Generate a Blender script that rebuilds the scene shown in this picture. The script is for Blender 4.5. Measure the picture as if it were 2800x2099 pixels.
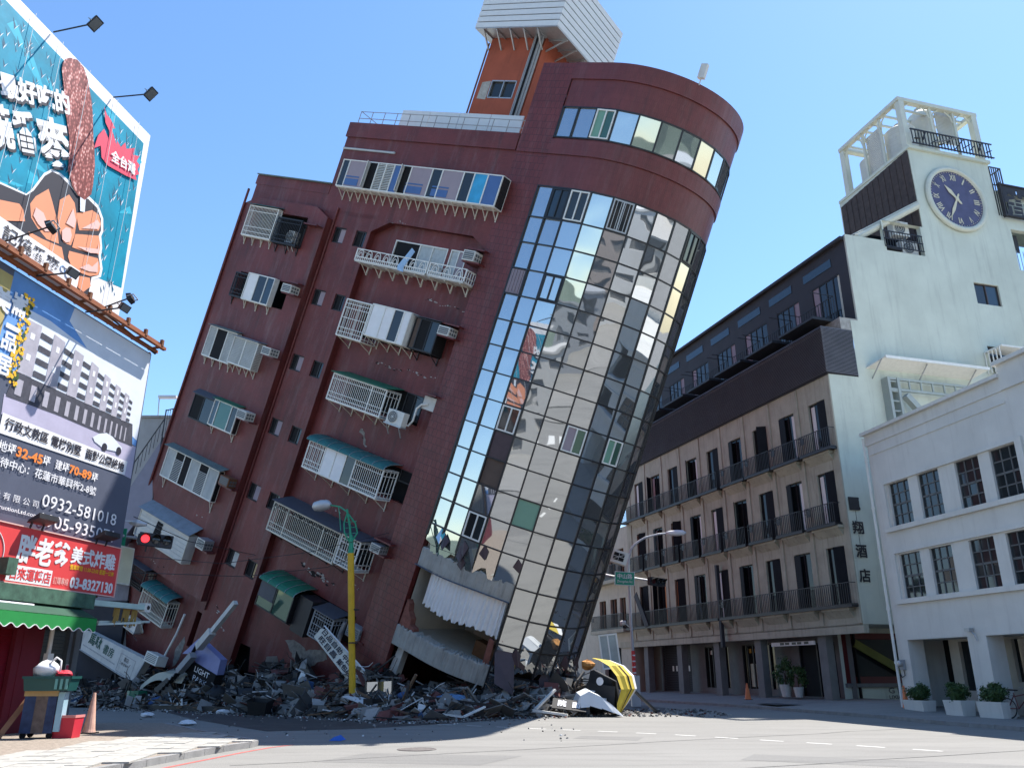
import bpy, math, random
from mathutils import Vector, Matrix
random.seed(7)
R = math.radians
S = bpy.context.scene
COL = S.collection
for o in list(bpy.data.objects):
    bpy.data.objects.remove(o)

# ------------------------------------------------------------------ camera, light, exposure
cam = bpy.data.cameras.new('camera')
cam.sensor_width = 36.0
cam.lens = 36.0 * 2230.0 / 2800.0
cam.clip_start = 0.1
cam.clip_end = 2000.0
cam_o = bpy.data.objects.new('camera', cam)
COL.objects.link(cam_o)
cam_o.location = (0, 0, 1.6)
cam_o.rotation_euler = (R(90 + 19.53), 0, 0)
S.camera = cam_o

SUN_AZ, SUN_EL = 57.0, 62.0            # azimuth clockwise from +Y, elevation
sd = Vector((math.sin(R(SUN_AZ)) * math.cos(R(SUN_EL)), math.cos(R(SUN_AZ)) * math.cos(R(SUN_EL)), math.sin(R(SUN_EL))))
world = bpy.data.worlds.new('World')
S.world = world
world.use_nodes = True
wt = world.node_tree
bg = wt.nodes['Background']
sky = wt.nodes.new('ShaderNodeTexSky')
sky.sky_type = 'NISHITA'
sky.sun_disc = False
sky.sun_elevation = R(SUN_EL)
sky.sun_rotation = R(SUN_AZ)
sky.altitude = 0
sky.air_density = 1.0
sky.dust_density = 0.25
sky.ozone_density = 3.0
hs = wt.nodes.new('ShaderNodeHueSaturation'); hs.inputs['Saturation'].default_value = 1.12
wt.links.new(sky.outputs[0], hs.inputs['Color']); wt.links.new(hs.outputs[0], bg.inputs[0])
bg.inputs[1].default_value = 0.13
sun = bpy.data.lights.new('sun', 'SUN')
sun.energy = 4.7
sun.angle = R(0.53)
sun.color = (1.0, 0.955, 0.90)
sun_o = bpy.data.objects.new('sun', sun)
COL.objects.link(sun_o)
sun_o.location = (30, 10, 60)
sun_o.rotation_euler = sd.to_track_quat('Z', 'Y').to_euler()
S.view_settings.view_transform = 'Standard'
S.view_settings.look = 'None'
S.view_settings.gamma = 1.0
S.view_settings.use_curve_mapping = False
S.view_settings.exposure = 1.15
S.render.engine = 'CYCLES'
S.cycles.max_bounces = 7
S.cycles.diffuse_bounces = 3
S.cycles.glossy_bounces = 4
S.cycles.transmission_bounces = 3
S.cycles.caustics_reflective = False
S.cycles.caustics_refractive = False

# ------------------------------------------------------------------ helpers
def tag(o, label=None, cat=None, group=None, kind=None):
    if label: o['label'] = label
    if cat: o['category'] = cat
    if group: o['group'] = group
    if kind: o['kind'] = kind
    return o

def empty(name, mat=None, parent=None, label=None, cat=None, group=None):
    o = bpy.data.objects.new(name, None)
    COL.objects.link(o)
    o.empty_display_size = 0.2
    if mat is not None: o.matrix_local = mat
    if parent is not None: o.parent = parent
    return tag(o, label, cat, group)

def frame(origin, ex, ez):
    ex = Vector(ex).normalized(); ez = Vector(ez); ez = (ez - ex * ez.dot(ex)).normalized()
    ey = ez.cross(ex)
    m = Matrix.Identity(4)
    for i in range(3):
        m[i][0], m[i][1], m[i][2], m[i][3] = ex[i], ey[i], ez[i], origin[i]
    return m

class MB:
    """collects faces in local coordinates; build() links them as one mesh object"""
    def __init__(s, xf=None):
        s.v, s.f, s.m, s.xf, s.mi = [], [], [], xf, 0
    def add(s, vs, fs):
        n = len(s.v)
        s.v += [tuple(s.xf @ Vector(p)) for p in vs] if s.xf is not None else [tuple(p) for p in vs]
        s.f += [tuple(i + n for i in q) for q in fs]
        s.m += [s.mi] * len(fs)
        return s
    def box(s, x0, x1, y0, y1, z0, z1):
        return s.add([(x0,y0,z0),(x1,y0,z0),(x1,y1,z0),(x0,y1,z0),(x0,y0,z1),(x1,y0,z1),(x1,y1,z1),(x0,y1,z1)],
                     [(0,3,2,1),(4,5,6,7),(0,1,5,4),(1,2,6,5),(2,3,7,6),(3,0,4,7)])
    def hexa(s, a, b, c, d, off):
        """slab: quad abcd plus the same quad moved by off"""
        o = Vector(off); q = [Vector(p) for p in (a, b, c, d)]
        return s.add(q + [p + o for p in q], [(3,2,1,0),(4,5,6,7),(0,1,5,4),(1,2,6,5),(2,3,7,6),(3,0,4,7)])
    def quad(s, *p):
        return s.add(p, [tuple(range(len(p)))])
    def bar(s, p, q, w, h=None, up=(0,0,1)):
        h = w if h is None else h
        p, q = Vector(p), Vector(q); d = q - p
        if d.length < 1e-6: return s
        d.normalize(); u = Vector(up)
        if abs(d.dot(u)) > 0.98: u = Vector((1,0,0)) if abs(d.x) < .9 else Vector((0,1,0))
        a = d.cross(u).normalized() * (w / 2); b = a.cross(d).normalized() * (h / 2)
        return s.add([p-a-b,p+a-b,p+a+b,p-a+b,q-a-b,q+a-b,q+a+b,q-a+b],
                     [(0,3,2,1),(4,5,6,7),(0,1,5,4),(1,2,6,5),(2,3,7,6),(3,0,4,7)])
    def tube(s, pts, r, n=8, r2=None, cap=True):
        pts = [Vector(p) for p in pts]; k = len(pts); r2 = r if r2 is None else r2
        vs, fs = [], []; a = None
        for i, p in enumerate(pts):
            t = (pts[min(i+1,k-1)] - pts[max(i-1,0)]).normalized()
            if a is None: a = t.orthogonal().normalized()
            a = (a - t * a.dot(t)).normalized(); b = t.cross(a); rr = r + (r2 - r) * i / max(1, k-1)
            vs += [p + (a * math.cos(2*math.pi*j/n) + b * math.sin(2*math.pi*j/n)) * rr for j in range(n)]
        for i in range(k-1):
            fs += [(i*n+j, i*n+(j+1)%n, (i+1)*n+(j+1)%n, (i+1)*n+j) for j in range(n)]
        if cap: fs += [tuple(reversed(range(n))), tuple((k-1)*n+j for j in range(n))]
        return s.add(vs, fs)
    def lathe(s, prof, c=(0,0,0), n=16, axis=None):
        """prof: (radius, height) pairs round z (or round axis)"""
        c = Vector(c); Q = Vector(axis).to_track_quat('Z','Y').to_matrix() if axis is not None else Matrix.Identity(3)
        vs, fs = [], []
        for r, h in prof:
            vs += [c + Q @ Vector((r*math.cos(2*math.pi*j/n), r*math.sin(2*math.pi*j/n), h)) for j in range(n)]
        for i in range(len(prof)-1):
            fs += [(i*n+j, i*n+(j+1)%n, (i+1)*n+(j+1)%n, (i+1)*n+j) for j in range(n)]
        fs += [tuple(reversed(range(n))), tuple((len(prof)-1)*n+j for j in range(n))]
        return s.add(vs, fs)
    def prism(s, poly, y0, y1):
        """outline in x,z given depth from y0 (front) to y1"""
        n = len(poly)
        a = sum(poly[i][0]*poly[(i+1)%n][1]-poly[(i+1)%n][0]*poly[i][1] for i in range(n))
        if a < 0: poly = poly[::-1]
        vs = [(x,y0,z) for x,z in poly] + [(x,y1,z) for x,z in poly]
        fs = [tuple(range(n)), tuple(reversed(range(n,2*n)))] + [((i+1)%n, i, n+i, n+(i+1)%n) for i in range(n)]
        return s.add(vs, fs)
    def wall(s, u0, u1, v0, v1, holes, y=0.0, depth=0.2, skip=()):
        """wall face at y with holes whose reveals run back by depth"""
        us = sorted({u0,u1} | {min(max(a,u0),u1) for h in list(holes)+list(skip) for a in h[:2]})
        vs = sorted({v0,v1} | {min(max(a,v0),v1) for h in list(holes)+list(skip) for a in h[2:4]})
        inh = lambda u, v, L: any(h[0] < u < h[1] and h[2] < v < h[3] for h in L)
        for i in range(len(us)-1):
            for j in range(len(vs)-1):
                u, v = (us[i]+us[i+1])/2, (vs[j]+vs[j+1])/2
                if inh(u, v, holes) or inh(u, v, skip): continue
                s.quad((us[i],y,vs[j]),(us[i+1],y,vs[j]),(us[i+1],y,vs[j+1]),(us[i],y,vs[j+1]))
        for a, b, c, d in [h[:4] for h in holes]:
            a, b, c, d = max(a,u0), min(b,u1), max(c,v0), min(d,v1); e = y + depth
            s.quad((a,y,c),(a,y,d),(a,e,d),(a,e,c)); s.quad((b,y,c),(b,e,c),(b,e,d),(b,y,d))
            s.quad((a,y,c),(a,e,c),(b,e,c),(b,y,c)); s.quad((a,y,d),(b,y,d),(b,e,d),(a,e,d))
        return s
    def mesh(s, name, mats, smooth=False):
        me = bpy.data.meshes.new(name)
        me.from_pydata(s.v, [], s.f)
        mats = mats if isinstance(mats, (list, tuple)) else [mats]
        for m in mats: me.materials.append(m)
        if len(mats) > 1: me.polygons.foreach_set('material_index', s.m)
        uvl = me.uv_layers.new(name='UVMap').data
        co = me.vertices
        for p in me.polygons:
            nx, ny, nz = abs(p.normal.x), abs(p.normal.y), abs(p.normal.z)
            for li in p.loop_indices:
                c = co[me.loops[li].vertex_index].co
                uvl[li].uv = (c.x, c.y) if nz > nx and nz > ny else ((c.y, c.z) if nx > ny else (c.x, c.z))
        if smooth: me.polygons.foreach_set('use_smooth', [True]*len(me.polygons))
        me.update()
        return me
    def build(s, name, mats, parent=None, smooth=False, label=None, cat=None, group=None, kind=None):
        o = bpy.data.objects.new(name, s.mesh(name, mats, smooth))
        COL.objects.link(o)
        if parent is not None: o.parent = parent
        return tag(o, label, cat, group, kind)

def inst(src, parent=None, loc=None, rot=None, scale=None, label=None):
    """a copy of one mesh object sharing its mesh"""
    o = src.copy(); COL.objects.link(o); o.parent = parent
    if loc is not None: o.location = loc
    if rot is not None: o.rotation_euler = rot
    if scale is not None: o.scale = scale
    if label: o['label'] = label
    return o

def copy_tree(o, parent=None):
    c = o.copy(); COL.objects.link(c); c.parent = parent
    for ch in list(o.children): copy_tree(ch, c)
    return c

TEXTS = []
def text(parent, body, x, z, h, mat, y=-0.012, w=None, bold=0.0, name='lettering', shear=0.0, rot=None, center=False, ext=0.003):
    """flat lettering in the parent's x,z plane facing -y; h = cap/character height, w = fitted width"""
    c = bpy.data.curves.new(name, 'FONT')
    c.body = body; c.size = 1.0; c.offset = min(bold, .012); c.extrude = 0.0; c.shear = shear
    c.resolution_u = 2
    o = bpy.data.objects.new(name, c); COL.objects.link(o)
    TEXTS.append((o, parent, x, y, z, h, w, mat, rot, center, name, bold))

def finish_texts():
    dg = bpy.context.evaluated_depsgraph_get()
    out = []
    for (o, parent, x, y, z, h, w, mat, rot, center, name, bold) in TEXTS:
        me = bpy.data.meshes.new_from_object(o.evaluated_get(dg))
        out.append(me)
    for (o, parent, x, y, z, h, w, mat, rot, center, name, bold), me in zip(TEXTS, out):
        bpy.data.objects.remove(o)
        if not me.vertices: continue
        xs = [v.co.x for v in me.vertices]; ys = [v.co.y for v in me.vertices]
        x0, x1, y0, y1 = min(xs), max(xs), min(ys), max(ys)
        sy = h / (y1 - y0); sx = (w / (x1 - x0)) if w else sy
        cxx = (x1 - x0) * sx / 2 if center else 0
        for v in me.vertices:
            v.co = ((v.co.x - x0) * sx - cxx, 0.0, (v.co.y - y0) * sy)
        if bold > .012:
            nv = len(me.vertices); cs = [v.co.copy() for v in me.vertices]; fs = [tuple(p.vertices) for p in me.polygons]; e = (bold-.01)*min(sx,sy)*1.0
            av, af = [], []
            for k, (dx, dz) in enumerate(((-e,-e),(e,-e),(-e,e),(e,e),(0,0))):
                av += [(c.x+dx, -.0004*k, c.z+dz) for c in cs]; af += [tuple(i+nv*k for i in f) for f in fs]
            me = bpy.data.meshes.new(name); me.from_pydata(av, [], af)
        me.materials.clear(); me.materials.append(mat)
        n = bpy.data.objects.new(name, me); COL.objects.link(n); n.parent = parent
        n.location = (x, y, z)
        if rot: n.rotation_euler = rot

# ------------------------------------------------------------------ materials
def lin(c):
    c = c / 255.0
    return c / 12.92 if c <= 0.04045 else ((c + 0.055) / 1.055) ** 2.4
def rgb(r, g, b): return (lin(r), lin(g), lin(b), 1.0)

def mat(name, col, rough=0.7, metal=0.0, var=0.12, scale=2.0, bump=0.0, bscale=30.0, spec=0.4, grime=0.0, gscale=(0.6,0.6,0.15),
        tile=None, coat=0.0, chalk=0.0, wrinkle=0.0, gcol=(0.02,0.018,0.016,1)):
    """painted/plastered surface: base colour with noise variation, streaky grime and fine bump; tile=(w,h,gap,dark) adds recessed joints"""
    m = bpy.data.materials.new(name); m.use_nodes = True
    nt = m.node_tree; b = nt.nodes['Principled BSDF']; L = nt.links.new
    b.inputs['Roughness'].default_value = rough; b.inputs['Metallic'].default_value = metal
    b.inputs['Specular IOR Level'].default_value = spec
    if coat: b.inputs['Coat Weight'].default_value = coat
    tc = nt.nodes.new('ShaderNodeTexCoord')
    n1 = nt.nodes.new('ShaderNodeTexNoise'); n1.inputs['Scale'].default_value = scale; n1.inputs['Detail'].default_value = 6
    n1.inputs['Roughness'].default_value = 0.62
    L(tc.outputs['Object'], n1.inputs['Vector'])
    r1 = nt.nodes.new('ShaderNodeMapRange'); r1.inputs[1].default_value = 0.25; r1.inputs[2].default_value = 0.75
    r1.inputs[3].default_value = 1 - var; r1.inputs[4].default_value = 1 + var
    L(n1.outputs[0], r1.inputs[0])
    mul = nt.nodes.new('ShaderNodeMix'); mul.data_type = 'RGBA'; mul.blend_type = 'MULTIPLY'; mul.inputs[0].default_value = 1.0
    mul.inputs[6].default_value = col if len(col) == 4 else (*col, 1)
    L(r1.outputs[0], mul.inputs[7])
    out = mul.outputs[2]
    if grime:
        mp = nt.nodes.new('ShaderNodeMapping'); mp.inputs['Scale'].default_value = gscale
        L(tc.outputs['Object'], mp.inputs[0])
        n2 = nt.nodes.new('ShaderNodeTexNoise'); n2.inputs['Scale'].default_value = 3.0; n2.inputs['Detail'].default_value = 8
        n2.inputs['Roughness'].default_value = 0.7
        L(mp.outputs[0], n2.inputs['Vector'])
        r2 = nt.nodes.new('ShaderNodeMapRange'); r2.inputs[1].default_value = 0.52; r2.inputs[2].default_value = 0.78
        r2.inputs[3].default_value = 0; r2.inputs[4].default_value = grime
        L(n2.outputs[0], r2.inputs[0])
        mx = nt.nodes.new('ShaderNodeMix'); mx.data_type = 'RGBA'
        L(r2.outputs[0], mx.inputs[0]); L(out, mx.inputs[6]); mx.inputs[7].default_value = gcol
        out = mx.outputs[2]
    if chalk:                                                  # pale mineral bloom washed down the face
        mp2 = nt.nodes.new('ShaderNodeMapping'); mp2.inputs['Scale'].default_value = (1.1,1.1,0.16); mp2.inputs['Location'].default_value = (7,3,1)
        L(tc.outputs['Object'], mp2.inputs[0])
        n4 = nt.nodes.new('ShaderNodeTexNoise'); n4.inputs['Scale'].default_value = 1.7; n4.inputs['Detail'].default_value = 9; n4.inputs['Roughness'].default_value = 0.75
        L(mp2.outputs[0], n4.inputs['Vector'])
        r4 = nt.nodes.new('ShaderNodeMapRange'); r4.inputs[1].default_value = 0.5; r4.inputs[2].default_value = 0.8; r4.inputs[3].default_value = 0; r4.inputs[4].default_value = chalk
        L(n4.outputs[0], r4.inputs[0])
        mx4 = nt.nodes.new('ShaderNodeMix'); mx4.data_type = 'RGBA'; L(r4.outputs[0], mx4.inputs[0]); L(out, mx4.inputs[6]); mx4.inputs[7].default_value = (0.30,0.22,0.21,1)
        out = mx4.outputs[2]
    hgt = None
    if tile:
        bt = nt.nodes.new('ShaderNodeTexBrick'); bt.inputs['Scale'].default_value = 1.0
        bt.inputs['Brick Width'].default_value = tile[0]; bt.inputs['Row Height'].default_value = tile[1]
        bt.inputs['Mortar Size'].default_value = tile[2]; bt.inputs['Mortar Smooth'].default_value = 0.2
        bt.inputs['Color1'].default_value = (1,1,1,1); bt.inputs['Color2'].default_value = (0.88,0.88,0.88,1)
        bt.inputs['Mortar'].default_value = (tile[3],)*3 + (1,)
        uv = nt.nodes.new('ShaderNodeUVMap'); L(uv.outputs[0], bt.inputs['Vector'])
        m2 = nt.nodes.new('ShaderNodeMix'); m2.data_type = 'RGBA'; m2.blend_type = 'MULTIPLY'; m2.inputs[0].default_value = 1.0
        L(out, m2.inputs[6]); L(bt.outputs[0], m2.inputs[7]); out = m2.outputs[2]
        hgt = bt.outputs[1]
    L(out, b.inputs['Base Color'])
    if bump or tile:
        bp = nt.nodes.new('ShaderNodeBump'); bp.inputs['Strength'].default_value = bump if bump else 0.3; bp.inputs['Distance'].default_value = 0.02
        n3 = nt.nodes.new('ShaderNodeTexNoise'); n3.inputs['Scale'].default_value = bscale; n3.inputs['Detail'].default_value = 4
        L(tc.outputs['Object'], n3.inputs['Vector'])
        if hgt is not None:
            ma = nt.nodes.new('ShaderNodeMath'); ma.operation = 'MULTIPLY_ADD'; ma.inputs[1].default_value = -1.0
            L(hgt, ma.inputs[0]); L(n3.outputs[0], ma.inputs[2]); L(ma.outputs[0], bp.inputs['Height'])
        else:
            L(n3.outputs[0], bp.inputs['Height'])
        L(bp.outputs[0], b.inputs['Normal'])
    return m

def mirror_mat(name, col, rough=0.02, wave=0.02, wscale=0.9, metal=1.0, spec=0.5):
    """reflective glazing whose surface waves slightly, seeded per object"""
    m = bpy.data.materials.new(name); m.use_nodes = True
    nt = m.node_tree; b = nt.nodes['Principled BSDF']; L = nt.links.new
    b.inputs['Base Color'].default_value = (*col[:3], 1); b.inputs['Metallic'].default_value = metal
    b.inputs['Roughness'].default_value = rough; b.inputs['Specular IOR Level'].default_value = spec
    tc = nt.nodes.new('ShaderNodeTexCoord'); oi = nt.nodes.new('ShaderNodeObjectInfo')
    ad = nt.nodes.new('ShaderNodeVectorMath'); ad.operation = 'ADD'
    cb = nt.nodes.new('ShaderNodeMath'); cb.operation = 'MULTIPLY'; cb.inputs[1].default_value = 57.0
    L(oi.outputs['Random'], cb.inputs[0]); L(tc.outputs['Object'], ad.inputs[0]); L(cb.outputs[0], ad.inputs[1])
    n = nt.nodes.new('ShaderNodeTexNoise'); n.inputs['Scale'].default_value = wscale; n.inputs['Detail'].default_value = 1.0
    L(ad.outputs[0], n.inputs['Vector'])
    bp = nt.nodes.new('ShaderNodeBump'); bp.inputs['Strength'].default_value = 1.0; bp.inputs['Distance'].default_value = wave
    L(n.outputs[0], bp.inputs['Height']); L(bp.outputs[0], b.inputs['Normal'])
    return m

M = {}
M['brick'] = mat('red_brick_tile', (0.150,0.029,0.026), 0.5, var=0.34, scale=0.5, bump=0.35, bscale=60, chalk=0.42, grime=0.7, gscale=(0.5,0.5,0.06), tile=(0.22,0.065,0.006,0.62))
M['brick_tower'] = mat('red_tile_large', (0.142,0.027,0.025), 0.42, var=0.26, scale=0.7, bump=0.3, bscale=50, chalk=0.25, grime=0.5, gscale=(0.8,0.8,0.08), tile=(0.25,0.33,0.012,0.45))
M['brick_curve'] = mat('red_tile_curved', (0.150,0.034,0.033), 0.42, var=0.2, scale=0.8, bump=0.25, bscale=50, chalk=0.2, grime=0.4, gscale=(1.2,1.2,0.1), tile=(0.07,0.25,0.006,0.72))
M['brick_raw'] = mat('broken_brick', (0.20,0.075,0.055), 0.9, var=0.3, scale=5, bump=0.8, bscale=14)
M['orange_plaster'] = mat('orange_plaster', (0.31,0.075,0.040), 0.85, var=0.18, scale=0.8, grime=0.35, gscale=(1,1,0.12), bump=0.1)
M['concrete'] = mat('concrete', (0.33,0.32,0.29), 0.9, var=0.2, scale=1.6, bump=0.4, bscale=12, grime=0.55, gscale=(2.2,2.2,0.25))
M['concrete_rough'] = mat('rough_broken_concrete', (0.34,0.325,0.295), 0.95, var=0.3, scale=4, bump=1.0, bscale=9)
M['mullion'] = mat('black_aluminium', (0.012,0.012,0.014), 0.4, spec=0.5, var=0.05)
M['glass'] = mirror_mat('mirror_glass', (0.47,0.49,0.50), 0.02, 0.012, 0.5, metal=0.88)
M['glass_wavy'] = mirror_mat('wavy_mirror_glass', (0.47,0.49,0.50), 0.02, 0.028, 0.55, metal=0.88)
M['glass_dark'] = mirror_mat('dark_glass', (0.02,0.025,0.028), 0.05, 0.01, 0.8, metal=0.0, spec=0.6)
M['glass_blue'] = mirror_mat('blue_tinted_glass', (0.035,0.055,0.07), 0.06, 0.015, 0.8, metal=0.25, spec=0.7)
M['glass_green'] = mirror_mat('green_tinted_glass', (0.06,0.13,0.095), 0.06, 0.02, 0.8, metal=0.35, spec=0.8)
M['pane_green'] = mat('green_panel', rgb(110,150,130), 0.3, var=0.04)
M['film'] = mat('brown_window_film', (0.06,0.035,0.04), 0.4, var=0.2, scale=3)
M['white_paint'] = mat('white_painted_metal', (0.70,0.69,0.64), 0.5, var=0.08, scale=5, grime=0.12)
M['cream_paint'] = mat('aged_cream_metal', (0.60,0.57,0.48), 0.6, var=0.12, scale=5, grime=0.25)
M['offwhite_sheet'] = mat('weathered_white_sheet', (0.55,0.54,0.50), 0.7, var=0.12, scale=2, grime=0.35)
M['clad'] = mat('grey_white_cladding', (0.60,0.62,0.63), 0.5, var=0.04, scale=3, grime=0.06)
M['steel'] = mat('galvanised_steel', (0.40,0.41,0.42), 0.45, metal=0.6, var=0.12, scale=6)
M['grey_paint'] = mat('grey_paint', (0.28,0.29,0.30), 0.6, var=0.12, scale=4, grime=0.2)
M['dark_metal'] = mat('dark_metal', (0.02,0.02,0.023), 0.5, var=0.2, scale=6)
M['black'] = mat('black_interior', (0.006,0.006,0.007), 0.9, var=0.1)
M['curtain'] = mat('white_curtain', (0.74,0.73,0.72), 0.9, var=0.05, scale=2, grime=0.06)
M['curtain_dim'] = mat('curtain_behind_glass', (0.40,0.415,0.40), 0.45, var=0.22, scale=5, spec=0.6)
M['curtain_grey'] = mat('grey_lilac_blind', (0.30,0.25,0.28), 0.9, var=0.06)
M['curtain_brown'] = mat('brown_curtain', (0.10,0.07,0.055), 0.9, var=0.15)
M['blue_film'] = mat('blue_blind', (0.06,0.13,0.30), 0.6, var=0.1)
M['aqua'] = mat('aqua_cloth', (0.04,0.32,0.55), 0.7, var=0.2)
M['canopy_green'] = mat('green_canopy', (0.015,0.15,0.085), 0.5, var=0.18, scale=3, grime=0.2)
M['canopy_teal'] = mat('teal_canopy', (0.03,0.14,0.135), 0.55, var=0.2, scale=3, grime=0.25)
M['canopy_grey'] = mat('grey_green_canopy', (0.13,0.17,0.16), 0.6, var=0.2, scale=3, grime=0.3)
M['canopy_dark'] = mat('dark_slate_canopy', (0.065,0.07,0.085), 0.6, var=0.15, scale=3)
M['canopy_blue'] = mat('blue_grey_sheet', (0.20,0.23,0.26), 0.6, var=0.2, scale=3, grime=0.4)
M['ac'] = mat('air_conditioner_casing', (0.62,0.61,0.56), 0.5, var=0.06, scale=6, grime=0.15)
M['ac_grille'] = mat('air_conditioner_grille', (0.10,0.11,0.115), 0.5, var=0.1)
M['rust'] = mat('rusty_metal', (0.16,0.065,0.03), 0.8, var=0.35, scale=6, bump=0.3)
M['room'] = mat('room_plaster', (0.50,0.47,0.40), 0.9, var=0.08, grime=0.15)
M['wood'] = mat('brown_wood', (0.17,0.07,0.025), 0.6, var=0.2, scale=6)
M['pvc'] = mat('pvc_pipe', (0.45,0.46,0.45), 0.5, var=0.1)

# ------------------------------------------------------------------ ground, road, pavements
def road_mat(name, base, dark, rough=0.85, patch=0.5):
    m = bpy.data.materials.new(name); m.use_nodes = True
    nt = m.node_tree; b = nt.nodes['Principled BSDF']; L = nt.links.new
    b.inputs['Roughness'].default_value = rough; b.inputs['Specular IOR Level'].default_value = 0.3
    tc = nt.nodes.new('ShaderNodeTexCoord')
    big = nt.nodes.new('ShaderNodeTexNoise'); big.inputs['Scale'].default_value = 0.16; big.inputs['Detail'].default_value = 7; big.inputs['Roughness'].default_value = 0.6
    mp = nt.nodes.new('ShaderNodeMapping'); mp.inputs['Rotation'].default_value = (0,0,R(-40)); mp.inputs['Scale'].default_value = (1.0,3.2,1)
    L(tc.outputs['Object'], mp.inputs[0]); L(mp.outputs[0], big.inputs['Vector'])
    fine = nt.nodes.new('ShaderNodeTexNoise'); fine.inputs['Scale'].default_value = 55; fine.inputs['Detail'].default_value = 3
    L(tc.outputs['Object'], fine.inputs['Vector'])
    r1 = nt.nodes.new('ShaderNodeMapRange'); r1.inputs[1].default_value = 0.35; r1.inputs[2].default_value = 0.7; r1.inputs[4].default_value = patch
    L(big.outputs[0], r1.inputs[0])
    mx = nt.nodes.new('ShaderNodeMix'); mx.data_type = 'RGBA'; mx.inputs[6].default_value = (*base,1); mx.inputs[7].default_value = (*dark,1)
    L(r1.outputs[0], mx.inputs[0])
    r2 = nt.nodes.new('ShaderNodeMapRange'); r2.inputs[1].default_value = 0.3; r2.inputs[2].default_value = 0.7; r2.inputs[3].default_value = 0.7; r2.inputs[4].default_value = 1.3
    L(fine.outputs[0], r2.inputs[0])
    mu = nt.nodes.new('ShaderNodeMix'); mu.data_type = 'RGBA'; mu.blend_type = 'MULTIPLY'; mu.inputs[0].default_value = 1
    L(mx.outputs[2], mu.inputs[6]); L(r2.outputs[0], mu.inputs[7]); L(mu.outputs[2], b.inputs['Base Color'])
    # oil drips and tyre-polished tracks
    sp = nt.nodes.new('ShaderNodeTexNoise'); sp.inputs['Scale'].default_value = 1.1; sp.inputs['Detail'].default_value = 10; sp.inputs['Roughness'].default_value = 0.8
    mp2 = nt.nodes.new('ShaderNodeMapping'); mp2.inputs['Rotation'].default_value = (0,0,R(-38)); mp2.inputs['Scale'].default_value = (.22,1.5,1)
    L(tc.outputs['Object'], mp2.inputs[0]); L(mp2.outputs[0], sp.inputs['Vector'])
    r3 = nt.nodes.new('ShaderNodeMapRange'); r3.inputs[1].default_value = 0.5; r3.inputs[2].default_value = 0.75; r3.inputs[3].default_value = 1.0; r3.inputs[4].default_value = 0.66
    L(sp.outputs[0], r3.inputs[0])
    mu2 = nt.nodes.new('ShaderNodeMix'); mu2.data_type = 'RGBA'; mu2.blend_type = 'MULTIPLY'; mu2.inputs[0].default_value = 1
    L(mu.outputs[2], mu2.inputs[6]); L(r3.outputs[0], mu2.inputs[7]); L(mu2.outputs[2], b.inputs['Base Color'])
    bp = nt.nodes.new('ShaderNodeBump'); bp.inputs['Strength'].default_value = 0.25; bp.inputs['Distance'].default_value = 0.01
    L(fine.outputs[0], bp.inputs['Height']); L(bp.outputs[0], b.inputs['Normal'])
    return m
M['road'] = road_mat('sun_bleached_asphalt', (0.225,0.218,0.20), (0.165,0.16,0.147))
M['paving'] = road_mat('pale_paving', (0.27,0.26,0.24), (0.19,0.185,0.17))
M['paver'] = mat('pale_stone_paver', (0.33,0.32,0.29), 0.85, var=0.3, scale=4.0, bump=0.3, grime=0.35, gscale=(1,1,1), gcol=(0.12,0.115,0.105,1))
M['kerb'] = mat('kerb_stone', (0.25,0.245,0.235), 0.9, var=0.2, scale=3, bump=0.4, grime=0.4)
M['gravel'] = mat('gravel_ground', (0.25,0.21,0.17), 0.95, var=0.45, scale=9, bump=1.0, bscale=30)
M['road_paint'] = mat('worn_white_paint', (0.62,0.61,0.57), 0.8, var=0.25, scale=14)
M['red_paint'] = mat('faded_red_paint', (0.42,0.10,0.085), 0.8, var=0.25, scale=10)
M['mud'] = mat('dark_wet_dirt', (0.055,0.052,0.05), 0.6, var=0.5, scale=1.2, bump=0.8, bscale=18, grime=0.5, gscale=(.5,.5,.5), gcol=(0.13,0.125,0.12,1))
M['patch'] = mat('dark_asphalt_patch', (0.07,0.07,0.072), 0.85, var=0.25, scale=2, bump=0.4)

g = MB(); g.quad((-400,-300,0),(400,-300,0),(400,900,0),(-400,900,0))
g.build('road', M['road'], kind='structure')

def sheet(name, pts, z, m):
    b = MB(); b.quad(*[(x,y,z) for x,y in pts]); return b.build(name, m, kind='structure')

# left pavement: gravelly shop forecourt, then a rounded corner of pale pavers behind kerb stones
kerb_line = [(-7.6,9.0),(-7.0,14.0),(-6.67,16.35),(-6.5,17.7),(-6.25,19.3),(-5.98,20.3),(-5.95,20.85),(-6.3,21.5),(-7.2,22.7),(-8.6,24.6),(-10.2,27.0),(-11.0,28.2)]
forecourt = MB()
forecourt.add([(x,y,0.118) for x,y in kerb_line] + [(-30,28.2,0.118),(-30,9,0.118)], [tuple(range(len(kerb_line)+2))[::-1]])
forecourt.build('pavement', M['gravel'], kind='structure')
kb = empty('kerb'); tag(kb, kind='structure')
kstone = None
for (x0,y0),(x1,y1) in zip(kerb_line, kerb_line[1:]):
    d = Vector((x1-x0, y1-y0)); n = max(1, round(d.length/0.9)); st = d/n
    for i in range(n):
        p = Vector((x0,y0)) + st*i; q = p + st*0.985
        b = MB(); nrm = Vector((-st.y, st.x)).normalized()*0.16
        b.hexa((p.x,p.y,0.001),(q.x,q.y,0.001),(q.x+nrm.x,q.y+nrm.y,0.001),(p.x+nrm.x,p.y+nrm.y,0.001),(0,0,0.124+random.uniform(-.004,.006)))
        b.build('kerb_stone', M['kerb'], kb)
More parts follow.
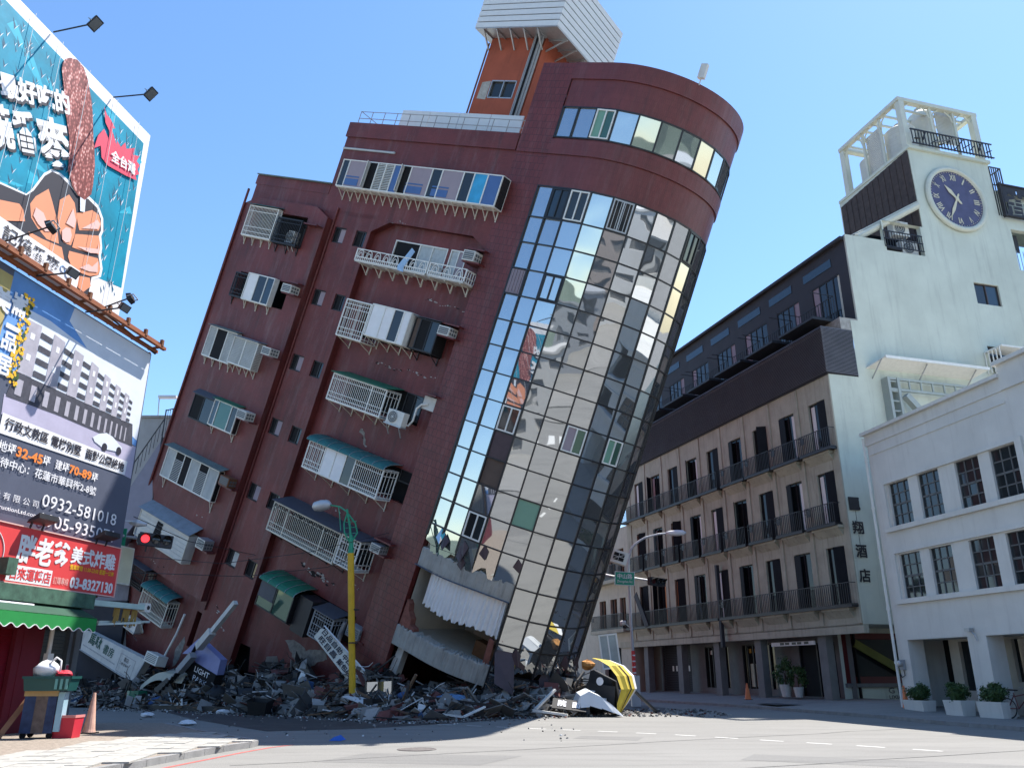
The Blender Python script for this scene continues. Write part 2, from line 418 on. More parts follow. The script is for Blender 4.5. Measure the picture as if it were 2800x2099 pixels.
def inside(pt, poly):
    x, y = pt; c = False
    for i in range(len(poly)):
        (x0,y0),(x1,y1) = poly[i], poly[i-1]
        if (y0 > y) != (y1 > y) and x < (x1-x0)*(y-y0)/(y1-y0)+x0: c = not c
    return c
pavers = empty('paved_corner'); tag(pavers, kind='structure')
pb = MB(); pb.box(-.225,.225,-.225,.225,0,0.03); pm = pb.mesh('paver', M['paver'])
area = [(-6.15,20.75),(-6.5,21.35),(-7.4,22.6),(-8.3,23.7),(-9.3,21.5),(-9.6,18.0),(-9.4,12.5),(-7.35,12.5),(-6.85,16.4),(-6.68,17.8),(-6.45,19.3)]
ca, sa = math.cos(R(8)), math.sin(R(8)); cnt = 0
for i in range(-14, 15):
    for j in range(-2, 32):
        x = -7.8 + (i*ca - j*sa)*0.46; y = 12.0 + (i*sa + j*ca)*0.46
        if inside((x,y), area) and cnt < 300:
            o = bpy.data.objects.new('paver', pm); COL.objects.link(o); o.parent = pavers; cnt += 1
            o.location = (x, y, 0.112+random.uniform(-.004,.008)); o.rotation_euler = (random.uniform(-.008,.008), random.uniform(-.008,.008), R(8))

# right pavement, rising towards the hotel doors
rk = [(18.0,12.0,.0),(16.2,20,.0),(14.75,27,.0),(14.2,29,.0),(14.1,31,.0),(14.0,33,.0),(12.8,37.9,.0),(11.7,43,.0),(10.7,46,.0),(8.0,53,.0),(2.5,70,.0)]
rw = [(23,12,.1),(21,20,.1),(19.6,27,.1),(19.2,29,.1),(18.6,31,.1),(18.2,33,.1),(18.6,39.8,.42),(17.0,45,.43),(15.6,49,.43),(12.9,56.5,.44),(7.6,72,.44)]
b = MB()
for i in range(len(rk)-1):
    a, c, d, e = rk[i], rk[i+1], rw[i+1], rw[i]
    b.quad((a[0],a[1],.115),(e[0],e[1],e[2]+.02),(d[0],d[1],d[2]+.02),(c[0],c[1],.115))
b.build('pavement', M['paving'], kind='structure')
kb2 = empty('kerb'); tag(kb2, kind='structure')
for a, c in zip(rk, rk[1:]):
    d = Vector((c[0]-a[0], c[1]-a[1])); n = max(1, round(d.length/1.0)); st = d/n
    for i in range(n):
        p = Vector(a[:2]) + st*i; q = p + st*0.985; nrm = Vector((st.y, -st.x)).normalized()*0.18
        k = MB(); k.hexa((p.x,p.y,0.001),(p.x+nrm.x,p.y+nrm.y,0.001),(q.x+nrm.x,q.y+nrm.y,0.001),(q.x,q.y,0.001),(0,0,0.128))
        k.build('kerb_stone', M['kerb'], kb2)
M['tar'] = mat('tar_seam', (0.05,0.05,0.05), 0.7, var=0.2)
M['patch_light'] = road_mat('repaired_asphalt', (0.185,0.18,0.168), (0.15,0.146,0.135))
for k, q in enumerate(([(-3.8,17.2),(-.6,16.6),(.2,18.4),(-3.1,19.1)],[(4.5,17.6),(9.2,15.2),(9.9,16.3),(5.1,18.8)],[(1.6,23.2),(3.2,22.6),(3.5,23.6),(1.9,24.2)])): sheet('asphalt_patch', q, 0.0025+.0004*k, M['patch_light'])
random.seed(12)
for (p,q) in (((-5.2,16.5),(12.5,27.5)),((-2.0,13.0),(14.0,21.0))):
    pts_ = [Vector(p).lerp(Vector(q),i/14)+Vector((random.uniform(-.09,.09),random.uniform(-.09,.09))) for i in range(15)]
    for a_, c_ in zip(pts_, pts_[1:]):
        n_ = Vector((-(c_-a_).y,(c_-a_).x)).normalized()*.018; sheet('road_crack', [(a_-n_)[:],(c_-n_)[:],(c_+n_)[:],(a_+n_)[:]], 0.0045, M['tar'])
sheet('asphalt_patch', [(12.4,41.0),(14.6,41.4),(14.3,44.0),(12.1,43.6)], 0.215, M['patch'])
# dashed guide line curving across the junction
dash = [(-3.9,31.0),(-2.53,29.63),(-1.49,28.89),(-0.5,28.18),(0.51,27.4),(1.52,26.75),(2.54,26.1),(3.56,25.35),(4.53,24.6),(5.43,23.69),(6.35,22.72),(7.24,21.83),(8.12,20.96),(9.0,20.0),(9.8,19.0)]
for p, q in zip(dash, dash[1:]):
    p, q = Vector(p), Vector(q); e = p + (q-p)*0.52; n = Vector((-(q-p).y,(q-p).x)).normalized()*0.055
    sheet('road_marking', [(p-n)[:], (e-n)[:], (e+n)[:], (p+n)[:]], 0.004, M['road_paint'])
rl = [(-5.2,21.2),(-5.55,20.45),(-5.8,19.2),(-6.05,17.5),(-6.3,15.8),(-6.55,13.8)]
for p, q in zip(rl, rl[1:]):
    p, q = Vector(p), Vector(q); n = Vector((-(q-p).y,(q-p).x)).normalized()*0.05
    sheet('kerbside_line', [(p-n)[:], (q-n)[:], (q+n)[:], (p+n)[:]], 0.004, M['red_paint'])
b = MB(); b.lathe([(0.44,0.0),(0.44,0.012),(0.40,0.016),(0.385,0.008),(0.2,0.012),(0.0,0.012)], (-2.13,19.93,0.0), 28)
b.build('manhole_cover', mat('worn_iron_cover', (0.14,0.125,0.115), 0.7, metal=0.2, var=0.3, scale=9, bump=0.6), label='round worn iron manhole cover in the sunlit road', cat='manhole cover')
# dirty ground spread round the foot of the fallen building
pts = [(-23,46),(-16,40),(-12,33),(-9,28.5),(-7.2,26),(-4.6,27.2),(-1.9,30.3),(.5,33.4),(4,36),(8,41),(6,52),(-22,54)]
sheet('dirt', pts, 0.006, M['mud'])

# ------------------------------------------------------------------ the tilted red building (x along the long face, y into it, z up its lean)
AX = (0.78896229, -0.46207964, -0.40499495); AZ = (0.30396928, -0.27929762, 0.91082134)
FA = frame((-5.78199611, 38.0, 1.60756852), AX, AZ)
A = empty('leaning_apartment_building', FA, label='red tiled apartment block leaning over on its crushed ground floor, curved mirror glass corner', cat='building')
Rc, S0 = 4.4, 1.9                     # the glass corner: flat to S0, then an arc of radius Rc
def arc(s, r=0.0):
    """plan position and outward angle at distance s along the corner face, offset outward by r"""
    if s <= S0: return (s, -r, 0.0)
    t = (s-S0)/Rc; rr = Rc + r
    return (S0 + rr*math.sin(t), Rc - rr*math.cos(t), t)
def arcwall(mb, s0, s1, v0, v1, r=0.0, thick=0.0, step=0.33):
    n = max(1, round((s1-s0)/step)); P = [arc(s0+(s1-s0)*i/n, r) for i in range(n+1)]
    for a, c in zip(P, P[1:]):
        mb.quad((a[0],a[1],v0),(c[0],c[1],v0),(c[0],c[1],v1),(a[0],a[1],v1))
    if thick:
        Q = [arc(s0+(s1-s0)*i/n, r-thick) for i in range(n+1)]
        for (a, c), (d, e) in zip(zip(P, P[1:]), zip(Q, Q[1:])):
            mb.quad((a[0],a[1],v0),(d[0],d[1],v0),(e[0],e[1],v0),(c[0],c[1],v0))
            mb.quad((a[0],a[1],v1),(c[0],c[1],v1),(e[0],e[1],v1),(d[0],d[1],v1))
            mb.quad((d[0],d[1],v0),(d[0],d[1],v1),(e[0],e[1],v1),(e[0],e[1],v0))
        for a, d, o in ((P[0],Q[0],1),(P[-1],Q[-1],0)):
            q = [(a[0],a[1],v0),(a[0],a[1],v1),(d[0],d[1],v1),(d[0],d[1],v0)]
            mb.quad(*(q if o else q[::-1]))
    return mb
SE = S0 + Rc*R(122)                   # where the arc ends round the back

# --- walls: left bay (proud), stair strip, right panel (recessed), tile strip, with real openings
LB, RB = -0.37, 0.37
rows = [18.42, 14.94, 11.32, 7.78, 4.22, 0.63]
smallh = [h for v in rows for h in ((-12.02,-11.12,v,v+.86),(-10.36,-9.56,v,v+.86))]
Lh = [(-18.5,-13.9,17.75,19.4),(-18.0,-13.6,14.2,15.7),(-18.4,-13.9,10.6,12.1),(-18.0,-13.9,7.1,8.5),(-18.4,-13.9,3.4,5.0),(-18.5,-14.3,-.1,1.3)]
Rh = [(-7.75,-4.2,17.75,19.25),(-4.0,-2.97,17.75,19.26),(-8.4,-2.6,14.0,15.6),(-7.7,-2.7,10.7,12.1),(-7.8,-1.95,7.1,8.6),(-8.8,-2.8,3.6,4.95),(-7.8,-2.6,.1,1.5)]
w = MB()
w.wall(-19.85,-12.4,-1.6,19.6,Lh,LB,.35)
w.quad((-19.85,LB,19.6),(-12.4,LB,19.6),(-13.5,LB,20.08),(-18.75,LB,20.08))
w.quad((-18.75,LB,20.08),(-13.5,LB,20.08),(-13.5,0,20.08),(-18.75,0,20.08))
w.quad((-13.5,LB,20.08),(-12.4,LB,19.6),(-12.4,0,19.6),(-13.5,0,20.08)); w.quad((-19.85,LB,19.6),(-18.75,LB,20.08),(-18.75,0,20.08),(-19.85,0,19.6))
w.quad((-12.4,LB,-1.6),(-12.4,0,-1.6),(-12.4,0,19.6),(-12.4,LB,19.6))
w.quad((-19.85,LB,-1.6),(-19.85,0,-1.6),(-12.4,0,-1.6),(-12.4,LB,-1.6))
w.quad((-19.85,LB,-1.6),(-19.85,LB,19.6),(-19.85,.1,19.6),(-19.85,.1,-1.6))
w.build('bay_wall', M['brick'], A)
w = MB(); w.wall(-19.85,-12.4,-12,-1.6,[(-16.8,-14.5,-3.7,-2.6),(-12.9,-11.3,-4.2,-2.3)],.06,.4); w.build('lower_wall', M['brick'], A)
w = MB(); w.wall(-12.4,-9.33,-4.6,20.2,smallh,0,.22); w.quad((-9.33,0,-4.6),(-9.33,RB,-4.6),(-9.33,RB,20.2),(-9.33,0,20.2)); w.build('stair_wall', M['brick'], A)
w = MB(); w.wall(-9.33,-1.75,-1.9,20.0,Rh,RB,.35)
w.quad((-9.33,0,19.35),(-9.33,RB,19.35),(-8.2,RB,19.97),(-8.2,0,19.97)); w.quad((-8.2,0,19.97),(-8.2,RB,19.97),(-2.7,RB,19.97),(-2.7,0,19.97))
w.quad((-2.7,0,19.97),(-2.7,RB,19.97),(-1.75,RB,19.45),(-1.75,0,19.45))
w.add([(-9.33,0,19.35),(-8.2,0,19.97),(-9.33,0,19.97)],[(0,1,2)]); w.add([(-2.7,0,19.97),(-1.75,0,19.45),(-1.75,0,19.97)],[(0,1,2)])
w.build('recessed_wall', M['brick'], A)
# lower right wall breaks off along a ragged edge
rag = [(-9.33,-1.9),(-9.33,-2.6),(-8.6,-2.5),(-8.2,-3.6),(-7.6,-3.4),(-6.9,-2.3),(-6.3,-2.6),(-5.4,-2.25),(-4.6,-2.0),(-3.6,-2.2),(-2.6,-1.95),(-1.75,-2.1),(-1.75,-1.9)]
w = MB(); w.prism(rag, RB, RB+.22); w.build('broken_wall', M['brick'], A)
# spandrels and parapets (top of wall carries rounded copings)
w = MB()
w.box(-19.9,-13.4,-.02,.3,20.97,21.52); w.box(-19.78,-13.4,.0,.28,20.08,20.97)
w.quad((-19.8,0,19.5),(-12.4,0,19.5),(-12.4,0,20.08),(-19.8,0,20.08))
w.build('parapet', M['brick'], A)
w = MB(); w.box(-13.4,-1.75,0,.3,19.97,21.15); w.wall(-13.4,-1.75,21.15,24.28,[(-12.2,-1.75,21.35,22.75)],0,.3); w.box(-13.46,-1.8,-.09,.3,24.28,25.1)
w.quad((-13.4,.0,20),(-13.4,.0,25),(-13.4,8.8,25),(-13.4,8.8,20))
w.build('upper_wall', M['brick'], A)
w = MB(); w.bar((-19.8,0,21.55),(-13.3,0,21.55),.36,.06); w.build('coping', M['canopy_grey'], A)
# tile strip beside the glass
w = MB(); w.wall(-1.75,.06,-2.2,24.25,[],0,.2); w.wall(-1.75,.06,24.25,28.6,[],-.06,.2)
w.quad((-1.75,-.06,24.25),(.06,-.06,24.25),(.06,0,24.25),(-1.75,0,24.25)); w.quad((-1.75,0,24.2),(-1.75,-.06,28.6),(-1.75,6,28.6),(-1.75,6,24.2))
w.quad((.06,0,-2.2),(.06,.3,-2.2),(.06,.3,24.25),(.06,0,24.25)); w.quad((-1.75,0,-2.2),(-1.75,0,19.97),(-1.75,RB,19.97),(-1.75,RB,-2.2))
w.build('tile_strip', M['brick_tower'], A)
# curved tile bands above the curtain wall
w = MB()
arcwall(w,.06,SE,22.73,24.25,0); arcwall(w,.06,SE,24.25,24.95,.07,.1); arcwall(w,.06,SE,24.95,25.07,0); arcwall(w,.06,SE,26.5,27.84,0); arcwall(w,.06,SE,27.84,28.62,.07,.12)
arcwall(w,.06,SE,22.69,22.73,.0,.3); arcwall(w,.06,SE,25.03,25.07,.0,.3); arcwall(w,.06,SE,26.5,26.54,.0,.3)
w.quad((.06,0,25.07),(.06,.3,25.07),(.06,.3,26.5),(.06,0,26.5))
w.build('curved_band', M['brick_curve'], A)
w = MB(); P = [arc(.06+(SE-.06)*i/30, -.1) for i in range(31)]
w.add([(p[0],p[1],28.2) for p in P]+[(-1.7,8.7,28.2),(-1.7,0,28.2)], [tuple(range(33))]); 
w.add([(p[0],p[1],-3) for p in P]+[(P[-1][0],P[-1][1],0)], [])
w.quad((-19.85,0,21.0),(-13.4,0,21.0),(-13.4,8.8,21.0),(-19.85,8.8,21.0)); w.quad((-13.4,0,24.6),(-1.7,0,24.6),(-1.7,8.8,24.6),(-13.4,8.8,24.6))
w.build('roof', M['concrete'], A)
pe = arc(SE)
w = MB(); w.quad((-19.85,8.8,-12),(3.4,8.8,-6),(3.4,8.8,28.6),(-19.85,8.8,25)); w.quad((-19.85,.06,-12),(-19.85,.06,21.5),(-19.85,8.8,21.5),(-19.85,8.8,-12))
w.quad((pe[0],pe[1],-5),(3.4,8.8,-5),(3.4,8.8,28.6),(pe[0],pe[1],28.6))
w.build('rear_wall', M['brick'], A)
# dark rooms behind the openings
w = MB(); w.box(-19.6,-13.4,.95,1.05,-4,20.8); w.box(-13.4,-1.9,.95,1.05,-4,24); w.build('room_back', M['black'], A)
for k in range(6):
    v = -.9+3.57*k
    f = MB(); f.box(-19.6,-1.9,.5,.95,v-.1,v); f.build('floor_slab', M['room'], A)

# --- curtain wall: one object per pane, black mullions and transoms
svals = [0.1, 0.95, 1.9] + [1.9+.99*k for k in range(1,10)]
vrow = [22.73,21.28,20.07,18.86,17.65,16.46,15.28,14.10,12.91,11.71,10.53,9.31,8.14,6.94,5.70,4.48,3.27,2.07,0.87]
def pane_mesh(w_, h, name='pane', m=None):
    p = MB(); p.box(-w_/2,w_/2,0,.02,-h/2,h/2); return p.mesh(name, m or M['glass'])
pmc = {}
special = {(0,1):'dark',(0,2):'white',(0,4):'bars',(0,8):'dark',(3,0):'brownc',(3,2):'black',(8,2):'white',(8,5):'whiteg',(8,7):'whitegreen',(9,2):'brown',(10,2):'brownc',(11,4):'green',(12,2):'whiteopen',(16,5):'none'}
def place(o, s, v, r=0.0):
    x, y, t = arc(s, r); o.location = (x, y, v); o.rotation_euler = (0, 0, t)
def cell_window(s0, s1, v0, v1, kind):
    """an opening casement set in a grid cell: window > frame, pane, sash"""
    x, y, t = arc((s0+s1)/2, .015); W, H = (s1-s0)-.09, (v1-v0)-.09
    e = empty('casement_window', None, A); e.location = (x,y,(v0+v1)/2); e.rotation_euler = (0,0,t)
    fm = M['mullion'] if kind in ('dark','bars','black') else M['white_paint']; fw = .06
    f = MB()
    for a in (-W/2, -.02, W/2-fw): f.box(a,a+fw,-.05,.03,-H/2,H/2)
    for a in (-H/2, H/2-fw): f.box(-W/2,W/2,-.045,.03,a,a+fw)
    if kind == 'bars':
        for i in range(1,5): f.box(-W/2+W*i/5-.012,-W/2+W*i/5+.012,-.05,-.02,-H/2,H/2)
        fm = M['steel']
    f.build('frame', fm, e)
    g1 = MB(); g1.box(-W/2+.03,0,.0,.02,-H/2+.03,H/2-.03)
    g2 = MB(); g2.box(.03,W/2-.03,.0,.02,-H/2+.03,H/2-.03)
    m1, m2 = {'white':('glass_dark','glass_dark'),'whiteg':('curtain_grey','glass_green'),'whitegreen':('pane_green','glass_green'),'whiteopen':('black','glass_dark'),
              'black':('glass','glass'),'dark':('glass_blue','glass_dark'),'bars':('glass_dark','glass_dark')}.get(kind, ('glass_dark','glass_dark'))
    g1.build('pane', M[m1], e); g2.build('pane', M[m2], e)
    if kind in ('whiteopen','white'):
        c = MB(); c.box(-W/2+.08,-W/2+.3,.021,.05,-H/2+.05,H/2-.05); c.build('curtain', M['curtain'], e)
def broken_pane(s0, s1, v0, v1, seed, keep):
    """jagged shards left in a cell, some glass, some peeled brown film"""
    rr = random.Random(seed); W, H = s1-s0, v1-v0
    e = empty('broken_pane', None, A); x,y,t = arc((s0+s1)/2, 0.0); e.location = (x,y,v0); e.rotation_euler = (0,0,t)
    n = rr.randint(3,5); xs = [-W/2+.03+(W-.06)*i/n+(rr.uniform(-.1,.1) if 0 < i < n else 0) for i in range(n+1)]
    low = [(x, H-.04-H*rr.uniform(*keep)) for x in xs]; top = H-.03
    b = MB(); b.prism([(xs[0],top)]+[(x, min(top-.03,max(.03,z))) for x,z in low]+[(xs[-1],top)], .0, .012); b.build('shard', M['glass'], e)
    for _ in range(rr.randint(1,3)):
        a = rr.uniform(-W/2,W/2-.3); z = rr.uniform(.1,H*.7); s_ = rr.uniform(.25,.55); tw = rr.uniform(-.3,.3)
        b = MB(); b.hexa((a,-.03,z),(a+s_*.8,-.06-abs(tw),z-s_*.4),(a+s_*.9,-.04,z+s_*.5),(a+s_*.3,-.03+tw*.2,z+s_),(0,.008,0)); b.build('shard', M['film'] if rr.random() < .6 else M['glass_wavy'], e)
def panes(vs, kmax, tilt, band=False):
    for i in range(len(vs)-1):
        for k in range(kmax):
            s0, s1, v1, v0 = svals[k], svals[k+1], vs[i], vs[i+1]
            kind = special.get((i,k)) if not band else {(0,2):'whitegreen'}.get((i,k))
            if not band:
                if k < 5 and v0 < 5.6:
                    continue                                 # torn away
                if k < 5 and v1 < 7: broken_pane(s0,s1,v0-.05,v1,i*31+k,(.45,1.05) if k in (0,) else (.6,1.2)); continue
                if v1 < 3.3: broken_pane(s0,s1,v0,v1,i*17+k,(.5,1.15)); continue
            if kind in ('dark','white','bars','black','whiteg','whitegreen','whiteopen'):
                cell_window(s0,s1,v0,v1,kind); continue
            mt = {'brown':'film','brownc':'curtain_brown','green':'pane_green'}.get(kind, 'glass_wavy' if (not band and k in (3,4,5,6) and i < 6) or random.random() < .12 else 'glass')
            key = (round(s1-s0,2), round(v1-v0,2), mt)
            if key not in pmc: pmc[key] = pane_mesh(s1-s0-.03, v1-v0-.03, 'pane', M[mt])
            o = bpy.data.objects.new('pane', pmc[key]); COL.objects.link(o); o.parent = A
            place(o, (s0+s1)/2, (v0+v1)/2, -0.05 if kind == 'brownc' else -.012)
            o.rotation_euler = (random.gauss(0,tilt), 0, o.rotation_euler.z + random.gauss(0,tilt))
            if kind == 'green': o['label'] = 'green replacement pane in the mirror glass'
panes(vrow, 11, .006)
panes([26.5,25.07], 11, .006, True)
cm = MB()
for i in range(9): cm.box(-.38+.085*i,-.33+.085*i,-.06-.02*(i%2),.0,-.55,.55)
o = cm.build('drape', M['curtain_grey'], A); place(o, .52, 18.25, -.02)
random.seed(11)
for k, s in enumerate(svals):
    vb = 6.2 if 0 < k < 5 else (.9 if k < 9 else 2.0)
    if k == 0: vb = 6.4
    b = MB(); x,y,t = arc(s,.02)
    b.box(-.035,.035,-.045,.06,vb,22.76); o = b.build('mullion', M['mullion'], A); o.location = (x,y,0); o.rotation_euler = (0,0,t)
    b = MB(); b.box(-.04,.04,-.03,.06,25.04,26.53); o = b.build('mullion', M['mullion'], A); o.location = (x,y,0); o.rotation_euler = (0,0,t)
for i, v in enumerate(vrow + [26.5,25.07]):
    b = MB(); ks = range(len(svals)-1) if not (v < 6 and v > .5) else range(5, len(svals)-1)
    if v == 0.87: ks = range(5,8)
    for k in ks:
        p, q = arc(svals[k],.02), arc(svals[k+1],.02)
        b.bar((p[0],p[1],v),(q[0],q[1],v),.075,.06)
    b.build('transom', M['mullion'], A)
# bent mullion tails
for s, v0, dx, dy in ((5.86,.95,.25,-.25),(6.85,.9,.5,-.1),(7.84,.9,-.1,-.3),(4.87,.95,.02,-.05)):
    x,y,t = arc(s,.02); b = MB(); b.tube([(x,y,v0+.1),(x+dx*.3,y+dy*.3,v0-.7),(x+dx,y+dy,v0-1.7)],.04,5); b.build('mullion', M['mullion'], A)

# --- torn open room behind the lost panes
def jag(mb, s0, s1, v0, v1, r, th, seed, amp, n=26):
    rr = random.Random(seed)
    P = []
    for i in range(n*3+1):
        s = s0+(s1-s0)*i/(n*3); h = v1+rr.uniform(-amp,amp)*(1.6 if rr.random() < .2 else .7); x,y,t = arc(s, r+rr.uniform(-.012,.012)); q = arc(s, r-th)
        P.append(((x,y,v0),(x,y,h-.05),(x+.0*t,y+.04,h),(q[0],q[1],h+rr.uniform(-.04,.04)),(q[0],q[1],v0)))
    for a, c in zip(P, P[1:]):
        for k in range(5): mb.quad(a[k], c[k], c[(k+1)%5], a[(k+1)%5])
    mb.quad(*P[0][::-1]); mb.quad(*P[-1])
b = MB(); jag(b,.1,4.95,5.02,5.85,.0,.35,3,.05,20); b.build('spandrel_beam', M['concrete'], A)
b = MB(); jag(b,.08,5.0,1.42,2.28,.02,.5,5,.07,30); b.build('spandrel_beam', M['concrete'], A)
b = MB(); arcwall(b,.1,4.95,5.8,7.0,-.3,.05); b.build('parapet_backing', M['room'], A)
b = MB(); b.tube([(arc(s,.05)[0],arc(s,.05)[1],5.02-.04*math.sin(s*1.3)) for s in [i*.3 for i in range(17)]],.03,6); b.build('pipe', mat('blue_grey_conduit',(0.06,0.08,0.12),.5), A)
b = MB(); b.quad((-1.5,.4,2.05),(arc(5)[0],arc(5)[1],2.05),(2.2,4.6,2.05),(-1.5,4.6,2.05)); b.quad((-1.5,.2,4.95),(-1.5,4.6,4.95),(2.2,4.6,4.95),(4.4,1.4,4.95),(2.0,.3,4.95))
b.quad((.12,.3,2.05),(.12,.3,4.95),(.5,4.6,4.95),(.5,4.6,2.05)); b.quad((.5,4.6,2.05),(.5,4.6,4.95),(5.5,4.6,4.95),(5.5,4.6,2.05))
b.quad((5.5,4.6,2.05),(5.5,4.6,4.95),(4.75,1.3,4.95),(4.75,1.3,2.05))
b.build('room_wall', M['room'], A)
b = MB()
def drape(mb, s0, s1, vt, vb, r, seed, amp=.05, per=.24):
    rr = random.Random(seed); n = int((s1-s0)/.035); prev = None; ph = 0; am = amp; pr_ = per
    for i in range(n+1):
        s = s0+(s1-s0)*i/n; pr_ += rr.uniform(-.03,.03); pr_ = min(.42,max(.17,pr_)); am = min(.09,max(.025,am+rr.uniform(-.012,.012))); ph += 2*math.pi*.035/pr_
        x0,y0,_ = arc(s, r+.35*am*math.sin(ph)); x1,y1,_ = arc(s+.05*math.sin(s*3), r-.03+am*(math.sin(ph+.3)+.35*math.sin(2.3*ph)))
        cur = ((x0,y0,vt),(x1,y1,vb+.07*math.sin(s*2.1)+.05*math.sin(ph*.5)-.03*math.cos(ph)))
        if prev: mb.quad(prev[1],cur[1],cur[0],prev[0])
        prev = cur
drape(b,.9,4.8,4.98,3.45,-.16,9); b.build('curtain', M['curtain'], A, smooth=True)
b = MB(); b.box(3.0,4.6,1.9,2.5,2.05,2.7); b.build('cabinet', M['wood'], A)
def chunk_poly(mb, poly, y0, y1): mb.prism(poly, y0, y1)
b = MB(); b.prism([(.16,3.45),(.32,3.3),(.4,3.0),(.66,2.75),(.7,2.5),(.95,2.42),(1.0,2.3),(.12,2.3)], .04, .4); b.build('broken_brickwork', M['brick_raw'], A)
b = MB(); x,y,t = arc(4.62,0); q = MB(); q.prism([(-.12,3.35),(.1,3.3),(.16,2.2),(-.1,2.2)],.06,.4); o = q.build('broken_brickwork', M['brick_raw'], A); o.location=(x,y,0); o.rotation_euler=(0,0,t)
b = MB(); b.prism([(.3,1.45),(.62,1.42),(.5,-2.2),(-.15,-2.2)],.3,.7); b.build('column', M['offwhite_sheet'], A)
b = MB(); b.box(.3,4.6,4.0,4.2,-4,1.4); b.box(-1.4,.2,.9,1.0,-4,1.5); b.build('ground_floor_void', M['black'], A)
b = MB(); b.quad((.2,.5,1.42),(2,.5,1.42),(4.3,1.6,1.42),(5.6,4.0,1.42),(.2,4.0,1.42)); b.build('floor_slab', M['concrete'], A)
M['bare'] = mat('bare_render_patch', (0.21,0.195,0.175), 0.95, var=0.45, scale=5, bump=1.0, bscale=11, grime=0.4, gscale=(2,2,2))
# bare concrete where tiles fell
for poly, y in (([(-6.45,-1.25),(-5.9,-.95),(-5.45,-.95),(-4.9,-1.1),(-4.45,-.85),(-3.7,-.62),(-3.5,-.9),(-4.0,-1.3),(-4.5,-1.85),(-5.35,-1.9),(-5.8,-1.6)],RB-.012),
               ([(-6.0,9.7),(-5.7,9.55),(-5.5,9.2),(-5.35,8.95),(-5.5,8.98),(-5.75,9.35),(-6.05,9.55)],RB-.012),
               ([(-17.9,-1.95),(-17.4,-1.9),(-17.3,-2.35),(-17.7,-2.4)],.05),([(-13.6,-4.6),(-13.2,-3.9),(-13.0,-4.1),(-13.1,-5.2),(-13.4,-5.6)],.05)):
    rr = random.Random(len(poly)*7+int(poly[0][0]*10)); jp = []
    for (x0,z0),(x1,z1) in zip(poly, poly[1:]+poly[:1]):
        L_ = math.hypot(x1-x0,z1-z0); k = max(1,int(L_/.16))
        for i in range(k): jp.append((x0+(x1-x0)*i/k+rr.uniform(-.05,.05), z0+(z1-z0)*i/k+rr.uniform(-.05,.05)))
    b = MB(); b.prism(jp, y, y+.02); b.build('bare_patch', M['bare'], A)

random.seed(55)
M['crack'] = mat('pale_crack', (0.34,0.31,0.29), 0.95, var=0.4, scale=9)
M['crack_dark'] = mat('dark_crack', (0.02,0.012,0.012), 0.95, var=0.2)
for (u0,v0),(u1,v1),y,n,sz in (((-7.15,2.42),(-4.5,2.25),RB,34,.13),((-6.6,12.93),(-2.5,13.1),RB,42,.06),((-4.6,16.57),(-1.78,16.52),RB,26,.06),((-5.95,9.65),(-5.35,8.95),RB,14,.08),((-6.9,5.75),(-5.6,5.55),RB,12,.06),((-3.9,2.6),(-2.9,2.75),RB,9,.05),((-8.6,20.0),(-6.9,20.05),-.005,14,.05),((-17.6,-1.2),(-15.2,-1.15),LB,10,.06),((-15,2.2),(-14.2,2.3),LB,6,.05),((-11.6,-1.5),(-10.4,-2.4),0,16,.09)):
    b = MB(); d = MB()
    for i in range(n):
        t = random.random(); u = u0+(u1-u0)*t+random.uniform(-.06,.06); v = v0+(v1-v0)*t+.07*math.sin(t*13)+random.uniform(-.05,.05)*(1 if sz < .1 else 2.2)
        k = random.randint(4,7); s_ = sz*random.uniform(.35,1.25); yy = y-.004-.0004*i
        tgt = b if random.random() < .68 else d
        tgt.add([(u+s_*1.5*random.uniform(.5,1)*math.cos(2*math.pi*q/k), yy, v+s_*.62*random.uniform(.5,1)*math.sin(2*math.pi*q/k)) for q in range(k)], [tuple(range(k))])
    b.build('tile_spalls', M['crack'], A, kind='stuff')
    if d.v: d.build('tile_gaps', M['crack_dark'], A, kind='stuff')

# --- window boxes, cages and canopies on the long face
def cage_bars(mb, u0, u1, v0, v1, y, nv, rails, w=.022, axis='x', y1=None):
    """vertical bars between u0,u1 at depth y (axis 'x') or along depth y..y1 at x=u0 (axis 'y')"""
    for i in range(nv+1):
        a = (u0+(u1-u0)*i/nv) if axis == 'x' else (y+(y1-y)*i/nv)
        if axis == 'x': mb.box(a-w/2,a+w/2,y-w/2,y+w/2,v0,v1)
        else: mb.box(u0-w/2,u0+w/2,a-w/2,a+w/2,v0,v1)
    for r in rails:
        vv = v0+(v1-v0)*r
        if axis == 'x': mb.box(u0,u1,y-w*.8,y+w*.8,vv-w*.7,vv+w*.7)
        else: mb.box(u0-w*.8,u0+w*.8,y,y1,vv-w*.7,vv+w*.7)
def louvre(mb, u0, u1, v0, v1, y, pitch=.085):
    n = int((v1-v0)/pitch)
    for i in range(n):
        z = v0+(v1-v0)*(i+.5)/n
        mb.hexa((u0,y-.012,z-.036),(u1,y-.012,z-.036),(u1,y+.045,z+.03),(u0,y+.045,z+.03),(0,.006,-.012))
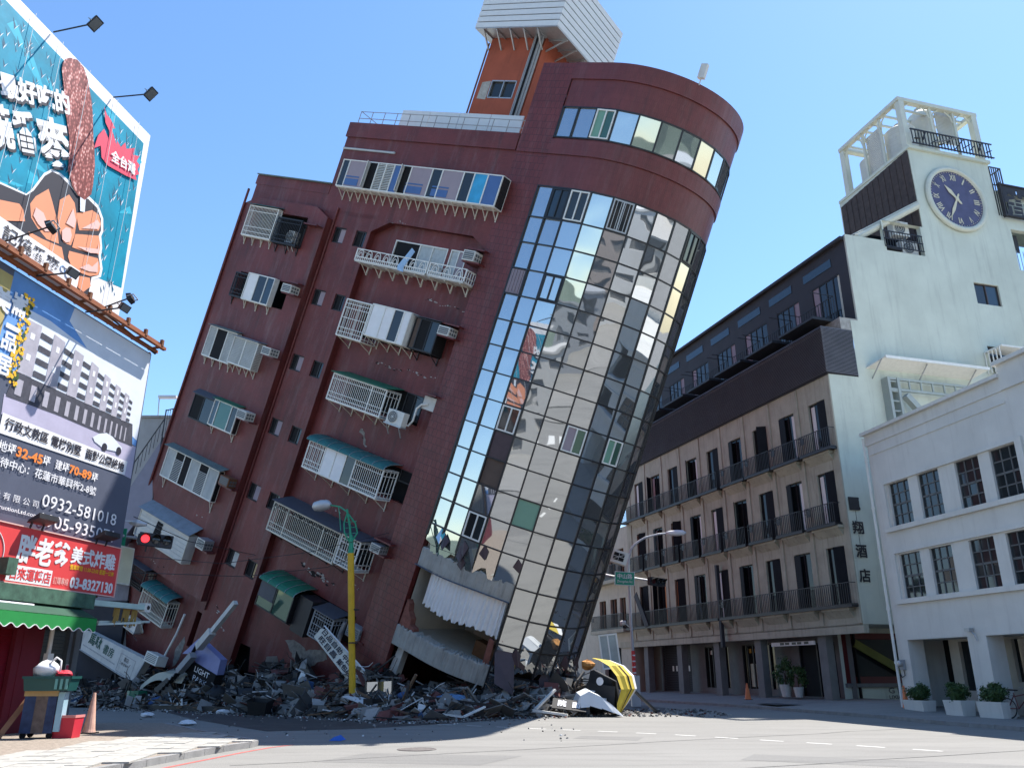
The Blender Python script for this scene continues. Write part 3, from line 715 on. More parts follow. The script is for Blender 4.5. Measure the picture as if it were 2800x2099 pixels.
def window_box(name, u0, u1, v0, v1, yb, secs, fm='white_paint', yf=-.65, side='frame', canopy=None, brackets=0, bm='cream_paint', top=True, seed=0, over=.08, blen=.42):
    """projecting window box: part with frame, bars / panes / louvres / curtains, canopy, brackets as sub-parts"""
    e = empty(name, None, A); rr = random.Random(seed+int(u0*100))
    f = MB(); t = .05
    f.box(u0,u1,yf-.02,yf+.04,v0,v0+t); f.box(u0,u1,yf-.02,yf+.04,v1-t,v1)
    f.box(u0,u1,yf+.04,yb,v0-.03,v0+.012)
    if top: f.box(u0,u1,yf+.04,yb,v1-.02,v1+.015)
    for x in (u0+t/2, u1-t/2):
        f.box(x-t/2,x+t/2,yf-.02,yf+.04,v0+t,v1-t); f.box(x-t/2,x+t/2,yb-.04,yb,v0+.01,v1-.02)
    tot = sum(s[0] for s in secs); x = u0+t
    pans, curts = [], MB()
    for i, sc in enumerate(secs):
        wd = (u1-u0-2*t)*sc[0]/tot; a, c = x, x+wd; x = c; k = sc[1]
        if i: f.box(a-.03,a+.03,yf-.025,yf+.04,v0+t,v1-t)
        if k == 'bars': bars = MB(); cage_bars(bars, a+.02,c-.02,v0+t,v1-t,yf,max(3,int(wd/.125)),(.0,.13,.3,.84,1.0)); bars.build('bars', M[fm], e)
        elif k == 'grid': bars = MB(); cage_bars(bars, a+.02,c-.02,v0+t,v1-t,yf,max(3,int(wd/.15)),(.1,.22,.5,.78,.9)); bars.build('bars', M[fm], e)
        elif k == 'louvre': lv = MB(); louvre(lv, a+.03,c-.03,v0+t,v1-t,yf); lv.build('louvre', M['offwhite_sheet'], e)
        elif k == 'halfl': lv = MB(); louvre(lv, a+.03,c-.03,v0+t,v1-t-.35,yf); lv.build('louvre', M['offwhite_sheet'], e); pans.append((a+.03,c-.03,'black'))
        elif k in M: pans.append((a+.03,c-.03,k))
        elif k == 'curtain':
            pans.append((a+.03,c-.03,'glass_dark'))
            w_ = (c-a-.1)*rr.uniform(.45,.75); x_ = a+.05 if rr.random() < .5 else c-.05-w_; n = 9; k0 = rr.uniform(.5,.9)
            for j in range(n):
                xb = x_+w_*j/n*k0+(1-k0)*w_*.2; xt = x_+w_*j/n; g_ = rr.uniform(.72,1.0)
                curts.quad((xb,yf+.002,v0+.06),(xb+w_/n*k0*g_,yf-.002,v0+.06),(xt+w_/n*g_,yf-.002,v1-.07),(xt,yf+.002,v1-.07))
        elif k == 'sash':                                     # side hung sash swung open
            s = MB(); dx = .10
            s.hexa((a,yf-.05,v0+t),(a+.18,yf-.34,v0+t),(a+.18,yf-.34,v1-t),(a,yf-.05,v1-t),(.02,.02,0)); s.build('sash', M[fm], e)
            pans.append((a+.1,c,'black'))
    f.build('frame', M[fm], e)
    for a, c, k in pans:
        p = MB(); p.box(a,c,yf+.005,yf+.02,v0+.04,v1-.04); p.build('pane', M[k], e)
    if curts.v: curts.build('curtain', M['curtain_dim'], e)
    for xx in (u0+.015,u1-.015):                               # left and right flanks
        s = MB()
        if side == 'bars':
            cage_bars(s, xx,xx,v0+.03,v1-.03,yf,4,(.05,.22,.8,.97),.022,'y',yb); s.build('side_bars', M[fm], e)
        elif side == 'louvre':
            for j in range(int((v1-v0)/.09)): s.box(xx-.012,xx+.012,yf+.05,yb-.03,v0+.03+j*.09,v0+.1+j*.09)
            s.build('side_louvre', M['offwhite_sheet'], e)
        elif side in M:
            s.box(xx-.012,xx+.012,yf+.05,yb-.03,v0+.02,v1-.03); s.build('side_panel', M[side], e)
    if canopy:
        cmn, kind, rise = canopy; c = MB(); a, b_, ov = u0-over, u1+over, .16
        if kind == 'flat': c.hexa((a,yf-ov,v1+.03),(b_,yf-ov,v1+.03),(b_,yb,v1+rise),(a,yb,v1+rise),(0,0,.025))
        else:
            n = 6; prev = None
            for j in range(n+1):
                th = R(90)*j/n; yy = yb+(yf-ov-yb)*math.sin(th); zz = v1-.02+rise*math.cos(th)
                if prev: c.hexa((a,prev[0],prev[1]),(a,yy,zz),(b_,yy,zz),(b_,prev[0],prev[1]),(0,0,.018))
                prev = (yy,zz)
        c.build('canopy', M[cmn], e)
        if kind == 'curved':
            rb = MB()
            for j in range(int((u1-u0)/.75)+2):
                xx = a+(b_-a)*j/(int((u1-u0)/.75)+1); pts = []
                for q in range(7):
                    th = R(90)*q/6; pts.append((xx,yb+(yf-ov-yb)*math.sin(th)*1.01,v1-.0+rise*math.cos(th)*1.04))
                rb.tube(pts,.014,4)
            rb.build('rib', M['steel'], e)
    if brackets:
        for j in range(brackets):
            xx = u0+.15+(u1-u0-.3)*j/max(1,brackets-1); b = MB()
            b.bar((xx,yb,v0-.05),(xx,yf+.08,v0-.05),.035); b.bar((xx,yb,v0-blen),(xx,yf+.12,v0-.05),.03); b.bar((xx,yb-.02,v0-.03),(xx,yb-.02,v0-blen-.04),.045)
            b.build('bracket', M[bm], e)
    return e
LY, RY = LB, RB
# left column, top to bottom
window_box('window_cage',-18.75,-16.12,17.72,19.52,LY,[(1,'bars')],side='bars',canopy=('canopy_teal','flat',.12),brackets=4,seed=1)
window_box('window_cage',-15.85,-13.75,17.66,19.1,LY,[(1,'bars')],'dark_metal',side='bars',brackets=3,bm='dark_metal',seed=2,yf=-.75)
window_box('window_box',-16.85,-14.5,14.18,15.72,LY,[(1.1,'curtain'),(1,'glass_dark'),(.75,'glass_blue')],brackets=3,side='white_paint',seed=3,yf=-.68)
window_box('window_cage',-18.1,-16.9,14.2,15.6,LY,[(1,'bars')],'dark_metal',side='bars',brackets=1,bm='dark_metal',seed=4,yf=-.6)
window_box('shutter_box',-18.68,-16.12,10.5,12.25,LY,[(.7,'louvre'),(1,'black'),(.8,'louvre')],side='louvre',canopy=('canopy_grey','flat',.1),brackets=4,seed=5)
window_box('shutter_box',-16.02,-13.88,10.62,12.1,LY,[(1,'louvre'),(1,'louvre')],side='louvre',canopy=('canopy_blue','flat',.08),brackets=4,seed=6,yf=-.85)
window_box('window_box',-16.08,-13.92,7.06,8.5,LY,[(.4,'glass_blue'),(1.2,'glass_green'),(.5,'glass_dark')],side='glass_dark',canopy=('canopy_green','flat',.12),brackets=2,seed=7,yf=-.72)
window_box('window_cage',-18.1,-16.2,6.95,8.35,LY,[(1,'black'),(1,'glass_dark')],'dark_metal',canopy=('canopy_dark','flat',.28),seed=8,yf=-.6)
window_box('shutter_box',-18.68,-13.78,3.34,5.02,LY,[(1,'louvre'),(1,'halfl'),(.8,'black'),(1,'louvre'),(1,'halfl'),(1,'louvre')],side='black',canopy=('canopy_grey','flat',.2),brackets=2,seed=9,over=.25,blen=.6,yf=-.72)
e = window_box('sheet_metal_box',-18.92,-14.15,-.21,1.28,LY,[(1,'offwhite_sheet')],'cream_paint',side='offwhite_sheet',canopy=('canopy_blue','flat',.5),brackets=1,seed=10,yf=-.95,over=.12)
b = MB(); b.prism([(-17.2,.35),(-16.55,.2),(-16.6,1.12),(-17.1,1.15)],-.985,-.97); b.build('torn_hole', M['black'], e)
b = MB()
for i in range(6): b.box(-18.85,-14.2,-.985,-.965,-.14+.22*i,-.11+.22*i)
b.build('corrugation', M['offwhite_sheet'], e)
window_box('window_cage',-16.9,-14.42,-3.86,-2.5,.06,[(1,'bars')],'cream_paint',side='bars',canopy=('canopy_teal','curved',.35),seed=11)
window_box('window_cage',-19.3,-17.1,-2.9,-1.75,.06,[(1,'grid')],'dark_metal',side='bars',canopy=('canopy_dark','flat',.2),seed=12)
# right column
window_box('window_band',-12.32,-1.5,21.3,22.8,0,[(.45,'glass_dark'),(1.35,'curtain_grey'),(.62,'sash'),(.55,'louvre'),(.55,'louvre'),(.55,'blue_film'),(.55,'sash'),(1.3,'curtain_grey'),(.6,'glass_dark'),(1.25,'curtain_grey'),(.6,'glass_dark'),(.75,'aqua'),(.75,'blue_film')],side='glass_dark',brackets=18,bm='cream_paint',seed=13,yf=-.62,blen=.5)
for a, c in ((-11.75,-10.75),(-7.35,-6.2),(-5.55,-4.5)):
    b = MB(); b.box(a,c,-.632,-.618,21.42,21.78); b.build('blind_stripe', M['blue_film'], A)
    b = MB(); b.box(a,c,-.632,-.618,21.86,21.93); b.build('blind_stripe', M['blue_film'], A)
def flush_window(u0, u1, v0, v1, y, secs, fm='white_paint'):
    e = empty('window', None, A); f = MB(); t = .06
    f.box(u0,u1,y-.03,y+.08,v0,v0+t); f.box(u0,u1,y-.03,y+.08,v1-t,v1); f.box(u0,u0+t,y-.03,y+.08,v0+t,v1-t); f.box(u1-t,u1,y-.03,y+.08,v0+t,v1-t)
    tot = sum(s[0] for s in secs); x = u0+t
    for i, (q, k) in enumerate(secs):
        wd = (u1-u0-2*t)*q/tot
        if i: f.box(x-.03,x+.03,y-.02,y+.06,v0+t,v1-t)
        p = MB(); p.box(x+.02,x+wd-.02,y+.02,y+.04,v0+.04,v1-.04); p.build('pane', M['curtain_dim' if k == 'curtain' else k], e); x += wd
    f.build('frame', M[fm], e); return e
flush_window(-7.75,-4.2,17.78,19.24,RB+.02,[(1.35,'black'),(.7,'curtain'),(.75,'curtain')])
flush_window(-4.0,-2.97,17.78,19.25,RB+.02,[(1,'curtain'),(1,'curtain_grey')])
for v in rows:
    flush_window(-12.02,-11.12,v,v+.86,.1,[(1,'black'),(1.6,'curtain_grey' if v > 4 else 'curtain')],'dark_metal')
    flush_window(-10.36,-9.56,v,v+.86,.1,[(1.6,'black'),(1,'glass_dark')],'dark_metal')
# planter rail of the eighth storey: ring pattern over bars
pr = empty('planter_rail', None, A)
for (u0,u1) in ((-9.12,-4.25),(-4.1,-1.85)):
    b = MB(); yy = -.62
    for z in (17.62,17.8,18.2): b.box(u0,u1,yy-.02,yy+.02,z,z+.045)
    n = int((u1-u0)/.13)
    for i in range(n+1):
        x = u0+(u1-u0)*i/n; b.box(x-.018,x+.018,yy-.015,yy+.015,17.65,17.82)
    m_ = max(1,int((u1-u0)/.58))
    for i in range(m_):
        cx = u0+(u1-u0)*(i+.5)/m_
        for rr_ in (.2,.12): b.tube([(cx+rr_*1.05*math.cos(R(15*q)),yy,17.84+.36*rr_/.2*math.sin(R(15*q))) for q in range(13)],.022,4)
    for x in (u0,u1): b.box(x-.03,x+.03,yy-.03,.37,17.6,17.66); b.box(x-.025,x+.025,yy,.37,18.18,18.23); b.box(x-.03,x+.03,yy-.03,yy+.03,17.6,18.24)
    cage_bars(b,u1,u1,17.62,18.22,yy,5,(0.05,.4,.95),.03,'y',.3)
    b.build('rail', M['white_paint'], pr)
    b = MB(); b.box(u0,u1,yy,.37,17.56,17.62); b.build('planter_floor', M['offwhite_sheet'], pr)
for i in range(8):
    x = -8.8+i*.96; b = MB(); b.box(x-.03,x+.03,-.55,.37,17.5,17.56); b.box(x-.03,x+.03,.1,.16,17.1,17.56); b.bar((x,-.4,17.52),(x,.13,17.12),.03); b.build('bracket', M['cream_paint'], pr)
window_box('window_cage',-8.72,-6.9,13.72,15.63,RY,[(1,'grid')],side='bars',brackets=2,seed=14)
window_box('window_box',-6.86,-4.22,14.1,15.7,RY,[(1,'curtain'),(.75,'curtain'),(.75,'glass_dark'),(.5,'curtain')],side='white_paint',brackets=4,seed=15)
window_box('window_cage',-4.1,-2.55,14.1,15.6,RY,[(.5,'curtain_brown'),(1,'black'),(.8,'glass_dark')],'dark_metal',canopy=('canopy_dark','flat',.1),side='black',brackets=2,bm='dark_metal',seed=16,yf=-.4)
window_box('window_cage',-7.95,-4.18,10.55,11.9,RY,[(3,'bars'),(1,'bars')],side='bars',canopy=('canopy_green','flat',.22),brackets=5,seed=17)
flush_window(-3.9,-2.76,10.85,12.1,RB+.05,[(1,'black'),(1,'glass_dark')],'dark_metal')
window_box('window_cage',-8.08,-2.84,7.0,8.4,RY,[(1.25,'bars'),(.8,'curtain'),(.75,'curtain'),(.7,'glass_dark'),(1.9,'bars')],side='bars',canopy=('canopy_teal','curved',.36),brackets=5,seed=18,blen=.5)
flush_window(-2.78,-1.92,8.02,8.62,RB+.05,[(1,'black')],'dark_metal')
window_box('window_cage',-9.06,-4.12,3.45,4.92,RY,[(1,'bars'),(2.4,'bars'),(1,'bars')],'cream_paint',side='bars',canopy=('canopy_dark','flat',.3),brackets=5,bm='dark_metal',seed=19,yf=-.68)
b = MB()
for i in range(16): 
    cx = -8.9+.3*i; b.tube([(cx+.11*math.cos(R(30*q)),-.7,4.62+.2*math.sin(R(30*q))) for q in range(7)],.018,4)
b.build('scrollwork', M['dark_metal'], A)
window_box('window_cage',-4.0,-2.72,3.58,4.98,RY,[(1,'grid')],side='bars',canopy=('canopy_dark','flat',.16),brackets=2,seed=20,yf=-.75)
e = window_box('glass_box',-7.98,-5.55,.02,1.32,RY,[(1,'glass_green'),(1,'glass_green')],'dark_metal',side='black',canopy=('canopy_green','curved',.4),brackets=4,bm='dark_metal',seed=21,yf=-.85)
b = MB(); b.box(-7.95,-6.85,-.875,-.855,.5,1.28); b.build('blind', M['canopy_dark'], e)
b = MB(); b.box(-5.5,-4.55,-.6,RB,-.25,1.45); b.build('dark_enclosure', M['dark_metal'], A)
window_box('window_cage',-4.4,-3.05,-.05,1.2,RY,[(1,'grid')],'grey_paint',side='bars',canopy=('canopy_dark','flat',.25),seed=22,yf=-.5)
b = MB(); b.tube([(-2.75,-.1,1.2),(-2.82,-.12,.6),(-2.7,-.15,.0)],.1,8); b.build('flexible_duct', M['steel'], A)
# downpipes
b = MB(); b.tube([(-12.2,-.06,20.3),(-12.25,-.06,-2)],.05,6); b.build('downpipe', M['brick_tower'], A)
b = MB(); b.tube([(-19.7,-.44,20.5),(-19.72,-.44,-1)],.07,6); b.build('downpipe', M['brick_tower'], A)
b = MB(); b.tube([(-13.35,-.05,23.62),(-9.4,-.05,23.6)],.06,6); b.build('pipe', M['pvc'], A)
b = MB(); b.hexa((-6.1,-.66,17.75),(-5.7,-.66,17.7),(-5.35,-.6,18.6),(-5.6,-.6,18.75),(0,.03,0)); b.hexa((-6.0,-.68,17.55),(-5.6,-.68,17.5),(-5.7,-.66,17.72),(-6.1,-.66,17.75),(0,.03,0))
b.build('hung_laundry', mat('pale_blue_cloth',(0.30,0.45,0.62),.9,var=.2,scale=6), None, label='pale blue laundry hung over the white planter rail', cat='laundry').matrix_world = FA
# roof rail and long white roof panel
rl = empty('roof_rail', None, A)
b = MB()
for z in (25.4,25.78): b.tube([(-13.0,.05,z),(-1.8,.05,z)],.022,5)
for i in range(13): x = -13.0+i*.93; b.tube([(x,.05,25.08),(x,.05,25.8)],.022,5)
b.tube([(-13.0,.05,25.8),(-11.5,.6,25.1)],.022,5)
b.build('rail', M['grey_paint'], rl)
b = MB()
for i in range(4): b.box(-10.85+2.05*i,-8.85+2.05*i,.9,.95,25.46,26.4)
b.build('roof_screen', M['clad'], A)
# stair tower on the roof with its oversailing louvred water-tank screen
pt = empty('roof_tower', None, A)
w = MB(); w.wall(-9.2,-5.5,24.5,32.7,[(-8.25,-6.5,28.8,29.84)],4.0,.2); w.quad((-5.5,4,24.5),(-5.5,8.7,24.5),(-5.5,8.7,32.7),(-5.5,4,32.7)); w.quad((-9.2,4,24.5),(-9.2,4,32.7),(-9.2,8.7,32.7),(-9.2,8.7,24.5)); w.quad((-9.2,8.7,24.5),(-9.2,8.7,32.7),(-5.5,8.7,32.7),(-5.5,8.7,24.5))
w.build('wall', M['orange_plaster'], pt)
f = MB()
for a in (-8.25,-7.41,-6.56): f.box(a,a+.06,3.98,4.1,28.8,29.84)
for z in (28.8,29.78): f.box(-8.25,-6.5,3.98,4.1,z,z+.06)
f.build('window_frame', M['steel'], pt)
f = MB(); f.box(-8.25,-6.5,4.12,4.15,28.8,29.84); f.build('pane', M['glass_dark'], pt)
f = MB(); f.prism([(-8.95,28.75),(-8.32,28.7),(-8.3,29.8),(-8.9,29.7)],3.985,4.0); f.build('bare_patch', M['concrete_rough'], pt)
f = MB()
for i, (x, m_) in enumerate(((-6.12,0),(-5.98,0),(-5.84,0),(-5.72,0),(-5.6,0))): f.tube([(x,3.86-.05*(i%2),27.4),(x+.03,3.86-.05*(i%2),32.4)],.06,6)
f.build('conduit', M['grey_paint'], pt)
f = MB(); f.bar((-5.85,3.75,27.4),(-5.85,3.75,32.5),.16,.04); f.build('cable_tray', M['dark_metal'], pt)
f = MB(); f.tube([(-9.28,3.95,25),(-9.28,3.95,32)],.05,6); f.build('downpipe', M['rust'], pt)
sc = empty('tank_screen', None, A)
x0,x1,y0,y1,z0 = -9.78,-4.2,3.0,8.85,32.4
for i in range(9):
    z = z0+.34*i
    b = MB(); b.box(x0,x1,y0,y0+.05,z,z+.285); b.build('slat', M['clad'], sc)
    b = MB(); b.box(x1-.05,x1,y0+.052,y1,z,z+.285); b.build('slat', M['clad'], sc)
    b = MB(); b.box(x0,x0+.05,y0+.052,y1,z,z+.285); b.build('slat', M['clad'], sc)
b = MB(); b.box(x0+.1,x1-.1,y0+.08,y0+.1,z0+.02,z0+3.0); b.box(x1-.1,x1-.08,y0+.1,y1-.1,z0+.02,z0+3.0); b.box(x0+.08,x0+.1,y0+.1,y1-.1,z0+.02,z0+3.0); b.box(x0+.1,x1-.1,y1-.1,y1,z0+.02,z0+3); b.build('backing', M['grey_paint'], sc)
b = MB(); b.box(x0+.02,x1-.02,y0+.02,y1-.02,z0-.06,z0+.02); b.build('platform', M['steel'], sc)
for i in range(5):
    x = -9.2+i*.92; b = MB(); b.bar((x,3.98,31.6),(x,3.1,32.35),.07); b.bar((x,3.1,32.3),(x,4,32.3),.08); b.build('strut', M['steel'], sc)
for i in range(5):
    y = 4.3+i*1.0; b = MB(); b.bar((-5.5,y,31.7),(-4.3,y,32.35),.07); b.bar((-5.5,y,32.3),(-4.3,y,32.3),.08); b.build('strut', M['steel'], sc)
# a small floodlight on the curved rim
b = MB(); b.box(5.3,5.6,1.55,1.75,28.85,29.5); b.tube([(5.45,1.65,28.55),(5.45,1.65,28.9)],.03,5)
b.build('floodlight', M['offwhite_sheet'], None, label='small grey box lamp standing on the rim of the curved tower', cat='lamp').matrix_world = FA

# --- air conditioners: things of their own bolted to the face
def ac_window(u, v, y, label, w_=.72, h=.44, d=.62, m='ac', sill=True):
    t = empty('air_conditioner', FA @ Matrix.Translation((u,y,v)), None, label, 'air conditioner', 'air conditioners on the leaning building')
    b = MB(); b.box(0,w_,-d,0,0,h); b.build('casing', M[m], t)
    b = MB(); b.box(.05,w_-.05,-d-.012,-d,.05,h-.05)
    b.build('grille', M['ac_grille'], t)
    b = MB()
    for i in range(4): b.box(.05,w_-.05,-d-.02,-d-.012,.09+i*.09,.105+i*.09)
    b.build('louvre', M[m], t)
    b = MB()
    for i in range(3):
        for j in range(2): b.box(w_,w_+.012,-d+.08+i*.17,-d+.2+i*.17,.08+j*.17,.2+j*.17)
    b.build('side_vent', M['ac_grille'], t)
    if sill: b = MB(); b.box(-.05,w_+.3,-d+.1,0,-.07,-.005); b.build('ledge', M['brick_tower'], t)
    return t
def ac_outdoor(u, v, y, label, w_=1.0, h=.66, d=.36):
    t = empty('air_conditioner', FA @ Matrix.Translation((u,y,v)), None, label, 'air conditioner', 'air conditioners on the leaning building')
    b = MB(); b.box(0,w_,-d,0,0,h); b.build('casing', M['ac'], t)
    b = MB(); b.lathe([(.27,0),(.27,.02),(.0,.025)],(w_*.36,-d-.001,h/2),20,(0,-1,0)); b.build('fan_grille', M['ac_grille'], t)
    b = MB(); 
    for r in (.27,.19,.1): b.tube([(w_*.36+r*math.cos(R(20*q)),-d-.03,h/2+r*math.sin(R(20*q))) for q in range(19)],.008,4)
    b.lathe([(.05,0),(.05,.03)],(w_*.36,-d-.012,h/2),10,(0,-1,0)); b.build('guard', M['ac'], t)
    b = MB(); b.box(-.05,w_+.05,-d-.05,0,-.06,0); b.bar((.1,0,-.5),(.1,-d,-.05),.04); b.bar((w_-.1,0,-.5),(w_-.1,-d,-.05),.04); b.build('bracket', M['steel'], t)
    return t
ac_outdoor(-14.72,17.85,-.3,'grey outdoor air conditioner inside the dark cage at the top left of the red building',.55,.62)
ac_window(-13.4,15.12,LY,'white window air conditioner right of the white curtained window box, under the dark top cage')
ac_window(-13.34,11.65,LY,'white window air conditioner beside the white louvred boxes',.68,.42)
ac_window(-13.66,8.05,LY,'white framed window air conditioner beside the small glass bay with green canopy',.76,.46)
ac_window(-13.45,4.45,LY,'rusty dark air conditioner at the end of the long louvred box with green roof',.8,.5,.5,'rust')
ac_window(-13.47,.98,LY,'battered grey air conditioner at the end of the sheet metal box',.66,.52,.6,'steel')
ac_window(-2.42,18.66,RB,'boxy white air conditioner at the right end of the white planter rail',.68,.48,.95)
ac_window(-2.46,15.06,RB,'white air conditioner beside the dark cage on the right column of windows',.66,.42,.95)
ac_outdoor(-3.77,10.48,-.25,'white round-fan air conditioner on a bracket under the cable box')
ac_window(-2.32,4.78,RB,'silver air conditioner under a red hood right of the long barred cage',.6,.38,.95,'steel')
ac_window(-2.5,.75,RB,'dark air conditioner beside the yellow pole near the base of the red building',.8,.5,.55,'grey_paint')
ac_outdoor(-17.7,-5.1,-.06,'round-fan air conditioner low on the wall above the fallen white sign',1.0,.62,.4)
b = MB(); b.box(-2.45,-1.72,.0,.37,11.58,12.2); b.build('cable_box', M['offwhite_sheet'], A)
b = MB(); b.tube([(-2.1,-.02,11.85),(-2.4,-.1,11.75),(-2.6,-.12,11.5),(-2.6,-.12,10.9),(-2.75,-.15,10.62),(-3.0,-.2,10.6)],.05,6); b.build('pipe', M['white_paint'], A)
for u, v in ((-2.45,15.6),(-2.35,5.3),(-2.5,12.25),(-13.5,18.95),(-13.4,15.7),(-2.4,19.25)):
    b = MB(); b.box(u-.1,u+.95,-.35 if u > -5 else -.8,.37 if u > -5 else -.36,v,v+.07); b.build('hood', M['brick_tower'], A)

# ------------------------------------------------------------------ hotel with clock tower (x along the street face, y into it)
FH = frame((16.55107343, 40.0, 9.75820556), (0.32242559,-0.94659481,0), (0,0,1))
FS = frame((16.55107343, 40.0, 9.75820556), (0.96115292,0.27601643,0), (0,0,1))
H = empty('hotel_building', FH, label='tall pale green and beige hotel with black balconies and a clock tower', cat='building')
XS = FH.inverted() @ FS
M['beige'] = mat('beige_render', (0.385,0.365,0.29), 0.9, var=0.2, scale=0.9, grime=0.75, gscale=(1.5,1.5,0.12), bump=0.1, gcol=(0.10,0.09,0.075,1))
M['mint'] = mat('pale_mint_render', (0.55,0.58,0.49), 0.85, var=0.12, scale=0.4, grime=0.5, gscale=(0.9,0.9,0.07), gcol=(0.30,0.31,0.27,1), bump=0.08)
M['charcoal'] = mat('charcoal_render', (0.030,0.030,0.036), 0.7, var=0.2, scale=1.2)
M['shutter'] = mat('blue_black_shutter', (0.010,0.012,0.016), 0.7, var=0.2, spec=0.15)
M['louvre'] = mat('brown_black_louvre', (0.27,0.26,0.275), 0.55, var=0.2, scale=1)
M['pergola'] = mat('pale_green_steel', (0.55,0.56,0.47), 0.6, var=0.08, grime=0.15)
M['darkwood'] = mat('weathered_dark_timber', (0.05,0.035,0.03), 0.75, var=0.45, scale=3, grime=0.3, gscale=(3,3,0.1), gcol=(0.13,0.11,0.09,1))
M['tank'] = mat('water_tank_steel', (0.50,0.50,0.45), 0.5, metal=0.1, var=0.06)
M['stone_grey'] = mat('grey_shopfront_stone', (0.16,0.16,0.155), 0.8, var=0.2, scale=1.5, grime=0.2)
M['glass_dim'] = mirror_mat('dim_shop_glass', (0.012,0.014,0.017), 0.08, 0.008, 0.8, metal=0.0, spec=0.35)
M['lamplight_tint'] = mat('lamplight_painted_blind', (0.6,0.25,0.10), 0.8)  # lamplight painted into the blind as orange colour; nothing glows
cols = [(-1.93+.0-2.56*k, -.6-2.56*k) for k in range(9)]
hol = []
for (r0, r1) in ((-5.08,-2.2),(-1.15,1.6),(2.66,5.4)):
    for c0, c1 in cols: hol.append((c0, c1, r0, r1))
w = MB()
w.wall(-24.0, 0, -5.9, 6.6, hol, 0, .28); w.box(-24,-.02,.0,.35,-6.0,-5.9)
w.build('facade_wall', M['beige'], H)
for k in range(10):                                            # piers and sloped corbels give the face its relief
    x = -.28-2.56*k if k else -.18
    b = MB(); b.box(x-.13 if k else x-.12, x+.13 if k else x+.17, -.06, .0, -5.9, 6.55); b.build('pier', M['beige'], H)
def balcony_rail(x0, x1, v, parent, yf=-.42, h=1.05, n=None):
    b = MB(); n = n or max(4, int((x1-x0)/.14))
    for z in (v+.06, v+h): b.bar((x0,yf,z),(x1,yf,z),.035); b.bar((x0,yf,z),(x0,-.02,z),.03); b.bar((x1,yf,z),(x1,-.02,z),.03)
    for i in range(n+1):
        x = x0+(x1-x0)*i/n; b.box(x-.015,x+.015,yf-.015,yf+.015,v+.06,v+h)
    b.bar((x0,yf,v+.8),(x0+.3,yf,v+.72),.09,.03); b.box(x0+.2,x0+.45,yf-.02,yf+.02,v+.62,v+.95)
    b.box(x0-.03,x1+.03,yf-.04,-.02,v-.09,v+.03)
    return b.build('balcony_rail', M['dark_metal'], parent)
random.seed(5)
for ri, (r0, r1) in enumerate(((-5.08,-2.2),(-1.15,1.6),(2.66,5.4))):
    for k, (c0, c1) in enumerate(cols):
        e = empty('french_window', None, H)
        f = MB(); t = .06
        for a in (c0, (c0+c1)/2-.03, c1-t): f.box(a,a+t,.12,.2,r0,r1)
        for a in (r0, r1-t): f.box(c0,c1,.12,.2,a,a+t)
        f.build('frame', M['dark_metal'], e)
        lit = (ri == 0 and k in (6,7))  # blinds given the painted lamplight colour
        for a, c in ((c0,(c0+c1)/2),((c0+c1)/2,c1)):
            p = MB(); p.box(a+.03,c-.03,.16,.18,r0+.04,r1-.04); p.build('pane', M['glass_dim'], e)
        if random.random() < .62:
            side = random.random() < .5; a = c0+.08 if side else c1-.08-.28
            p = MB(); p.box(a,a+.28,.135,.15,r0+.12,r1-.12); p.build('blind', M['lamplight_tint'] if lit else M['curtain'], e)
        s = MB()                                               # dark shutter leaf standing half open
        op = random.choice((0.1,.25,.6,1.0)); q = -.55*math.sin(op)
        s.hexa((c0-.02,.0,r0+.02),(c0-.02+.55*math.cos(op),q,r0+.02),(c0-.02+.55*math.cos(op),q,r1-.05),(c0-.02,.0,r1-.05),(.03,.03,0)) if k % 2 else s.hexa((c1+.02-.55*math.cos(op),q,r0+.02),(c1+.02,.0,r0+.02),(c1+.02,.0,r1-.05),(c1+.02-.55*math.cos(op),q,r1-.05),(.0,.035,0))
        s.build('shutter', M['shutter'], e)
        if ri == 1: balcony_rail(c0-.75, c1+.12, r0, H)
        lg = MB(); lg.box(c0-.5,c1+.2,-.34,-.0,r0-.2,r0-.06); lg.add([(c0-.4,-.3,r0-.2),(c1+.1,-.3,r0-.2),(c1+.1,0,r0-.2),(c0-.4,0,r0-.2),(c0-.4,-.005,r0-.55),(c1+.1,-.005,r0-.55)],[(0,1,5,4),(0,4,3),(1,2,5)]); lg.build('window_ledge', M['beige'], H)
    if ri == 0: 
        for a, c in ((-11.4,-.1),(-24.0,-11.7)): balcony_rail(a, c, r0, H, n=int((c-a)/.15))
    if ri == 2:
        for k in range(4): balcony_rail(-2.5-2.56*k, -.1-2.56*k-(.0), r0, H, n=17)
        balcony_rail(-24.0,-10.6,r0,H,n=80)
# charcoal downpipes and leaning shutter board
for x in (-11.55,):
    b = MB(); b.box(x-.1,x+.1,-.4,-.2,-6.7,-1.9); b.build('duct', M['charcoal'], H)
b = MB(); b.hexa((-22.4,-.5,-2.9),(-22.0,-.5,-2.6),(-20.4,-.5,-5.0),(-20.9,-.5,-5.1),(0,.05,0)); b.build('loose_board', M['charcoal'], H)
# louvred screen storey: slats in one part, real blades
b = MB()
n = 34
for i in range(n):
    z = 6.68+2.6*i/n
    b.hexa((-24,-.2,z),(.12,-.2,z),(.12,-.14,z+.05),(-24,-.14,z+.05),(0,.015,.0))
    b.hexa((.12,-.2,z),(.12,1.85,z),(.06,1.85,z+.05),(.06,-.2,z+.05),(-.0,.0,.012))
b.build('louvre_slats', M['louvre'], H, kind='stuff')
b = MB(); b.box(-24,.0,-.1,.0,6.6,9.3); b.box(-.06,.02,.0,1.9,6.6,9.3); b.build('screen_backing', M['charcoal'], H)
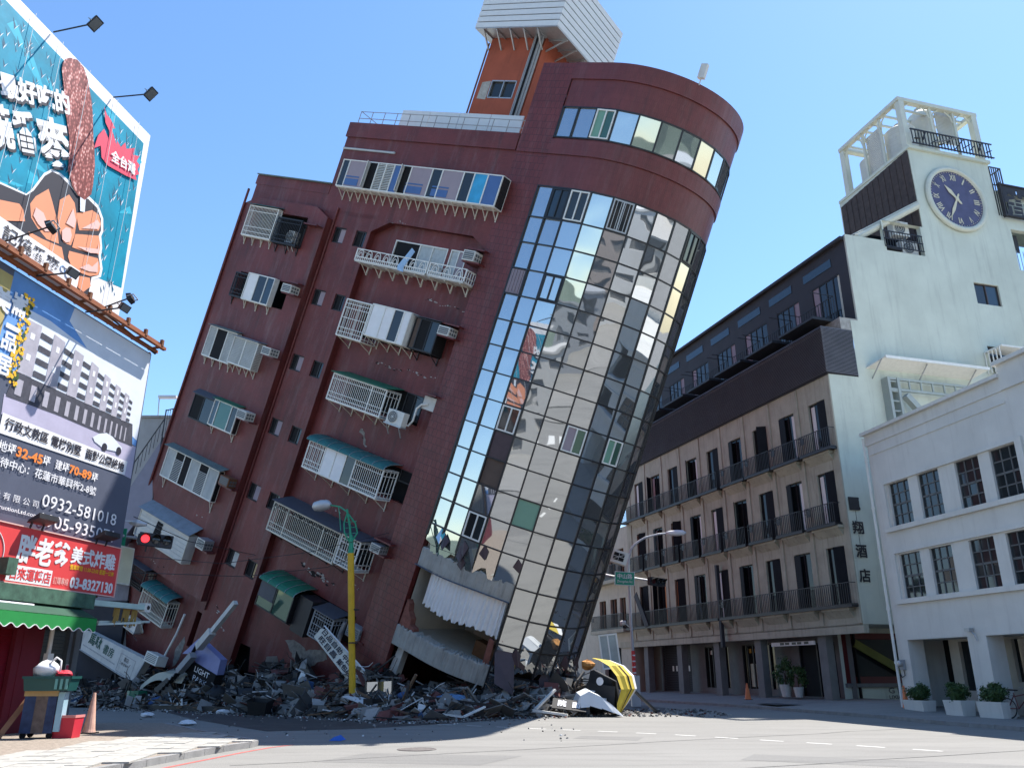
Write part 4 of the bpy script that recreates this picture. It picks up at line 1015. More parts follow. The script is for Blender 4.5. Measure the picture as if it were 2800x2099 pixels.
# black set-back top storey
Y2 = 2.33
wins = [(-3.1,-.75,10.2,13.2),(-6.5,-4.35,10.2,13.1),(-10.0,-7.6,10.2,13.05),(-13.4,-11.2,10.2,13.0),(-16.8,-14.6,10.2,12.95),(-20.2,-18.0,10.2,12.9),(-23.5,-21.5,10.2,12.9)]
w = MB(); w.wall(-24,.0,9.0,15.0,wins,Y2,.2); w.box(-24.1,.0,Y2-.25,9,14.98,15.15); w.quad((-24,Y2,9),(-24,9,9),(-24,9,15),(-24,Y2,15))
w.build('top_storey_wall', M['charcoal'], H)
b = MB(); b.box(-24,.0,-.1,Y2,9.0,9.1); b.build('terrace', M['concrete'], H)
for k, (a, c, z0, z1) in enumerate(wins):
    e = empty('window', None, H)
    f = MB()
    for i in range(5): f.box(a+(c-a)*i/4-.03,a+(c-a)*i/4+.03,Y2+.02,Y2+.1,z0,z1)
    f.box(a,c,Y2+.02,Y2+.1,z1-.06,z1); f.build('frame', M['dark_metal'], e)
    for i in range(4):
        p = MB(); p.box(a+(c-a)*i/4+.03,a+(c-a)*(i+1)/4-.03,Y2+.06,Y2+.08,z0,z1-.06)
        p.build('pane', M['curtain_grey'] if i == (3 if k % 2 else 0) else M['glass_dark'], e)
    b = MB(); b.box(a-.6,c-.5,Y2-.03,Y2,13.85,14.35); b.build('clerestory_pane', M['glass_blue'], H)
    balcony_rail(a-.5,c+.1,10.1,H,yf=Y2-.75,h=1.5,n=14)
    b = MB(); b.box(a-.5,c+.1,Y2-.75,Y2,9.98,10.05)
    for i in range(4): b.bar((a-.4+.7*i,Y2-.7,9.3),(a-.4+.7*i,Y2-.7,9.95),.05)
    b.build('balcony_floor', M['dark_metal'], H)
# ground floor under the overhang
gh = [(-6.95,-4.0,-9.3,-6.6),(-12.35,-9.1,-9.0,-6.5),(-16.6,-13.85,-9.0,-6.5),(-22.3,-18.4,-9.3,-6.3),(-25.0,-22.6,-9.3,-6.3)]
w = MB(); w.wall(-26,-2.75,-9.45,-5.9,gh,1.5,.25); w.build('shopfront_wall', M['stone_grey'], H)
w = MB(); w.quad((-26,.0,-5.95),(-.0,.0,-5.95),(-.6,2.0,-5.95),(-26,1.5,-5.95)); w.box(-26,0,.0,.3,-6.35,-5.93) ; w.build('soffit', M['beige'], H)
for x in (-3.4,-8.9,-13.2,-17.7,-22.4):
    b = MB(); b.box(x-.3,x+.3,.25,.7,-9.45,-6.2); b.build('column', M['stone_grey'], H)
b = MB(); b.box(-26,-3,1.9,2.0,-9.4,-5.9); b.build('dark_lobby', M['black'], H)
for k, (a, c, z0, z1) in enumerate(gh[:3]):
    e = empty('shop_window', None, H)
    p = MB(); p.box(a,c,1.62,1.64,z0,z1); p.build('pane', M['glass_dim'] if k else M['shutter'], e)
    f = MB()
    for i in range((7 if k else 3)): f.box(a+(c-a)*i/(6 if k else 2)-.05,a+(c-a)*i/(6 if k else 2)+.05,1.52,1.62,z0,z1)
    f.box(a,c,1.52,1.62,z1-.08,z1); f.build('frame', M['dark_metal'], e)
    if k:
        q = MB()
        for i in range(4): q.box(a+.5+i*.45,a+.8+i*.45,1.6,1.615,z1-.5,z1-.25)
        q.build('notice', M['white_paint'] if k == 2 else mat('amber_notice',(0.55,0.33,0.06),.7), e)
        if k == 1:
            q = MB(); q.box(a+.6,a+.95,1.6,1.615,z0+.1,z0+1.4); q.box(a+1.1,a+1.4,1.6,1.615,z0+.1,z0+1.4); q.build('poster', mat('pale_poster',(0.5,0.55,0.42),.7), e)
b = MB()
for i in range(26): b.box(-22.3,-18.4,1.6,1.63,-9.28+.113*i,-9.19+.113*i)
b.build('roller_shutter', M['charcoal'], H)
b = MB(); b.box(-25,-22.6,1.6,1.65,-9.3,-6.3); b.build('door_panel', mat('brown_grey_door',(0.10,0.075,0.06),.6,var=.2), H)
for x in (-21.0,-20.5,-19.95,-18.85):
    b = MB(); b.box(x-.1,x+.1,1.585,1.598,-8.0,-7.65); b.build('notice', M['white_paint'], H)
b = MB(); b.box(-7.9,-4.2,.45,.5,-6.75,-6.55); b.build('sign_board', M['curtain'], H)
text(H,'■■ ■■ ■', -7.1, -6.7, .12, M['dark_metal'], y=.44, w=2.4)
# side wall facing the crossing, with niche, windows and clock tower
GS, GY = .9, 3.2
w = MB(XS)
skip = [(0,1.86,6.6,9.9),(0,2.34,9.9,30),(2.34,5.0,15.25,30),(5.0,7.95,16.6,30),(14.0,26,20.2,30)]
hs = [(10.88,12.68,12.06,13.42),(10.9,12.7,8.2,9.4),(5.1,7.75,14.65,16.6),(14.65,17.0,14.75,17.55)]
w.wall(0,26,-5.95,22.2,hs,0,.3,skip)
w.quad((0,0,-5.95),(26,0,-5.95),(26,4,-5.95),(0,4,-5.95))
w.wall(GS,14,-9.5,-5.95,[(GS+.3,GS+5.2,-8.45,-6.3)],GY,.25)
w.build('side_wall', M['mint'], H)
w = MB(XS); w.box(1.2,2.34,.02,2.0,9.3,10.0); w.build('broken_edge', M['concrete_rough'], H)
w = MB(XS); w.quad((2.34,0,9.0),(2.34,0,15.25),(2.34,8,15.25),(2.34,8,9.0)); w.box(2.34,5.0,0.02,8,15.15,15.25)
w.quad((7.95,.0,15.0),(7.95,0,22.2),(7.95,6.5,22.2),(7.95,6.5,15.0)); w.quad((14,0,20),(14,0,22.2),(14,6.5,22.2),(14,6.5,20)); w.quad((7.95,6.5,15),(7.95,6.5,22.2),(14,6.5,22.2),(14,6.5,15))
w.box(14,26,0.02,5,20.0,20.2); w.box(7.9,14.05,-.18,6.5,22.05,22.25)
w.build('tower_wall', M['mint'], H)
w = MB(XS); w.box(5.0,7.85,1.6,1.7,14,16.6); w.build('niche_back', M['shutter'], H)
# inclined dark timber cladding on the tower flank (faces the side street)
e = empty('timber_cladding', None, H)
for i in range(24):
    y = .05+6.3*i/24; b = MB(XS); b.box(7.86+.02*(i%2),7.94,y,y+.25,15.3-.03*(i%3),21.95-.012*i); b.build('board', M['darkwood'], e)
w = MB(XS); w.tube([(3.6,.5,15.5),(7.8,-.05,18.0)],.22,8); w.hexa((3.6,.4,15.75),(7.85,-.2,18.25),(7.85,.6,18.4),(3.6,1.2,15.9),(0,0,.05)); w.build('eaves_pipe', M['pergola'], H)
# windows of the side wall
for (a, c, z0, z1) in (hs[0], hs[1]):
    e = empty('window', None, H)
    p = MB(XS); p.box(a,(a+c)/2,.16,.18,z0,z1); p.build('pane', M['glass_dark'], e)
    p = MB(XS); p.box((a+c)/2,c,.14,.16,z0,z1); p.build('pane', M['glass_blue'], e)
    f = MB(XS)
    for x in (a,(a+c)/2-.03,c-.06): f.box(x,x+.06,.1,.2,z0,z1)
    for z in (z0,z1-.06): f.box(a,c,.1,.2,z,z+.06)
    f.build('frame', mat('brown_frame',(0.07,0.05,0.045),.5), e)
# balcony grille of the niche and pergola on the tower
b = MB(XS)
for i in range(15): b.bar((5.0+.19*i,-.05,14.9),(5.0+.19*i,-.05,15.9),.03)
for z in (14.9,15.9,15.4): b.bar((5.0,-.05,z),(7.7,-.05,z),.05)
b.build('niche_rail', M['dark_metal'], H)
e = empty('pergola', None, H)
for x in (8.15,13.75):
    for y in (.2,5.6):
        b = MB(XS); b.box(x-.19,x+.19,y-.19,y+.19,22.25,25.7); b.build('post', M['pergola'], e)
for x, y in ((10.4,.2),(12.2,.2),(8.1,2.0),(8.1,3.6)):
    b = MB(XS); b.box(x-.07,x+.07,y-.07,y+.07,22.25,25.7); b.build('post', M['pergola'], e)
b = MB(XS); b.box(7.9,14.0,.0,.35,25.7,25.95); b.build('beam', M['pergola'], e)
b = MB(XS); b.box(7.9,14.0,5.45,5.8,25.7,25.95); b.build('beam', M['pergola'], e)
b = MB(XS); b.box(7.9,8.25,.36,5.44,25.7,25.95); b.build('beam', M['pergola'], e)
b = MB(XS); b.box(13.65,14.0,.36,5.44,25.7,25.95); b.build('beam', M['pergola'], e)
for i in range(6):
    b = MB(XS); b.bar((8.26,.9+.85*i,25.82),(13.64,.9+.85*i,25.82),.1,.14); b.build('rafter', M['pergola'], e)
for x in (8.15,10.4,12.2,13.75):
    for sg in (-1,1):
        if 8 < x+sg*.7 < 13.9: b = MB(XS); b.tube([(x+sg*.1,.18,24.9),(x+sg*.22,.18,25.35),(x+sg*.65,.18,25.68)],.05,5); b.build('brace', M['pergola'], e)
for y in (.2,2.0,3.6,5.6):
    for sg in (-1,1):
        if .2 < y+sg*.65 < 5.7: b = MB(XS); b.tube([(8.1,y+sg*.1,24.9),(8.1,y+sg*.22,25.35),(8.1,y+sg*.62,25.68)],.05,5); b.build('brace', M['pergola'], e)
# tanks, screens and banner rail on the tower
def tank(x, y, r, z0, z1, label):
    t = empty('water_tank', FS @ Matrix.Translation((x,y,z0)), None, label, 'water tank')
    pr = [(r,0)]; n = 9
    for i in range(n): h = (z1-z0)*i/n; pr += [(r,h+.02),(r*.985,h+.05),(r,h+.1)]
    pr += [(r,z1-z0),(r*.6,z1-z0+.3),(.25,z1-z0+.42),(.25,z1-z0+.55),(0,z1-z0+.55)]
    b = MB(); b.lathe(pr,(0,0,0),24); b.build('shell', M['tank'], t, smooth=False)
    b = MB(); b.lathe([(.3,0),(.3,.06),(0,.07)],(0,0,z1-z0+.55),14); b.build('hatch', M['tank'], t)
tank(9.35,1.75,.95,22.25,24.7,'ribbed steel water tank just behind the middle corner post of the roof pergola')
tank(9.2,4.3,.8,22.25,24.2,'smaller steel water tank at the far left end of the roof pergola')
tank(11.1,1.6,.75,22.6,26.2,'tall silver water tank behind the beige louvred panel above the clock')
for k, (x0,x1,y0,y1,z0,z1,lb) in enumerate(((11.25,12.85,.6,.66,23.6,26.0,'beige ribbed screen panel above the clock'),(8.2,8.26,2.2,3.5,22.35,25.3,'beige ribbed screen panel on the flank of the roof pergola'))):
    b = MB(XS)
    n = 22
    for i in range(n):
        z = z0+(z1-z0)*i/n; b.box(x0,x1,y0,y1,z,z+(z1-z0)/n*.72)
    b.build('ribbed_panel', M['tank'], H)
rail = empty('letter_railing', None, H)
random.seed(21)
b = MB(XS)
for z in (22.35,23.35): b.bar((8.1,-.3,z+.0),(14.3,-.3,z+.05),.07)
for i in range(26):
    x = 8.2+i*.235; b.bar((x,-.3,22.3),(x+random.uniform(-.05,.05),-.3,23.4),.05)
b.build('rail', M['dark_metal'], rail)
b = MB(XS)
for i in range(10): b.bar((8.3+.6*i,-.34,22.4+random.uniform(0,.3)),(8.3+.6*i+random.uniform(.2,.7),-.34,22.6+random.uniform(0,.7)),.13,.05)
b.build('backward_letters', M['dark_metal'], rail)
b = MB(XS); b.bar((9.8,-.4,22.6),(11.6,-.4,23.3),.06); b.build('loose_pole', M['stone_grey'], rail)
# railing and big letters right of the clock
rail = empty('roof_sign_rail', None, H)
b = MB(XS)
for z in (20.6,21.9): b.bar((14.0,-.02,z),(14.9,-.02,z),.06); b.bar((14.9,-.02,z),(14.9,2.5,z),.06)
for i in range(6): b.bar((14.0+.17*i,-.02,18.4),(14.0+.17*i,-.02,21.9),.05); b.bar((14.9,.4*i,20.6),(14.9,.4*i,21.9),.05)
b.build('rail', M['dark_metal'], rail)
def side_text(body, x, z, h, m, y=-.04, w_=None, bold=.02, parent=None, ext=0):
    e = empty('side_sign', XS, H); text(e, body, x, z, h, m, y=y, w=w_, bold=bold)
    return e
b = MB(XS)
for z in (18.3,20.5): b.bar((14.1,-.25,z),(19,-.25,z),.22,.08)
for x in (14.2,16.6): b.bar((x,-.25,18.2),(x,-.25,20.6),.2,.08)
b.build('letter_frame', M['charcoal'], rail)
side_text('麗翔', 14.2, 18.3, 2.2, M['charcoal'], y=-.27, w_=4.9, bold=.035)
b = MB(XS); b.box(14.65,15.6,.5,.55,16.3,17.5); b.build('dark_sign_frame', M['charcoal'], H)
b = MB(XS)
for i in range(9): b.bar((14.7+.25*i,.2,14.8),(14.7+.25*i,.2,16.2),.03)
b.build('rail', M['steel'], rail)
# wall letters, awning, steel sign frame
for ch, z, x in (('麗',-.55,.1),('翔',-1.72,.12),('酒',-2.86,.12),('店',-4.03,.12)):
    side_text(ch, x, z, .62, M['dark_metal'], y=-.06, w_=.62, bold=.03)
b = MB(XS); b.bar((.42,-.05,-.58),(.42,-.05,-1.1),.015); b.bar((.42,-.05,-1.75),(.42,-.05,-2.25),.015); b.build('letter_link', M['dark_metal'], H); b = MB(XS); b.box(.1,.7,-.05,-.03,-.55,.1); b.build('letter_back', M['dark_metal'], H)
aw = empty('side_awning', None, H)
b = MB(XS); b.hexa((2.4,.0,7.15),(9.2,.0,7.15),(9.6,-1.0,7.45),(2.9,-1.0,7.5),(0,0,.06)); b.box(2.85,9.6,-1.05,-.99,7.42,7.58); b.build('sheet', M['white_paint'], aw)
for x in (2.7,5.6,8.8): b = MB(XS); b.bar((x,-.9,7.4),(x,0,6.6),.05); b.build('strut', M['steel'], aw)
fr = empty('steel_sign_frame', None, H)
b = MB(XS)
for x in (3.3,3.9): b.box(x-.08,x+.08,-.5,-.0,1.0,6.6)
for z in (5.95,6.55): b.box(3.3,8.4,-.45,-.3,z-.06,z+.06)
for i in range(9): b.bar((3.3,-.4,2+.55*i),(3.9,-.4,2+.55*i),.07)
for i in range(7): b.bar((3.9+.75*i,-.4,5.95),(3.9+.75*i,-.4,6.55),.08)
b.bar((4.1,-.6,5.6),(5.6,-.6,4.0),.35,.3)
b.build('frame', mat('grey_green_steel',(0.33,0.37,0.35),.6,var=.1), fr)
b = MB(XS)
b.box(10.6,12.4,-1.2,-.05,8.9,9.0)
for i in range(5): b.box(10.5,10.55,-1.1+.25*i,-1.05+.25*i,7.6,8.9)
b.box(10.9,12.0,-.9,-.2,7.4,8.4); b.build('hood_box', M['white_paint'], H)
# shop window round the corner with a fallen yellow beam inside, low wall lettering
b = MB(XS); b.box(GS+.3,GS+5.2,GY+.2,GY+.24,-8.4,-6.3); b.build('pane', M['glass_dark'], H)
rd = mat('maroon_paint',(0.10,0.012,0.012),.6,var=.1)
b = MB(XS); b.box(GS+.2,GS+5.3,GY-.02,GY+.18,-8.62,-8.3); b.box(GS+.2,GS+.5,GY-.02,GY+.18,-8.3,-6.2); b.box(GS+.5,GS+5.3,GY-.02,GY+.18,-6.5,-6.2); b.build('window_surround', rd, H)
b = MB(XS); b.bar((GS+.9,GY-.06,-6.7),(GS+3.9,GY-.06,-8.2),.4,.1,up=(0,1,0)); b.build('fallen_beam', mat('olive_yellow_beam',(0.14,0.15,0.03),.7,var=.2), H)
b = MB(XS); b.box(GS+.1,GS+5.4,GY-.15,GY+.02,-8.8,-8.62); b.build('sill', M['stone_grey'], H)
side_text('G R E', GS+2.6, -9.1, .28, M['stone_grey'], y=GY-.02, w_=1.3)
side_text('LIXIANG', GS+2.6, -9.36, .18, M['stone_grey'], y=GY-.02, w_=1.2)
# the clock
ck = empty('wall_clock', FS @ Matrix.Translation((10.8,-.02,18.93)), None, 'big round blue clock with cream rim and roman numerals', 'clock')
b = MB(); b.lathe([(2.2,0),(2.24,.08),(2.2,.2),(2.06,.24),(1.95,.2),(1.93,.1),(1.9,.06)],(0,0,0),56,(0,-1,0)); b.build('rim', M['pergola'], ck, smooth=True)
b = MB(); b.lathe([(1.94,.05),(1.94,.09),(0,.091)],(0,0,0),48,(0,-1,0)); b.build('face', mat('indigo_clock_face',(0.075,0.07,0.135),.5,var=.25,scale=1.5,grime=.2), ck)
cream = mat('cream_numerals',(0.60,0.55,0.40),.6)
for i, nm in enumerate(('XII','I','II','III','IV','V','VI','VII','VIII','IX','X','XI')):
    a = R(30*i); rr = 1.3
    text(ck, nm, rr*math.sin(a)-.0, rr*math.cos(a)-.0, .40, cream, y=-.105, w=sum({'I':.085,'V':.21,'X':.2}[q] for q in nm)+.03*(len(nm)-1), bold=.02, name='numeral', center=True, rot=(0,a,0))
b = MB()
for i in range(60):
    a = R(6*i); l = .12 if i % 5 == 0 else .05
    b.bar((1.86*math.sin(a),-.1,1.86*math.cos(a)),((1.86-l)*math.sin(a),-.1,(1.86-l)*math.cos(a)),.03,.02)
b.build('minute_marks', cream, ck)
for ang, ln, wd in ((318,1.15,.16),(207,1.6,.12)):
    a = R(ang); d = Vector((math.sin(a),0,math.cos(a))); n = Vector((d.z,0,-d.x))
    b = MB(); pts = [d*-.35-n*wd*.5, d*-.45, d*-.35+n*wd*.5, d*.2+n*wd*.5, d*(ln*.55)+n*wd*.9, d*ln, d*(ln*.55)-n*wd*.9, d*.2-n*wd*.5]
    b.add([(p.x,-.13,p.z) for p in pts]+[(p.x,-.15,p.z) for p in pts], [tuple(range(8)), tuple(reversed(range(8,16)))]+[(i,(i+1)%8,8+(i+1)%8,8+i) for i in range(8)])
    b.build('hand', cream, ck)
b = MB(); b.lathe([(.13,.12),(.13,.17),(0,.18)],(0,0,0),14,(0,-1,0)); b.build('boss', cream, ck)
# outdoor units in the niche
def ac_side(x, z, label):
    t = empty('air_conditioner', FS @ Matrix.Translation((x,.75,z)), None, label, 'air conditioner', 'air conditioners in the niche beside the clock')
    b = MB(); b.box(0,1.1,-.45,0,0,.95); b.build('casing', M['ac'], t)
    b = MB(); b.lathe([(.36,0),(.36,.03),(0,.03)],(.45,-.451,.47),20,(0,-1,0)); b.build('fan_grille', M['ac_grille'], t)
    b = MB()
    for r in (.36,.24,.12): b.tube([(.45+r*math.cos(R(20*q)),-.49,.47+r*math.sin(R(20*q))) for q in range(19)],.01,4)
    b.build('guard', M['ac'], t)
ac_side(6.1,16.0,'white outdoor air conditioner, upper of the pair beside the clock')
ac_side(6.5,14.75,'white outdoor air conditioner, lower of the pair beside the clock')
# rear and far ends so the block stands solid
w = MB(); w.quad((-24,0,-9.5),(-24,14,-9.5),(-24,14,6.6),(-24,0,6.6)); w.build('end_wall', M['beige'], H)
w = MB(XS); w.quad((26,0,-9.5),(26,14,-9.5),(26,14,20),(26,0,20)); w.quad((2,14,-9.5),(2,14,15),(26,14,15),(26,14,-9.5)); w.build('rear_wall', M['mint'], H)

# lower cream house beyond the hotel's far end
FN = FH @ Matrix.Translation((-24.05,0,0))
N2 = empty('cream_corner_house', FN, label='cream four storey house with dark balconies beyond the hotel, half hidden by the leaning tower', cat='building')
w = MB(); nh = [(-3.6,-2.4,-4.9,-2.7),(-5.6,-4.4,-4.9,-2.7),(-3.6,-2.4,-1.2,1.0),(-5.6,-4.4,-1.2,1.0),(-1.9,-.9,-4.9,-2.7),(-1.9,-.9,-1.2,1.0),(-5.0,-2.0,-9.3,-6.3)]
w.wall(-14,0,-9.4,2.6,nh,.1,.3); w.quad((-14,.1,2.6),(0,.1,2.6),(0,10,2.6),(-14,10,2.6)); w.build('wall', mat('cream_render',(0.48,0.44,0.36),.9,var=.1,grime=.4,gscale=(1.2,1.2,.12)), N2)
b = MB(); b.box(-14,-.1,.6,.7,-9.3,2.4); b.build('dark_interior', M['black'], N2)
for v in (-4.95,-1.25):
    balcony_rail(-6.0,-.3,v,N2,yf=-.5)
    b = MB(); b.box(-6.2,-.2,-.55,.1,v-.3,v-.06); b.build('balcony_slab', M['beige'], N2)
for a, c, z0, z1 in nh[:6]:
    e = empty('window', None, N2); p = MB(); p.box(a,c,.3,.32,z0,z1); p.build('pane', M['glass_dark'], e)
    f = MB(); f.box((a+c)/2-.04,(a+c)/2+.04,.2,.3,z0,z1); f.build('frame', M['wood'], e)

# ------------------------------------------------------------------ white arcaded building on the right
FW = frame((16.4776529, 36.5, 0.0), (0.21895589,-0.97573476,0), (0,0,1))
W = empty('white_arcade_building', FW, label='white three storey building with gridded windows over a columned arcade', cat='building')
M['white_wall'] = mat('white_masonry_paint', (0.63,0.62,0.575), 0.85, var=0.1, scale=0.6, grime=0.42, gscale=(1.0,1.0,0.10), gcol=(0.38,0.36,0.33,1), bump=0.08)
# (faces the crossing; x grows towards the camera)
wc = [(.92,2.22),(2.8,4.06),(4.99,6.25),(6.82,8.1),(9.1,10.4),(11.0,12.3),(13.2,14.5),(15.1,16.4)]
hol = [(a,c,z0,z1) for z0,z1 in ((7.62,9.5),(4.58,6.42)) for a,c in wc]
w = MB(); w.wall(-.1,22,2.95,11.5,hol,0,.28); w.box(-.1,22,.0,.32,2.93,2.955); w.build('facade_wall', M['white_wall'], W)
w = MB(); w.quad((-.1,0,0),(-.1,0,12),(-.1,12,12),(-.1,12,0)); w.quad((22,0,0),(22,12,0),(22,12,12),(22,0,12)); w.quad((-.1,12,0),(-.1,12,12),(22,12,12),(22,12,0)); w.box(-.1,22,.1,12,11.4,11.5)
w.build('side_wall', M['white_wall'], W)
w = MB(); w.box(-.15,8.05,-.05,.35,11.5,12.0); w.box(-.25,8.1,-.22,.4,12.0,12.14); w.box(8.05,22,-.1,.35,11.5,12.45); w.box(8.0,22,-.26,.4,12.45,12.6); w.box(.0,8.05,-.04,.0,11.02,11.1)
w.build('cornice', M['white_wall'], W)
for z in (7.62,4.58):
    for a, c in ((.45,8.45),(8.7,16.8)):
        b = MB(); b.box(a,c,-.16,0,z-.2,z-.005); b.build('sill', M['white_wall'], W)
        b = MB(); b.box(a,c,-.1,0,z+1.9,z+2.02); b.box(a,a+.3,-.1,0,z,z+1.9); b.box(c-.3,c,-.1,0,z,z+1.9); b.build('surround', M['white_wall'], W)
M['plum'] = mat('dull_plum_blind', (0.09,0.06,0.065), .9, var=.15)
gm = mat('old_grey_window_frame',(0.12,0.125,0.125),.7,var=.15)
random.seed(33)
for (a,c,z0,z1) in hol:
    if a > 12.5: continue
    e = empty('grid_window', None, W)
    f = MB()
    for i in range(4): x = a+(c-a)*i/3; f.box(x-.022,x+.022,.1,.16,z0,z1)
    for i in range(5): z = z0+(z1-z0)*i/4; f.box(a,c,.1,.16,z-.022 if i != 2 else z-.04,z+.022 if i != 2 else z+.04)
    f.build('frame', gm, e)
    for i in range(3):
        for j in range(4):
            p = MB(); t = random.uniform(-.006,.006)
            p.hexa((a+(c-a)*i/3,.135+t,z0+(z1-z0)*j/4),(a+(c-a)*(i+1)/3,.135-t,z0+(z1-z0)*j/4),(a+(c-a)*(i+1)/3,.135-t,z0+(z1-z0)*(j+1)/4),(a+(c-a)*i/3,.135+t,z0+(z1-z0)*(j+1)/4),(0,.008,0))
            p.build('pane', M['glass_dark'], e)
    if z0 < 5:
        b = MB(); b.box(a+.02,c-.02,.17,.18,z0+.55,z1); b.build('blind', M['plum'], e)
# arcade
for x0,x1 in ((-.1,.62),(4.05,5.0),(9.3,10.2),(14.6,15.5),(20,21)):
    b = MB(); b.box(x0,x1,0,.75,.1,2.955); b.box(x0-.03,x1+.03,-.03,.78,.1,.2); b.build('column', M['white_wall'], W)
w = MB(); ah = [(-.25,.95,.1,2.95),(1.5,3.5,.95,2.85),(4.3,8.6,1.3,2.85),(9.5,13,1.0,2.85)]
w.wall(-.8,22,.1,3.05,ah,1.7,.3); w.build('arcade_wall', M['room'], W)
b = MB(); b.quad((-.1,.32,2.94),(22,.32,2.94),(22,1.7,2.94),(-.1,1.7,2.94)); b.build('arcade_ceiling', M['white_wall'], W)
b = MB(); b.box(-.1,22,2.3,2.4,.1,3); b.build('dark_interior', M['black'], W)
for a,c,z0,z1 in ah[1:]:
    b = MB(); b.box(a,c,1.85,1.88,z0,z1); b.build('shop_pane', M['glass_dark'], W)
b = MB(); b.box(-.12,22,-.1,1.7,.02,.13); b.build('plinth', M['paving'], W)
b = MB(); b.tube([(-.2,-.08,11.9),(-.2,-.08,.15)],.06,8)
for z in (2,4.2,6.4,8.6,10.8): b.tube([(-.2,-.08,z),(-.2,-.08,z+.1)],.085,8)
b.build('downpipe', M['white_paint'], W)
mt = empty('electric_meter', FW @ Matrix.Translation((.15,-.02,1.95)), None, 'round glass electric meter with cables on the white corner column', 'meter')
b = MB(); b.box(-.14,.14,-.1,0,-.2,.2); b.build('box', M['grey_paint'], mt)
b = MB(); b.lathe([(.12,0),(.12,.1),(.09,.14),(0,.15)],(.0,-.1,.05),16,(0,-1,0)); b.build('dial', M['steel'], mt)
b = MB(); b.tube([(.05,-.05,-.2),(.1,-.06,-.42),(-.1,-.06,-.5),(-.2,-.05,-.35)],.02,5); b.build('cable', M['dark_metal'], mt)
b = MB(); b.tube([(4.4,-.15,3.15),(4.55,-.1,3.0),(4.6,-.05,2.75)],.03,5); b.box(4.25,4.5,-.25,-.05,3.1,3.22); b.build('porch_lamp', M['steel'], None, label='small wall lamp above the middle white column', cat='wall lamp').matrix_world = FW

# planter boxes with clipped shrubs
M['leaf'] = mat('dark_green_leaves', (0.035,0.075,0.022), 0.6, var=0.5, scale=9)
M['leaf2'] = mat('mid_green_leaves', (0.06,0.11,0.03), 0.6, var=0.4, scale=9)
M['stem'] = mat('brown_twigs', (0.07,0.05,0.035), 0.9, var=0.2)
def foliage(mb, c, rad, n, size, seed, flat=1.0):
    rr = random.Random(seed)
    cl = [(Vector((rr.gauss(0,1),rr.gauss(0,1),rr.gauss(0,1))).normalized()*rr.uniform(.55,.98)) for _ in range(max(6,n//60))]
    for i in range(n):
        k = rr.choice(cl); p = k + Vector((rr.gauss(0,.16),rr.gauss(0,.16),rr.gauss(0,.16)))
        p = Vector((p.x*rad[0],p.y*rad[1],p.z*rad[2])) + Vector(c)
        d = Vector((rr.gauss(0,1),rr.gauss(0,1),rr.gauss(0,1)*flat)).normalized(); u = d.orthogonal().normalized(); v = d.cross(u); s = size*rr.uniform(.6,1.4)
        mb.mi = 1 if rr.random() < .35 else 0
        mb.add([p-u*s, p+v*s*.5, p+u*s, p-v*s*.5], [(0,1,2,3)])
def blob_(mb, c, r):
    mb.mi = 0; mb.lathe([(.05,-1),(.7,-.7),(1,0),(.75,.65),(.05,.95)],(0,0,0),10)
    k = len(mb.v)-50
    for i in range(k, len(mb.v)): v = mb.v[i]; mb.v[i] = (c[0]+v[0]*r[0], c[1]+v[1]*r[1], c[2]+v[2]*r[2])
def planter(x0, x1, z0, z1, label, seed, gap=None):
    t = empty('planter_box', FW @ Matrix.Translation(((x0+x1)/2,-.42,z0)), None, label, 'planter', 'white planters with shrubs')
    hw = (x1-x0)/2; h = z1-z0
    b = MB(); b.add([(-hw*.93,-.26,0),(hw*.93,-.26,0),(hw*.93,.26,0),(-hw*.93,.26,0),(-hw,-.32,h),(hw,-.32,h),(hw,.32,h),(-hw,.32,h)],[(0,3,2,1),(0,1,5,4),(1,2,6,5),(2,3,7,6),(3,0,4,7)]); b.build('box', M['white_wall'], t)
    b = MB(); b.box(-hw*.97,hw*.97,-.3,.3,h-.05,h-.03); b.build('soil', M['mud'], t)
    s = empty('shrub', FW @ Matrix.Translation(((x0+x1)/2,-.42,z1)), None, label.replace('white planter','green shrub growing in the white planter'), 'shrub', 'shrubs in the white planters')
    b = MB(); foliage(b,(0,0,.27),(hw*.9,.36,.34),2600,.042,seed); blob_(b,(0,0,.25),(hw*.72,.27,.26)); b.build('foliage', [M['leaf'],M['leaf2']], s)
    b = MB()
    for i in range(5): b.tube([(random.uniform(-.2,.2),0,-.05),(random.uniform(-.3,.3),random.uniform(-.1,.1),.35)],.015,4)
    b.build('stem', M['stem'], s)
planter(.7,1.9,.1,.6,'white planter beside the drainpipe column, nearest the orange cone',1)
planter(3.05,4.0,.1,.66,'white planter hard against the left side of the middle column',2)
planter(4.75,5.95,.1,.66,'white planter right of the middle column, beside the bicycle',3)

# parked bicycle
bk = empty('bicycle', Matrix.Translation((17.55,30.2,.13)) @ Matrix.Rotation(R(-72),4,'Z'), None, 'dark bicycle with white front basket parked by the right planter', 'bicycle')
for x in (-.52,.52):
    wh = empty('wheel', Matrix.Translation((x,0,.33)), bk)
    b = MB(); b.tube([(.32*math.cos(R(15*q)),0,.32*math.sin(R(15*q))) for q in range(25)],.02,5); b.build('tyre', M['dark_metal'], wh)
    b = MB(); b.lathe([(.03,-.04),(.03,.04)],(0,0,0),8,(0,1,0))
    for q in range(12): b.bar((0,0,0),(.3*math.cos(R(30*q)),0,.3*math.sin(R(30*q))),.006)
    b.build('spokes', M['steel'], wh)
b = MB()
for p, q in (((-.52,0,.33),(-.1,0,.33)),((-.1,0,.33),(-.22,0,.85)),((-.22,0,.75),(-.52,0,.33)),((-.1,0,.33),(.36,0,.75)),((-.2,0,.72),(.36,0,.82)),((.52,0,.33),(.34,0,.95))): b.tube([p,q],.018,6)
